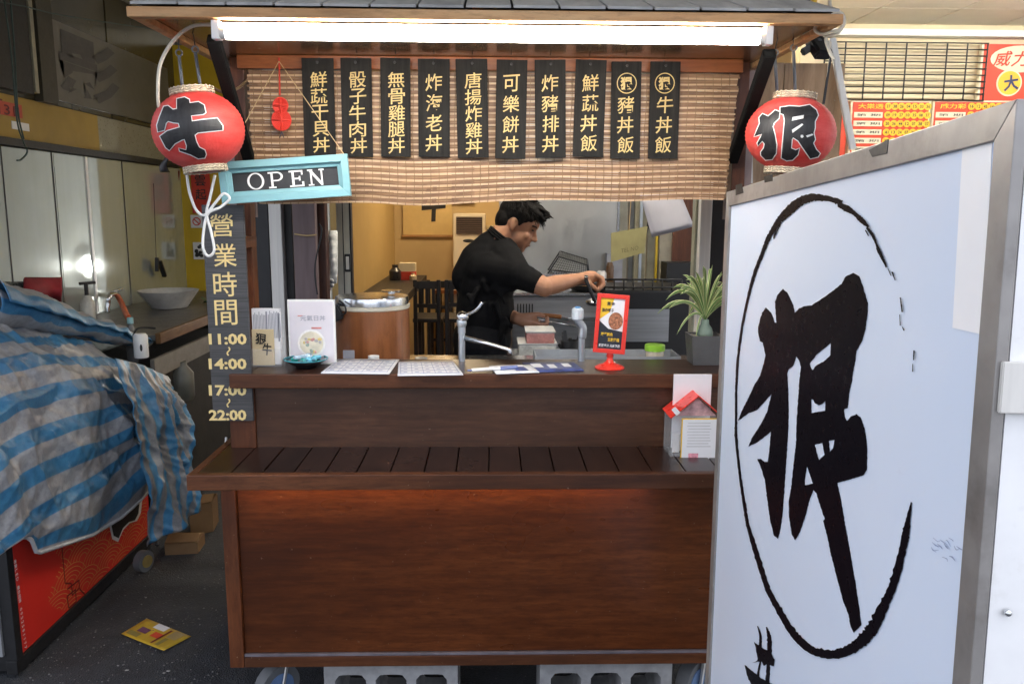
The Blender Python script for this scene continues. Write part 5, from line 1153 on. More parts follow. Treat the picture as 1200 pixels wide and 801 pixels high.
# dark boiler with rail on the right
x0, x1, z0, z1 = span((708, 340), (812, 430), 3.9)
bo = thing('noodle_boiler', 'black boiler with a wire rail right of the cook', 'boiler', ((x0 + x1) / 2, 4.1, 0)); part('body', m_iron, bo, x0, x1, 3.9, 4.35, 0, z1, bev=.01)
part('steel_face', m_bst, bo, x0 + .1, x1 - .12, 3.894, 3.9, PY(760, 400, 3.9).z, PY(760, 362, 3.9).z)
bm = bmesh.new()
for zz, yy in ((z1 + .05, 3.92), (z1 + .012, 3.92)): tube(bm, [(x0, yy, zz), (x1 - .06, yy, zz)], .005, 8)
for k in range(9): xx = x0 + (x1 - .06 - x0) * k / 8; tube(bm, [(xx, 3.92, z1), (xx, 3.92, z1 + .052)], .004, 6)
obj('rail', bm, m_iron, bo, True)
upr = thing('utility_wall', 'grey green pipework and boards behind the boiler', 'wall', (PY(770, 300, 4.7).x, 4.75, 0))
for (a_, b_, mt, Y) in ((723, 734, M('stone_grey', (.3, .29, .24), .6), 4.7), (735, 741, M('slate_blue_grey', (.12, .13, .13), .5), 4.72), (742, 756, M('pale_olive', (.34, .32, .23), .6), 4.7), (757, 770, M('olive_grey', (.26, .25, .19), .6), 4.72), (771, 786, M('beige_grey', (.36, .33, .26), .6), 4.7), (786.5, 811, m_redwood, 4.68), (811.5, 900, m_dark, 4.7)): upright('board', a_, b_, Y, mt, upr, .03, 0, 2.3, 0)
upright('yellow_pipe', 767, 769.5, 4.66, m_ypaint, upr, .02, .8, 1.5, 0); upright('grey_pipe', 748, 751, 4.66, m_pipe, upr, .02, .8, 2.3, 0)
bm = bmesh.new(); tube(bm, smooth_path([PY(762, 235, 4.6), PY(760, 262, 4.6), PY(752, 285, 4.6), PY(738, 297, 4.6)]), .008, 8); obj('hose', bm, m_iron, upr, True)
p = PY(722, 318, 4.6); part('switch_box', m_greyp, upr, p.x - .05, p.x + .04, 4.63, 4.69, p.z - .11, p.z + .1)
part('dark_cabinet', m_black, upr, PY(781, 330, 4.5).x, PY(815, 330, 4.5).x, 4.5, 4.66, 0, PY(800, 308, 4.5).z)
YCb = 3.7
cbd = thing('cardboard_notice', 'tilted olive cardboard sheet hanging behind the boiler', 'cardboard', PY(738, 307, YCb))
q = [PY(716, 273, YCb), PY(759, 265, YCb), PY(755, 296, YCb), PY(716, 307, YCb)]
def quad_slab(bm, q, th=.004):
    n_ = (q[1] - q[0]).cross(q[3] - q[0]).normalized() * th; lo_ = [bm.verts.new(p) for p in q]; hi_ = [bm.verts.new(p + n_) for p in q]
    bm.faces.new(lo_); bm.faces.new(hi_)
    for i in range(4): bm.faces.new((lo_[i], lo_[(i + 1) % 4], hi_[(i + 1) % 4], hi_[i]))
bm = bmesh.new(); quad_slab(bm, q); obj('sheet', bm, M('olive_card', (.32, .29, .13), .7, var=.15), cbd)
bm = bmesh.new(); put_glyph(bm, 'TEL NO', plane_fn(PY(738, 292, YCb - .008), q[1] - q[0], (0, 0, 1)), .08, .018); obj('print', bm, M('brown_print', (.14, .12, .05), .6), cbd)
bm = bmesh.new(); tube(bm, [PY(737, 270, YCb), PY(740, 225, YCb)], .002, 5); obj('string', bm, m_twine, cbd)
q = [PY(750, 228, 3.3), PY(797, 226, 3.3), PY(813, 265, 3.28), PY(764, 278, 3.28)]
bm = bmesh.new(); grid(bm, lambda u, v: q[0].lerp(q[1], u).lerp(q[3].lerp(q[2], u), v) + Vector((0, -.02 * math.sin(u * 3) * v, 0)), 8, 8); tag(obj('white_sheet', bm, M('lilac_white', (.6, .6, .68), .6, var=.04), solid=.002), 'tilted white paper sheet hanging at the right of the window', 'paper')

# ================================================================== THE COOK
YK = 3.55
def Z7(x, y, Y=YK): return PY(520 + x / 4.005, 230 + y / 4.005, Y)
def remesh(name, bm, vox, mat, parent, sm=4, label=None):
    me = bpy.data.meshes.new('tmp'); bm.to_mesh(me); bm.free(); o = bpy.data.objects.new('tmp', me); COL.objects.link(o)
    r_ = o.modifiers.new('r', 'REMESH'); r_.mode = 'VOXEL'; r_.voxel_size = vox; s_ = o.modifiers.new('s', 'SMOOTH'); s_.iterations = sm; s_.factor = .5
    dg = bpy.context.evaluated_depsgraph_get(); m2 = bpy.data.meshes.new_from_object(o.evaluated_get(dg)); bpy.data.objects.remove(o); bpy.data.meshes.remove(me)
    m2.name = name
    for p in m2.polygons: p.use_smooth = True
    return link(name, m2, mat, parent, label=label)
def limb(bm, pts, rs):
    pts = [Vector(p) for p in pts]
    for p, r_ in zip(pts, rs): ball(bm, p, r_, seg=16, rings=10)
    for (a, b), (ra, rb_) in zip(zip(pts, pts[1:]), zip(rs, rs[1:])): cone(bm, a, b, ra, rb_, 16)
mt, nt, bs = newmat('skin'); v = coords(nt, (1, 1, 1), jitter=False); c = ramp(nt, nz(nt, v, 25, 3), [(.3, (.46, .22, .125)), (.7, (.54, .28, .165))]); nt.links.new(c, bs.inputs['Base Color']); setp(bs, Roughness=.48); bs.inputs['Subsurface Weight'].default_value = .08; bs.inputs['Subsurface Radius'].default_value = (.01, .004, .002); m_skin = mt
m_shirt = M('black_shirt', (.0068, .0066, .007), .85, var=.3, scale=20, bmp=.3, stretch=(1, 1, .5), spec=.2); m_hair = M('black_hair', (.009, .0075, .0065), .65, var=.5, scale=90, stretch=(1, 1, .25), bmp=.6, spec=.2); m_trs = M('dark_trousers', (.008, .0085, .011), .9, var=.3, spec=.15)
ck = thing('person', 'cook in a black short sleeved shirt leaning over the cooking range, reaching right', 'person', (Z7(190, 600).x, YK, 0))
sc_ = YK / 950 / 4.005           # metres per zoom pixel at the cook
hip = Vector((Z7(180, 700).x, YK, .9)); chest = Z7(205, 380); neck0 = Z7(262, 205); neck1 = Z7(300, 165)
shN = Z7(340, 362, YK - .165); shF = Z7(285, 350, YK + .17)
elN = Z7(472, 425, YK - .2); wrN = Z7(650, 384, YK - .08); hdN = Z7(698, 385, YK - .06)
elF = Z7(230, 540, YK + .16); wrF = Z7(352, 575, YK - .1); hdF = Z7(412, 588, YK - .13)
head = Z7(347, 130); HP = rad(26)
hrot = Matrix.Rotation(HP, 3, 'Y') @ Matrix.Rotation(rad(-12), 3, 'Z')
HS = .925
def Hd(x, y, z): return head + hrot @ (Vector((x, y, z)) * HS)
def hball(bm, c, r, *a_, **k_): ball(bm, c, tuple(q * HS for q in r) if hasattr(r, '__len__') else r * HS, *a_, **k_)
bm = bmesh.new()
hball(bm, Hd(-.005, 0, .02), (.096, .074, .1), hrot); hball(bm, Hd(.03, 0, -.045), (.064, .06, .07), hrot); hball(bm, Hd(.052, 0, -.082), (.034, .034, .032), hrot); hball(bm, Hd(.066, 0, -.098), (.019, .021, .017), hrot)
hball(bm, Hd(.076, 0, .03), (.02, .05, .03), hrot); hball(bm, Hd(.065, -.036, -.03), (.019, .019, .02), hrot); hball(bm, Hd(.065, .036, -.03), (.019, .019, .02), hrot)
limb(bm, [Hd(.088, 0, .006), Hd(.098, 0, -.014), Hd(.107, 0, -.03)], [.0075, .0095, .0115]); hball(bm, Hd(.096, -.011, -.034), .0085, seg=10, rings=8); hball(bm, Hd(.096, .011, -.034), .0085, seg=10, rings=8)
hball(bm, Hd(.0855, 0, -.06), (.0105, .018, .006), hrot); hball(bm, Hd(.0845, 0, -.071), (.0105, .017, .0065), hrot)
for s in (-1, 1):
    hball(bm, Hd(-.008, s * .076, -.006), (.018, .008, .03), hrot @ Matrix.Rotation(rad(-12), 3, 'Y')); hball(bm, Hd(-.003, s * .074, -.03), (.01, .007, .012), hrot)
limb(bm, [Hd(-.02, 0, -.04), neck1, neck0, neck0 + Vector((-.02, 0, -.05))], [.056, .056, .062, .075])
limb(bm, [neck0 + Vector((-.02, 0, -.05)), chest, (chest + hip) / 2, hip], [.075, .1, .1, .11]); limb(bm, [shN, chest, shF], [.055, .09, .055])
limb(bm, [shN, shN.lerp(elN, .5), elN], [.054, .047, .041]); limb(bm, [elN, elN.lerp(wrN, .3), elN.lerp(wrN, .75), wrN], [.039, .039, .029, .024])
limb(bm, [shF, elF], [.052, .04]); limb(bm, [elF, elF.lerp(wrF, .4), wrF], [.04, .04, .026])
for s in (-1, 1):
    hj = hip + Vector((0, s * .09, -.04)); kn = Vector((hip.x + .04, YK + s * .11, .48)); an = Vector((hip.x - .02, YK + s * .12, .09)); limb(bm, [hj, kn, an], [.085, .055, .04]); limb(bm, [an, an + Vector((.06, 0, -.045)), an + Vector((.15, 0, -.06))], [.04, .036, .028])
# near hand closed round the ladle handle (palm down, knuckles towards us)
gr0, gr1 = Z7(668, 392, YK - .12), Z7(712, 500, YK - .14)     # ladle handle
gdir = (gr1 - gr0).normalized(); hx = (hdN - wrN).normalized()
limb(bm, [wrN, wrN.lerp(hdN, .6) + Vector((0, -.006, .004)), hdN + Vector((.0, -.008, .008))], [.026, .03, .026]); limb(bm, [wrN + Vector((0, .02, 0)), hdN + Vector((0, .024, .006))], [.022, .024])
for k in range(4):
    b0 = hdN + Vector((.012 - .004 * k, -.03 + .018 * k, .016 - .002 * k)); L_ = (.034, .037, .035, .028)[k]
    b1 = b0 + Vector((.026, -.006, -.012)); b2 = b1 + Vector((.006, -.008, -L_ * .8)); b3 = b2 + Vector((-.016, -.004, -L_ * .45)); limb(bm, [b0, b1, b2, b3], [.0105, .0098, .009, .0082])
limb(bm, [wrN.lerp(hdN, .35) + Vector((0, -.018, -.01)), hdN + Vector((-.02, -.042, -.018)), hdN + Vector((.004, -.046, -.036)), hdN + Vector((.02, -.044, -.05))], [.013, .0125, .0105, .009])
# far hand palm up holding tongs
limb(bm, [wrF, wrF.lerp(hdF, .6), hdF], [.027, .032, .03]); 
for k in range(4):
    b0 = hdF + Vector((.006, -.024 + .015 * k, .004 - .01 * k)); b1 = b0 + Vector((.034, -.006, -.012)); b2 = b1 + Vector((.024, -.006, .006)); b3 = b2 + Vector((.002, .004, .024)); limb(bm, [b0, b1, b2, b3], [.0105, .0098, .009, .008])
limb(bm, [wrF.lerp(hdF, .4) + Vector((0, -.01, .02)), hdF + Vector((.006, -.014, .032)), hdF + Vector((.03, -.012, .034)), hdF + Vector((.05, -.01, .026))], [.0125, .0115, .0102, .009])
body = remesh('body', bm, .0042, m_skin, ck, 5)
# eye, brow on the near side and the far side
for s in (-1, 1):
    bm = bmesh.new(); hball(bm, Hd(.083, s * .034, .004), (.006, .013, .0045), hrot, 12, 8); obj('eye', bm, M('dark_eye', (.015, .01, .008), .2), ck, True)
    bm = bmesh.new(); limb(bm, [Hd(.09, s * .018, .021), Hd(.087, s * .035, .026), Hd(.076, s * .052, .022)], [.0035, .004, .0028]); obj('eyebrow', bm, m_hair, ck, True)
bm = bmesh.new(); limb(bm, [Hd(.0945, -.014, -.069), Hd(.098, 0, -.0655), Hd(.0945, .014, -.069)], [.0016, .002, .0016]); obj('mouth_line', bm, M('lip_line', (.18, .06, .045), .5), ck, True)
# hair: cap of overlapping masses with a tufted fringe
bm = bmesh.new()
hball(bm, Hd(-.014, 0, .045), (.1, .081, .092), hrot); hball(bm, Hd(-.055, 0, .0), (.056, .072, .068), hrot); hball(bm, Hd(.035, 0, .085), (.062, .07, .042), hrot)
for k in range(46):
    u = rnd.uniform(-1, 1); w = rnd.uniform(-.075, .09); a = Hd(w, u * .06, .1 + .03 * rnd.random() - .3 * max(0, w - .03) ** 1); e = a + hrot @ Vector((.028 + .02 * rnd.random(), u * .012, .012 * rnd.random() - .004 - .1 * max(0, w - .03))); limb(bm, [a, a.lerp(e, .5), e], [.009, .006, .002])
for k in range(22):
    u = -1 + 2 * k / 21; a = Hd(.07, u * .05, .082); e = Hd(.1 + .01 * rnd.random(), u * .05, .062 + .016 * rnd.random()); limb(bm, [a, a.lerp(e, .55) + Vector((0, 0, .008)), e], [.013, .009, .0025])
for s in (-1, 1): limb(bm, [Hd(.025, s * .068, .05), Hd(.022, s * .071, .02), Hd(.02, s * .07, .0)], [.016, .011, .005])
hair = remesh('hair', bm, .003, m_hair, ck, 2)
bm = bmesh.new()
for k in range(900):       # loose strands over the cap
    th = rnd.uniform(0, 2 * math.pi); ph = math.acos(rnd.uniform(.12, 1)); d_ = Vector((math.sin(ph) * math.cos(th), math.sin(ph) * math.sin(th), math.cos(ph)))
    a = Hd(-.012 + .1 * d_.x, .08 * d_.y, .046 + .09 * d_.z); fl_ = hrot @ Vector((.016 + .02 * rnd.random(), .02 * d_.y + rnd.uniform(-.006, .006), rnd.uniform(-.02, .006) - .018 * (1 - d_.z))); nn_ = hrot @ d_
    tube(bm, [a - nn_ * .003, a + fl_ * .5 + nn_ * .004, a + fl_ + nn_ * rnd.uniform(.0, .006)], [.0014, .0011, .0004], 3)
obj('hair_strands', bm, m_hair, ck, True, kind='stuff')
# shirt
bm = bmesh.new()
base = neck0 + Vector((-.012, 0, -.055))
ball(bm, Z7(190, 345), (.1, .155, .108), Matrix.Rotation(rad(35), 3, 'Y')); ball(bm, Z7(200, 415), (.126, .155, .148), Matrix.Rotation(rad(14), 3, 'Y')); ball(bm, Z7(195, 540), (.13, .165, .2)); ball(bm, Vector((hip.x, YK, .93)), (.132, .172, .12))
limb(bm, [neck0 + Vector((-.004, 0, -.01)), base, Z7(200, 300)], [.062, .074, .098]); limb(bm, [Z7(252, 205), Z7(215, 235), Z7(160, 300), Z7(130, 380)], [.058, .066, .08, .088]); limb(bm, [Z7(270, 230), Z7(300, 300, YK - .09), shN], [.062, .07, .064]); limb(bm, [Z7(270, 230), Z7(290, 295, YK + .09), shF], [.062, .07, .064])
limb(bm, [shN + Vector((-.03, .02, .0)), shN.lerp(elN, .35), shN.lerp(elN, .62)], [.06, .055, .05]); limb(bm, [Z7(215, 345, YK - .09), shN], [.078, .064])
limb(bm, [shF, shF.lerp(elF, .6)], [.07, .06]); limb(bm, [Z7(205, 340, YK + .1), shF], [.08, .07])
for k in range(16):   # folds
    a = Z7(rnd.uniform(110, 300), rnd.uniform(330, 640), YK - .165 + rnd.uniform(-.004, .01)); e = a + Vector((rnd.uniform(-.07, .07), rnd.uniform(-.01, .01), rnd.uniform(-.12, .02))); limb(bm, [a, e], [.013, .007])
shirt = remesh('shirt', bm, .006, m_shirt, ck, 4)
bm = bmesh.new()
for i, (r_, z_) in enumerate(((.064, .0),)):
    ang = Matrix.Rotation(rad(38), 3, 'Y'); cc = neck0 + Vector((.006, 0, .006))
    for t_ in (0, .006, .012): tube(bm, [cc + ang @ Vector((r_ * 1.02 * math.cos(q * .1963), r_ * 1.05 * math.sin(q * .1963), -.006 + t_ * 1.6)) for q in range(33)], .0055, 6, False)
obj('collar', bm, m_shirt, ck, True)
bm = bmesh.new(); lim = []
for s in (-1, 1): limb(bm, [hip + Vector((0, s * .09, .02)), Vector((hip.x + .04, YK + s * .11, .48)), Vector((hip.x - .02, YK + s * .12, .1))], [.112, .082, .07])
ball(bm, hip + Vector((0, 0, -.02)), (.125, .17, .12)); remesh('trousers', bm, .008, m_trs, ck, 3)
bm = bmesh.new()
for s in (-1, 1): an = Vector((hip.x - .02, YK + s * .12, .05)); limb(bm, [an, an + Vector((.08, 0, -.01)), an + Vector((.16, 0, -.015))], [.05, .046, .036])
remesh('shoes', bm, .008, m_black, ck, 2)
# ladle in the near hand, tongs in the far hand
ld = thing('ladle', 'black handled ladle gripped in the cook\'s right hand', 'ladle', gr1)
bm = bmesh.new(); tube(bm, [gr0 + Vector((0, 0, .02)), gr0, gr0.lerp(gr1, .5), gr1], [.007, .0085, .008, .006], 10); obj('handle', bm, m_black, ld, True)
bm = bmesh.new(); tube(bm, [gr1, gr1 + Vector((.02, .15, -.02)), gr1 + Vector((.03, .3, -.03))], .0045, 8); ball(bm, gr1 + Vector((.03, .33, -.035)), (.035, .035, .018)); obj('bowl', bm, m_chrome, ld, True)
bm = bmesh.new(); p = gr0 + Vector((.0, -.002, .012)); lathe(bm, [(.001, -.004), (.009, -.003), (.009, .003), (.001, .004)], p, 14); obj('steel_end', bm, m_chrome, ld, True)
tg = thing('cooking_tongs', 'wooden handled steel cooking tool held in the cook\'s lower hand', 'tongs', hdF)
bm = bmesh.new(); tube(bm, [Z7(430, 552, YK - .13), Z7(550, 565, YK - .1)], [.008, .0095], 12); obj('handle', bm, M('orange_wood', (.34, .13, .035), .4, var=.2, stretch=(.2, 1, 1)), tg, 'auto')
bm = bmesh.new(); tube(bm, [Z7(550, 565, YK - .1), Z7(640, 580, YK - .02)], [.004, .003], 8); tube(bm, [Z7(440, 575, YK - .13), Z7(540, 595, YK - .1), Z7(620, 610, YK - .04)], [.004, .004, .003], 8); obj('steel_arm', bm, m_chrome, tg, True)
# ================================================================== LEFT FOREGROUND
XC = -1.53
m_redface = M('glossy_red_vinyl', (.72, .028, .018), .4, var=.03, scale=2, bmp=0); m_goldline = M('gold_line', (.72, .36, .1), .45); m_maroon = M('maroon_line', (.16, .012, .012), .5)
ct = thing('vending_cart', 'long red fronted cart under a striped tarpaulin at left', 'cart', (-1.8, 3.1, 0))
CY0, CY1 = 2.44, 3.5
part('carcass', m_black, ct, -2.1, XC - .012, CY0 + .005, CY1, .05, .6)
rfr = part('red_front', m_redface, ct, XC - .0115, XC, CY0 + .036, CY1 - .01, .062, .6)
part('base_strip', m_black, ct, XC - .03, XC + .006, CY0, CY1, .012, .06, bev=.003)
part('corner_post', m_black, ct, XC - .03, XC + .008, CY0, CY0 + .035, .0605, .6, bev=.003)
part('end_panel', M('grey_end', (.25, .26, .27), .4, var=.1), ct, -2.08, XC - .031, CY0 - .008, CY0 + .0045, .08, .6)
part('bottom_frame', m_black, ct, -2.1, XC - .0305, CY0 + .01, CY1 - .02, .02, .0495)
part('load_crate', m_dark, ct, -2.08, -1.7, 2.5, 3.3, .601, .86)
for yy in (2.6, 3.4):
    for xx in (-2.0, -1.66):
        bm = bmesh.new(); tube(bm, [(xx - .012, yy, .0205), (xx + .012, yy, .0205)], .02, 18); obj('castor', bm, m_rub, ct, 'auto')
def onred(y, z, k=1): return Vector((XC + .0006 * k, y, z))
def RP(px, py): q = PX(px, py, XC); return (q.y, q.z)
def ribbon(bm, pts, w, k):
    L_ = []
    for i, p in enumerate(pts):
        a = Vector(pts[max(0, i - 1)]); b = Vector(pts[min(len(pts) - 1, i + 1)]); d = (b - a).normalized(); n_ = Vector((-d.y, d.x)); p = Vector(p)
        L_.append((bm.verts.new(onred(*(p + n_ * w / 2), k)), bm.verts.new(onred(*(p - n_ * w / 2), k))))
    for a, b in zip(L_, L_[1:]): bm.faces.new((a[0], b[0], b[1], a[1]))
# overlapping wave arcs
bm = bmesh.new(); rW = .115
for r_ in range(7):
    zc = .03 + r_ * .058
    for cidx in range(-1, 8):
        yc = 2.6 + (cidx + .5 * (r_ % 2)) * 2 * rW * .88
        for j in range(5):
            rr = rW * (1 - .19 * j); run = []
            for q in range(0, 25):
                a_ = math.pi * q / 24; y, z = yc + rr * math.cos(a_), zc + rr * .62 * math.sin(a_)
                hid = any(((y - (2.6 + (c2 + .5 * ((r_ - 1) % 2)) * 2 * rW * .88)) / rW) ** 2 + ((z - (zc - .058)) / (rW * .62)) ** 2 < 1 for c2 in range(-2, 9)) if r_ else False
                lim = 2.7 + .05 * math.sin(z * 30)
                if not hid and lim < y < CY1 - .03 and .066 < z < .5: run.append((y, z))
                else:
                    if len(run) > 2: ribbon(bm, run, .0024, 1)
                    run = []
            if len(run) > 2: ribbon(bm, run, .0024, 1)
obj('wave_pattern', bm, m_goldline, rfr)
bm = bmesh.new()
for i, pl in enumerate(([(72, 640), (76, 683), (83, 683), (84, 697), (92, 689)], [(78, 690), (92, 679), (93, 690), (100, 697), (178, 641), (177, 580)], [(80, 712), (78, 698), (88, 690), (89, 704), (80, 712)])):
    for j in range(len(pl) - 1): ribbon(bm, [RP(*pl[j]), RP(*pl[j + 1])], .006, 2 + (i * 8 + j) % 3)
obj('corner_key_pattern', bm, m_maroon, rfr)
# lower part of a black brush mark showing below the tarpaulin hem
bl_ = [RP(*p) for p in ((118, 590), (123, 616), (129, 613), (132, 627), (138, 630), (143, 618), (150, 611), (157, 609), (161, 601), (163, 585), (150, 565), (125, 570))]
cyy = sum(p[0] for p in bl_) / len(bl_); czz = sum(p[1] for p in bl_) / len(bl_)
for nm, gr, k, mt in (('brush_mark_outline', 1.16, 6, m_whitep), ('brush_mark', 1.0, 7, m_black)):
    bm = bmesh.new(); vv, ff = fill([rough_outline([((y - cyy) * gr + cyy, (z - czz) * gr + czz) for y, z in bl_], .003, .01)])
    nv = [bm.verts.new(onred(y, z, k)) for y, z in vv]
    for f in ff: bm.faces.new([nv[i] for i in f])
    obj(nm, bm, mt, rfr)
# white printed line of text up the near edge
bm = bmesh.new(); txt = '專業LED 廣告招牌 0922581177'; t0_, t1_ = Vector(RP(17, 655)), Vector(RP(30, 760)); dd = (t1_ - t0_) / len(txt); dn_ = dd.normalized()
for i, chh in enumerate(txt):
    p = t0_ + dd * (i + .5)
    if chh != ' ': put_glyph(bm, chh, plane_fn(onred(p.x, p.y, 2), (0, dn_.x, dn_.y), (0, -dn_.y, dn_.x)), None, abs(dd.length) * (.82 if ord(chh) < 256 else .9), .01)
obj('print', bm, m_whitep, rfr)
# ---- striped tarpaulin
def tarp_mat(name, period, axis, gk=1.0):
    mt, nt, bs = newmat(name)
    tc = nt.nodes.new('ShaderNodeTexCoord'); sx = nt.nodes.new('ShaderNodeSeparateXYZ'); nt.links.new(tc.outputs['UV'], sx.inputs[0])
    v = coords(nt, (1, 1, 1), jitter=False); n1 = nz(nt, v, 7, 4); n2 = nz(nt, v, 45, 4, .7); n3 = nz(nt, v, 15, 6, .75, 1.2); n4 = nz(nt, v, 9, 3, .5, .4); n4.node.noise_type = 'RIDGED_MULTIFRACTAL'
    t = fmath(nt, 'FRACT', fmath(nt, 'ADD', fmath(nt, 'DIVIDE', sx.outputs[axis], period), fmath(nt, 'MULTIPLY', n1, .03)))
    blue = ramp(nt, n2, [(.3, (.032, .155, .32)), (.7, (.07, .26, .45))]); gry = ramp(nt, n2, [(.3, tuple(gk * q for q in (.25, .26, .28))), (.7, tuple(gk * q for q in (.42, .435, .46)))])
    sel = ramp(nt, t, [(0, (0, 0, 0)), (.44, (0, 0, 0)), (.47, (1, 1, 1)), (.97, (1, 1, 1)), (1, (0, 0, 0))])
    c = mix(nt, blue, gry, sel)
    # thin woven lines inside the blue bands
    fine = nt.nodes.new('ShaderNodeTexWave'); fine.inputs['Scale'].default_value = 0; 
    c = mix(nt, c, (.62, .64, .66), ramp(nt, n3, [(.6, (0, 0, 0)), (.68, (.25, .25, .25)), (.72, (0, 0, 0))]))
    nt.nodes.remove(fine)
    nt.links.new(c, bs.inputs['Base Color']); nt.links.new(fmath(nt, 'MULTIPLY_ADD', n2, .3, .22), bs.inputs['Roughness']); setp(bs, Specular_IOR_Level=.7)
    h = fmath(nt, 'ADD', fmath(nt, 'MULTIPLY', n4, .35), fmath(nt, 'ADD', fmath(nt, 'MULTIPLY', n3, .5), fmath(nt, 'MULTIPLY', n2, .3))); bump(nt, bs, h, .75, .0065); MATS[name] = mt; return mt
m_tA = tarp_mat('tarp_front', .118, 1); m_tB = tarp_mat('tarp_end', .062, 0, .62); m_tC = tarp_mat('tarp_roll', .115, 1)  # end sheet: shade put into the colour as darker greys
def fbm(p, s): return noise.noise(Vector(p) * s) + .5 * noise.noise(Vector(p) * s * 2.1 + Vector((7, 3, 1))) + .25 * noise.noise(Vector(p) * s * 4.3)
def ridged(p, s): return (1 - abs(noise.noise(Vector(p) * s))) ** 3
hemp = [(2.0, .5), (2.39, .5), (2.47, .465), (2.5, .40), (2.6, .375), (2.85, .315), (3.09, .29), (3.43, .315), (3.6, .33)]
def interp(tab, x):
    for (a, fa), (b, fb) in zip(tab, tab[1:]):
        if x <= b: return fa + (fb - fa) * max(0, (x - a) / (b - a))
    return tab[-1][1]
def tarpA(u, v):
    y = 2.24 + 1.28 * u; hem = interp(hemp, y)
    k = 1 - .22 * max(0, (y - 2.75) / .75) ** 1.3           # heap sinks towards the far end
    prof = [(-2.18, .9 * k), (-2.1, 1.08 * k), (-1.95, 1.15 * k), (-1.78, 1.13 * k), (-1.65, 1.06 * k), (-1.55, .95 * k), (-1.49, .8 * k), (-1.455, .66 * k), (-1.45, .5), (-1.462, hem)]
    t = v * (len(prof) - 1); i = min(int(t), len(prof) - 2); f = t - i
    P = [Vector(prof[max(0, i - 1)]), Vector(prof[i]), Vector(prof[i + 1]), Vector(prof[min(len(prof) - 1, i + 2)])]
    q = .5 * ((2 * P[1]) + (P[2] - P[0]) * f + (2 * P[0] - 5 * P[1] + 4 * P[2] - P[3]) * f * f + (3 * P[1] - P[0] - 3 * P[2] + P[3]) * f ** 3)
    p = Vector((q.x, y, q.y)); nrm = Vector((1, 0, .5)).normalized() if v > .45 else Vector((.2, 0, 1))
    d = .05 * fbm((p.x, p.y, p.z), 2.6) + .028 * (ridged((p.x + p.z * .4, p.y * 1.0 + p.z * .6, p.z * .5), 5) - .4) + .01 * ridged((p.x, p.y + p.z, p.z - p.y), 9) + .004 * ridged((p.x * 2, p.y - p.z * .7, p.z + p.y * .4), 19)
    # a long fold running from the top corner down to the hem
    fy = 3.0 + (1 - v) * -.1 + max(0, v - .5) * .5; d += .035 * math.exp(-((y - fy) / .045) ** 2) * min(1, max(0, v - .35) * 4) - .02 * math.exp(-((y - fy - .1) / .05) ** 2)
    w = min(1, (1 - v) * 12 + .25)
    p = p + nrm * d * w
    if v > .6: p.x = max(p.x, XC + .03)
    return p
bm = bmesh.new(); grid(bm, tarpA, 230, 200, lambda u, v: (u * 1.28, v * 1.35 + .02 * math.sin(u * 9) + .06 * u))
tA = thing('striped_tarpaulin', 'blue and grey striped tarpaulin draped over the red fronted cart', 'tarpaulin', (-1.8, 2.8, .3))
obj('sheet', bm, m_tA, tA, solid=.003)
bm = bmesh.new(); n = 60; hp = [tarpA(i / n, 1.0) for i in range(n + 1)]; tube(bm, [p + Vector((.002, 0, 0)) for p in hp], .007, 6); obj('hem', bm, M('tarp_hem', (.55, .56, .58), .6, var=.15), tA, True)
def tarpB(u, v):
    top = PX(118 + 72 * u, 412 + 20 * u * u, -1.47 - .06 * u).lerp(PX(150 + 56 * u, 430 + 25 * u, -1.42), .4); bot = PX(178 + 60 * u, 641 - 43 * u ** .8, -1.38 + .12 * u)
    mid = PX(160 + 62 * u + 6 * math.sin(u * 3.1), 525 - 28 * u, -1.35 + .03 * u)
    p = top * (1 - v) ** 2 + mid * 2 * v * (1 - v) + bot * v * v
    d = .045 * fbm((p.x * 2, p.y * 2, p.z * .5), 3) + .045 * (ridged((p.x * 1.5 + p.z * .3, p.y * 2, p.z * .5), 6) - .4) + .015 * ridged((p.x, p.y + p.z, p.z), 12)
    return p + Vector((.9, -.4, 0)) * d * min(1, v * 4 + .3)
bm = bmesh.new(); grid(bm, tarpB, 70, 90, lambda u, v: (u * .3 + .045 * v + .012 * math.sin(v * 7), v * .6))
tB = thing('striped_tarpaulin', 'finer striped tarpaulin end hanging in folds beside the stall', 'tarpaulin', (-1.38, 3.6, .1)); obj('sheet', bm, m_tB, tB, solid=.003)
bm = bmesh.new(); p = PX(184, 637, -1.375); ball(bm, p, (.01, .01, .01)); obj('eyelet', bm, m_iron, tB, True)
# rolled part lying on top
def roll(u, v):
    a = PX(-30, 352, -1.78); b = PX(80, 380, -1.72); c = PX(172, 402, -1.62)
    p = a * (1 - u) ** 2 + b * 2 * u * (1 - u) + c * u * u; r_ = .1 * (1 - u) ** .6 + .018 + .01 * math.sin(u * 9); an = v * 2 * math.pi * 1.25
    rr = r_ * (1 - .28 * v); q = p + Vector((.3 * math.cos(an) * rr, 0, 0)) + Vector((.85 * math.cos(an), -.25 * math.cos(an), .75 * math.sin(an))) * rr
    return q + Vector((0, 0, 1)) * .02 * fbm(q, 4) + Vector((1, 0, 1)) * .012 * ridged(q, 9)
bm = bmesh.new(); grid(bm, roll, 80, 60, lambda u, v: (u, v * .62))
tC = thing('rolled_tarpaulin', 'loosely rolled striped tarpaulin lying on top of the covered cart', 'tarpaulin', (-1.75, 2.9, .95)); obj('sheet', bm, m_tC, tC, solid=.003)
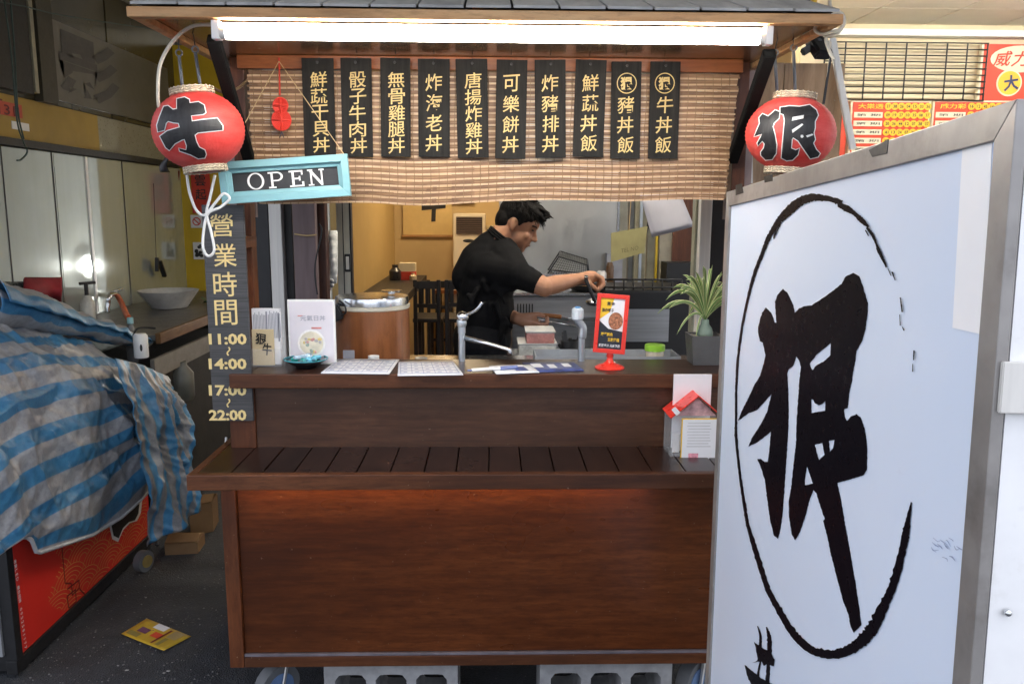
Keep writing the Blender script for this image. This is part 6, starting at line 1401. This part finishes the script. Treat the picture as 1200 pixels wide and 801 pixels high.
# things beyond the tarpaulin
cr = thing('red_cloth', 'dark red folded cloth hanging behind the tarpaulin', 'cloth', PX(50, 355, -2.02))
bm = bmesh.new(); grid(bm, lambda u, v: PX(28 + 44 * u, 326 + 30 * v, -2.02 + .03 * math.sin(u * 7) * v + .05 * math.sin(math.pi * v)), 20, 10); obj('cloth', bm, M('dark_red_cloth', (.24, .012, .02), .8, var=.2), cr, solid=.012)
cg = thing('knitted_cloth', 'grey knitted cloth beside the dark red one', 'cloth', PX(15, 350, -2.02))
bm = bmesh.new(); grid(bm, lambda u, v: PX(-12 + 39 * u, 330 + 26 * v, -2.03 + .02 * math.sin(u * 9) * v), 20, 10); obj('cloth', bm, M('grey_knit', (.1, .11, .1), .9, var=.9, scale=70), cg, solid=.012)
m_stone = M('mottled_steel', (.1, .1, .095), .35, var=.4)
# wash counter along the left wall
wc_ = thing('wash_counter', 'wooden edged wash counter along the stainless wall', 'counter', (-1.95, 4.8, 0))
WZ = PX(243, 372, -1.52).z
part('top', m_stone, wc_, -2.19, -1.56, 3.75, 5.8, WZ - .03, WZ - .005); part('timber_edge', m_raw if False else wood('worn_edge', (.1, .05, .02), (.18, .09, .035), (.25, .14, .06), 'y', .5), wc_, -1.5595, -1.535, 3.75, 5.8, WZ - .045, WZ + .004, bev=.003)
part('grey_fascia', M('grey_plank', (.22, .21, .19), .6), wc_, -1.59, -1.57, 3.75, 5.5, WZ - .21, WZ - .12)
part('base', m_dark, wc_, -2.18, -1.62, 3.8, 5.75, 0, WZ - .22); part('panel', m_dark, wc_, -1.615, -1.6, 3.8, 5.75, 0, WZ - .215)
bmw = bmesh.new(); p = PX(199, 366, -1.9); lathe(bmw, [(.1, WZ), (.17, WZ + .1), (.165, WZ + .1), (.095, WZ + .01), (.001, WZ + .008)], (-1.9, p.y, 0), 32); tag(obj('mixing_bowl', bmw, M('translucent_plastic', (.5, .5, .48), .3), smooth='auto'), 'translucent plastic bowl on the wash counter', 'bowl')
sb = thing('soap_dispenser', 'clear pump soap bottle by the stainless wall', 'soap bottle', (*PX(103, 362, -2.05).xy, WZ)); p = PX(103, 362, -2.05)
bm = bmesh.new(); lathe(bm, [(.035, WZ), (.036, WZ + .1), (.02, WZ + .13), (.012, WZ + .14)], (p.x, p.y, 0), 20); obj('bottle', bm, M('pale_soap', (.55, .55, .5), .25), sb, 'auto')
bm = bmesh.new(); tube(bm, [(p.x, p.y, WZ + .14), (p.x, p.y, WZ + .2)], .01, 10); bar(bm, (p.x - .02, p.y - .02, WZ + .2), (p.x + .02, p.y + .05, WZ + .2), .018, .014); obj('pump', bm, m_black, sb)
tp2 = thing('wall_tap', 'chrome wall tap with a hose over the wash counter', 'tap', PX(133, 350, -2.1)); 
bm = bmesh.new(); a = PX(137, 346, -2.18); tube(bm, smooth_path([a, PX(135, 344, -2.1), PX(128, 346, -2.05), PX(126, 356, -2.05), PX(126, 366, -2.05)]), .014, 10); bar(bm, PX(131, 342, -2.1), PX(143, 338, -2.1), .015, .012); obj('body', bm, m_chrome, tp2, True)
bm = bmesh.new(); tube(bm, smooth_path([PX(138, 347, -2.08), PX(143, 356, -2.0), PX(147, 366, -1.9), PX(151, 373, -1.8)]), .014, 10); obj('orange_hose', bm, M('orange_hose', (.6, .1, .02), .4), tp2, True)
bt_ = thing('squeeze_bottle', 'clear bottle with a pale blue cap at the end of the tarpaulin roll', 'bottle', PX(154, 390, -1.75)); p = PX(154, 396, -1.72)
bm = bmesh.new(); lathe(bm, [(.024, -.12), (.026, 0), (.022, .04), (.012, .06), (.012, .07)], p, 18); obj('body', bm, M('smoky_plastic', (.12, .12, .12), .2), bt_, 'auto'); bm = bmesh.new(); lathe(bm, [(.015, .0705), (.014, .1), (.001, .101)], p, 16); obj('cap', bm, M('pale_cyan', (.3, .55, .6), .4), bt_, 'auto')
cn = thing('white_canister', 'small white canister with a dark mark hanging at the counter edge', 'canister', PX(165, 413, -1.53)); p = PX(165, 404, -1.52)
bm = bmesh.new(); lathe(bm, [(.028, -.055), (.03, -.05), (.03, .04), (.022, .05), (.001, .051)], p, 20); obj('body', bm, m_whitep, cn, 'auto'); bm = bmesh.new(); tube(bm, smooth_path([p + Vector((-.03, 0, .04)), p + Vector((0, -.01, .075)), p + Vector((.06, .02, .07))]), .004, 6); obj('handle', bm, m_iron, cn, True)
bm = bmesh.new(); ball(bm, p + Vector((.012, -.027, -.008)), (.006, .003, .016), seg=8, rings=6); obj('mark', bm, m_black, cn)
bm = bmesh.new(); p = PX(213, 448, -1.58); lathe(bm, [(.05, -.09), (.06, -.07), (.06, .05), (.03, .09), (.03, .11)], p, 20); tag(obj('plastic_jug', bm, M('cloudy_jug', (.12, .125, .11), .35), smooth='auto'), 'cloudy plastic jug below the wash counter', 'jug')
pl_ = thing('leafy_bunch', 'dark green leafy bunch at the end of the wash counter', 'vegetables', PX(240, 368, -1.75)); pp = PX(236, 366, -1.8)
for k in range(24):
    bm = bmesh.new(); c_ = pp + Vector((rnd.uniform(-.12, .1), rnd.uniform(-.1, .1), rnd.uniform(-.01, .1))); t_ = Vector((rnd.uniform(-1, 1), rnd.uniform(-1, 1), rnd.uniform(-.3, 1))).normalized(); s_ = t_.cross(Vector((.3, .2, 1))).normalized()
    bm.faces.new([bm.verts.new(q) for q in (c_ - t_ * .04, c_ + s_ * .018, c_ + t_ * .045, c_ - s_ * .018)]); obj('leaf', bm, M('dark_leaf', (.03, .08, .025), .5, var=.4), pl_)
ft = thing('hanging_tool', 'small black hand tool hanging on a cord against the stainless wall', 'tool', PX(188, 322, -2.16)); bm = bmesh.new(); bar(bm, PX(184, 302, -2.16), PX(184, 318, -2.16), .02, .02); bar(bm, PX(187, 306, -2.16), PX(193, 324, -2.16), .03, .02, bev=.004); obj('body', bm, m_iron, ft); bm = bmesh.new(); tube(bm, [PX(183, 302, -2.17), PX(180, 215, -2.17)], .002, 5); obj('cord', bm, m_iron, ft)
# cardboard under the tarpaulin end
m_card = M('cardboard', (.2, .115, .05), .75, var=.12)
for (pts, h, lab) in ((((194, 650), (232, 648), (240, 636), (205, 636)), .05, 'flat cardboard carton on the ground behind the red cart'), (((224, 628), (250, 622), (256, 610), (232, 612)), .14, 'open cardboard box standing by the stall side')):
    q = [PZ(x, y, 0) for x, y in pts]; t = thing('cardboard_box', lab, 'cardboard box', (q[0] + q[2]) / 2, 'cardboard by the stall')
    bm = bmesh.new(); lo_ = [bm.verts.new(p + Vector((0, 0, .001))) for p in q]; hi_ = [bm.verts.new(p + Vector((0, 0, h))) for p in q]
    for i in range(4): bm.faces.new((lo_[i], lo_[(i + 1) % 4], hi_[(i + 1) % 4], hi_[i]))
    bm.faces.new(lo_[::-1]); 
    if h < .1: bm.faces.new(hi_)
    obj('carton', bm, m_card, t, solid=.004)
    bm = bmesh.new(); quad_slab(bm, [hi + Vector((0, 0, .003)) for hi in (q[0] + Vector((0, 0, h)), q[1] + Vector((0, 0, h)), q[1].lerp(q[2], .45) + Vector((.0, 0, h + .02)), q[0].lerp(q[3], .45) + Vector((0, 0, h + .02)))]); obj('flap', bm, m_card, t)
wh = thing('disc_castor', 'brass coloured castor wheel under the far end of the red cart', 'castor', PZ(174, 668, 0)); p = PZ(174, 668, 0)
bm = bmesh.new(); tube(bm, [p + Vector((-.03, 0, .045)), p + Vector((.0, -.01, .045))], .044, 24); obj('tyre', bm, m_rub, wh, 'auto'); bm = bmesh.new(); tube(bm, [p + Vector((-.02, 0, .045)), p + Vector((.004, -.011, .045))], .026, 20); obj('hub', bm, M('brass', (.4, .3, .1), .4, metal=.5), wh, 'auto')
# grit scattered on the pavement
bm = bmesh.new()
for k in range(420):
    p = PZ(rnd.uniform(30, 262), rnd.uniform(640, 800), .001); r_ = rnd.uniform(.0012, .0035); ball(bm, p + Vector((0, 0, r_ * .4)), (r_ * rnd.uniform(.7, 1.5), r_, r_ * .7), seg=5, rings=3)
o = obj('grit', bm, M('grit', (.16, .16, .155), .9, var=.6, scale=40)); o['kind'] = 'stuff'; o['label'] = 'fine pale grit scattered over the dark pavement'
# yellow flyer on the ground
q = [PZ(142, 742, .003), PZ(172, 724, .003), PZ(224, 745, .003), PZ(192, 763, .003)]
m_fly = M('yellow_flyer', (.55, .36, .03), .5, var=.15); fl = thing('flyer', 'yellow printed flyer lying on the dark ground', 'flyer', (q[0] + q[2]) / 2)
ff_ = lambda u, v, k=0: q[0].lerp(q[3], u).lerp(q[1].lerp(q[2], u), v) + Vector((0, 0, .0005 * k + .004 * u * u * (1 - v)))
bm = bmesh.new(); grid(bm, ff_, 8, 8); obj('sheet', bm, m_fly, fl, solid=.0006)
for (u0, u1, v0, v1, mt, k, nm) in ((.3, .55, .72, .98, m_paper, 3, 'white_panel'), (.45, .62, .35, .6, m_lred, 3, 'red_print'), (.15, .35, .35, .6, M('purple_print', (.15, .05, .12), .6), 3, 'dark_print'), (.05, .3, .1, .3, M('olive_print', (.3, .24, .06), .6), 2, 'olive_print'), (.62, .66, .1, .9, m_maroon, 3, 'text_line'), (.7, .9, .55, .95, M('tan_print', (.42, .3, .12), .6), 2, 'tan_panel'), (.72, .8, .1, .5, MATS['olive_print'] if 'olive_print' in MATS else m_maroon, 3, 'text_line')):
    bm = bmesh.new(); bm.faces.new([bm.verts.new(ff_(u, v, k + .8)) for u, v in ((u0, v0), (u1, v0), (u1, v1), (u0, v1))]); obj(nm, bm, mt, fl)
for i in range(5):
    p = PZ(rnd.uniform(60, 250), rnd.uniform(690, 790), .004); bm = bmesh.new(); ball(bm, p, (rnd.uniform(.004, .008), .004, .002), seg=8, rings=5); tag(obj('litter_scrap', bm, M('litter', (.3, .3, .28), .8)), 'tiny pale scrap of litter on the dark ground by the red cart', 'litter', 'litter scraps')

# ================================================================== LIGHT BOX SIGN ON THE RIGHT
TLc = Vector((.544, 1.9, 1.54)); SU = Vector((-.048, -.997, .056)).normalized(); SD = Vector((-.012, -.055, -.998)); SD = (SD - SU * SD.dot(SU)).normalized(); SN = SD.cross(SU).normalized()
if SN.x > 0: SN = -SN
SWd, SHt = 1.132, 1.44; DP = .22
def sgn(u, v, k=0.0): return TLc + SU * u + SD * v + SN * k
def onS(px, py, k=.0):
    d = ray(px, py); o = TLc + SN * (k - .0046); t = (o - CAM).dot(SN) / d.dot(SN); return CAM + d * t
sg = thing('light_box_sign', 'large white light box sign with brushed black ring and character at right', 'sign', sgn(.56, SHt) + Vector((.1, 0, -.05)))
def face_mat():
    mt, nt, bs = newmat('acrylic_face')
    v = coords(nt, (1, 1, 1), jitter=False); f = nz(nt, v, 2, 3); f2 = nz(nt, v, 14, 6, .7)
    c = ramp(nt, f, [(.3, (.7, .8, .96)), (.7, (.74, .83, .97))]); c = mix(nt, c, (.5, .55, .66), ramp(nt, f2, [(.66, (0, 0, 0)), (.8, (.25, .25, .25))]))
    nt.links.new(c, bs.inputs['Base Color']); setp(bs, Roughness=.3, Specular_IOR_Level=.35); MATS['acrylic_face'] = mt; return mt
fwS = .034
bm = bmesh.new(); obox(bm, sgn(SWd / 2, SHt / 2, -.009), SU * (SWd / 2 - .01), SD * (SHt / 2 - .01), SN * .004); afc = obj('acrylic_face', bm, face_mat(), sg)
m_fr = M('aluminium_frame', (.3, .285, .27), .42, metal=.3, var=.25, scale=8, dirt=(.1, .085, .07))
mitre(sgn(SWd / 2, SHt / 2, -.012), SU, -SD, SWd / 2, SHt / 2, fwS, .012, m_fr, sg, 'frame_side') if SU.cross(-SD).dot(SN) > 0 else mitre(sgn(SWd / 2, SHt / 2, -.012), -SU, -SD, SWd / 2, SHt / 2, fwS, .012, m_fr, sg, 'frame_side')
bm = bmesh.new(); obox(bm, sgn(SWd / 2, SHt / 2, -.014 - DP / 2), SU * (SWd / 2 - .002), SD * (SHt / 2 - .002), SN * DP / 2); obj('case', bm, M('white_case', (.86, .86, .85), .4, var=.05, dirt=(.6, .58, .52)), sg)
for u in (.08, SWd - .12):
    bm = bmesh.new(); a = sgn(u, SHt - .01, -.12); bar(bm, a, Vector((a.x, a.y, .07)), .04, .04); lg_ = obj('leg', bm, m_alu, sg); bm = bmesh.new(); tube(bm, [Vector((a.x - .015, a.y, .036)), Vector((a.x + .015, a.y, .036))], .035, 18); obj('castor', bm, m_rub, lg_, 'auto')
bm = bmesh.new(); ball(bm, sgn(.1, .2, -.2), .001, seg=4, rings=3); bm.free()
# hinge bracket and screw on the end of the case
for v_, h_, nm in (((onS(1178, 455) - TLc).dot(SD), .05, 'bracket'),):
    bm = bmesh.new(); c_ = sgn(SWd + .003, v_, -.03); obox(bm, c_, SU * .003, SD * h_ / 2, SN * .026, .001); obj(nm, bm, m_alu, sg)
bm = bmesh.new(); p = onS(1160, 724); c_ = sgn(SWd + .002, (p - TLc).dot(SD), -.03); ball(bm, c_, .004, seg=14, rings=8); obj('screw', bm, m_chrome, sg, True)
# paper strip and bits of black tape
bm = bmesh.new(); quad_slab(bm, [onS(1128, 167, .0006), onS(1163, 158, .0006), onS(1151, 392, .0006), onS(1116, 384, .0006)], .0006); obj('paper_strip', bm, M('bright_paper', (.9, .91, .93), .6, var=.02), sg)
bm = bmesh.new(); put_glyph(bm, '9:50', plane_fn(onS(1137, 285, .001), (0, 0, -1) , -SN.cross(Vector((0, 0, -1)))), .2, .03); bm.free()
for pts in ([(1018, 176), (1041, 163), (1039, 180), (1022, 184)], [(895, 207), (905, 204), (905, 212), (896, 214)], [(862, 217), (869, 215), (871, 226), (862, 229)]):
    bm = bmesh.new(); quad_slab(bm, [onS(x, y, .0054) for x, y in pts], .0008); obj('tape', bm, m_black, sg)
m_brush = M('brush_black', (.005, .005, .008), .3, var=.05, bmp=0, spec=.05)
def smark(outlines, k, name='brush_stroke', rough_=.9):
    vv, ff = fill([rough_outline(o, rough_, 2.2, i) for i, o in enumerate(outlines)]); bm = bmesh.new(); nv = [bm.verts.new(onS(x, y, k)) for x, y in vv]
    for f in ff: bm.faces.new([nv[i] for i in f])
    return obj(name, bm, m_brush, afc)
z1 = lambda pl: [(850 + x / 4.005, 300 + y / 4.005) for x, y in pl]; z2 = lambda pl: [(850 + x / 4.005, 450 + y / 4.005) for x, y in pl]; z3 = lambda pl: [(850 + x / 4.192, 610 + y / 4.192) for x, y in pl]
def cr_smooth(pl, k=3):
    out = []; n = len(pl)
    for i in range(n):
        p0, p1, p2, p3 = (Vector(pl[(i + j) % n]) for j in (-1, 0, 1, 2))
        for j in range(k):
            t = j / k; q = .5 * ((2 * p1) + (p2 - p0) * t + (2 * p0 - 5 * p1 + 4 * p2 - p3) * t * t + (3 * p1 - p0 - 3 * p2 + p3) * t ** 3); out.append((q.x, q.y))
    return out
outer = z1([(190, 240), (215, 265), (232, 312), (240, 312), (236, 270), (233, 215), (245, 180), (270, 152), (290, 170), (315, 220), (326, 266), (345, 245), (370, 235), (405, 230), (460, 195), (510, 158), (545, 130), (565, 95), (600, 78), (630, 95), (648, 150), (668, 220), (668, 270), (655, 350), (640, 400), (615, 445), (608, 500), (597, 555), (595, 580), (580, 650), (575, 712), (558, 716)]) \
    + z2([(556, 122), (560, 150), (570, 172), (590, 150), (615, 140), (635, 155), (655, 215), (665, 290), (664, 400), (650, 425), (615, 437), (570, 450), (526, 462), (540, 530), (560, 645)]) \
    + z3([(585, 0), (610, 140), (640, 310), (660, 450), (668, 510), (630, 548), (612, 510), (605, 460), (580, 400), (550, 290), (515, 150), (505, 95), (480, 0)]) \
    + z2([(465, 630), (445, 570), (427, 510), (413, 495), (395, 540), (375, 620), (350, 690), (327, 733), (310, 700), (298, 620), (297, 550), (310, 470), (320, 370), (332, 270), (333, 200), (340, 90), (345, 2)]) \
    + z1([(348, 570), (354, 520), (345, 490), (333, 468), (322, 510), (297, 530), (290, 548), (292, 590)]) \
    + z2([(294, 10), (297, 120), (293, 250), (285, 370), (275, 510), (270, 600), (260, 670), (247, 725), (228, 710), (210, 640), (195, 530), (185, 450), (170, 400), (150, 350), (167, 350), (185, 362), (199, 363), (205, 320), (213, 222), (185, 245), (150, 272), (108, 292), (125, 250), (165, 190), (195, 130), (217, 46), (190, 75), (150, 120), (110, 135), (58, 172), (75, 130), (110, 60), (135, 6)]) \
    + z1([(163, 560), (185, 485), (188, 465), (175, 405), (162, 400), (152, 350), (158, 310), (172, 265)])
smark([outer, z1([(395, 505), (430, 460), (460, 435), (495, 408), (493, 465), (460, 495), (425, 512), (408, 535)]), z1([(403, 672), (412, 672), (420, 690), (440, 700), (458, 690), (470, 678), (468, 725), (403, 735)]),
       z2([(420, 283), (455, 275), (465, 330), (440, 355), (428, 320)]), z2([(485, 265), (512, 260), (505, 300), (490, 318)]), z2([(383, 385), (410, 465), (372, 473), (375, 430)])], .0004, 'brush_character', .6)
def stroke(pts, k, seed, nm='brush_ring', mt=None):
    c = smooth_path([(x, y, w) for x, y, w in pts], 9); L_, R2 = [], []
    for i, p in enumerate(c):
        a = c[max(0, i - 1)]; b = c[min(len(c) - 1, i + 1)]; d = Vector((b.x - a.x, b.y - a.y)).normalized(); n_ = Vector((-d.y, d.x))
        wl_ = p.z / 2 * (1 + .3 * noise.noise((i * .7, seed, 0)) + .25 * noise.noise((i * 2.3, seed, 3))); wr_ = p.z / 2 * (1 + .4 * noise.noise((i * .9, seed + 5, 0)) + .35 * noise.noise((i * 2.7, seed + 5, 4)))
        L_.append((p.x + n_.x * wl_, p.y + n_.y * wl_)); R2.append((p.x - n_.x * wr_, p.y - n_.y * wr_))
    bm = bmesh.new(); A_ = [bm.verts.new(onS(*q, k)) for q in L_]; B2 = [bm.verts.new(onS(*q, k)) for q in R2]
    for i in range(len(A_) - 1): bm.faces.new((A_[i], A_[i + 1], B2[i + 1], B2[i]))
    obj(nm, bm, mt or m_brush, afc)
z4 = lambda pl: [(850 + x / 3.3375, 215 + y / 3.3375, w / 3.3375) for x, y, w in pl]; z2w = lambda pl: [(850 + x / 4.005, 450 + y / 4.005, w / 4.005) for x, y, w in pl]; z3w = lambda pl: [(850 + x / 4.192, 610 + y / 4.192, w / 4.192) for x, y, w in pl]
stroke(z4([(455, 78, 26), (415, 62, 20), (370, 55, 26), (330, 56, 30), (285, 75, 34), (245, 110, 34), (215, 140, 26), (190, 175, 20), (165, 220, 17), (142, 280, 14), (115, 350, 13), (90, 440, 10), (65, 560, 9), (48, 690, 9), (44, 770, 9)]) + z2w([(50, 30, 10), (50, 170, 11), (50, 250, 12), (65, 400, 12), (80, 510, 13), (98, 620, 16)])
       + z3w([(110, 20, 16), (140, 120, 24), (180, 250, 26), (213, 345, 26), (262, 435, 30), (322, 535, 36), (380, 600, 38), (440, 640, 40), (520, 655, 44), (590, 640, 48), (650, 605, 54), (705, 550, 62), (745, 485, 56), (790, 390, 46), (832, 290, 40), (868, 150, 36), (886, 60, 36), (896, 0, 24)]) + [(1068, 588, 1.5)], .0008, 3)
for i, s4 in enumerate(([(440, 84, 12), (470, 95, 26), (505, 118, 16), (535, 146, 20), (560, 170, 8)], [(552, 172, 8), (572, 196, 12), (590, 235, 8), (600, 262, 14), (618, 300, 10), (630, 328, 6)], [(548, 182, 5), (560, 205, 4)], [(636, 332, 3), (648, 360, 4)], [(652, 345, 6), (664, 378, 3)], [(684, 445, 4), (692, 502, 6)], [(682, 512, 3), (684, 555, 4)], [(692, 560, 3), (699, 574, 5)], [(738, 652, 6), (736, 690, 4)], [(733, 705, 3), (732, 735, 4)], [(200, 172, 5), (188, 215, 5)], [(215, 160, 4), (196, 200, 3)])): stroke(z4(s4), .0016, 20 + i, 'dry_brush_mark')
smark([z3([(140, 592), (185, 625), (225, 645), (240, 680), (237, 712), (205, 702), (190, 712), (180, 690), (160, 690), (135, 697), (158, 682), (152, 640)])], .0012); stroke(z3w([(158, 515, 4), (172, 565, 12), (170, 620, 14)]), .0008, 51, 'brush_stroke'); stroke(z3w([(202, 520, 6), (215, 570, 20), (216, 640, 22), (212, 700, 18), (206, 801, 20), (205, 960, 22)]), .0004, 52, 'brush_stroke')
smark([z3([(95, 705), (150, 752), (190, 780), (230, 800), (250, 840), (190, 850), (140, 820), (105, 760)])], .0014); stroke(z3w([(172, 690, 8), (162, 740, 10), (156, 800, 16)]), .0008, 53, 'brush_stroke'); stroke(z3w([(40, 900, 30), (160, 870, 40), (330, 850, 50)]), .002, 54, 'brush_stroke')
# dark paint scuffs at lower right of the face
for k in range(14):
    x, y = 1086 + rnd.uniform(0, 36), 628 + rnd.uniform(0, 24); stroke([(x, y, .4), (x + rnd.uniform(2, 6), y + rnd.uniform(1, 5), rnd.uniform(.6, 1.8)), (x + rnd.uniform(5, 9), y + rnd.uniform(3, 8), .3)], .0006 + .0001 * k, 70 + k, 'scuff', M('blue_scuff', (.3, .38, .55), .5))
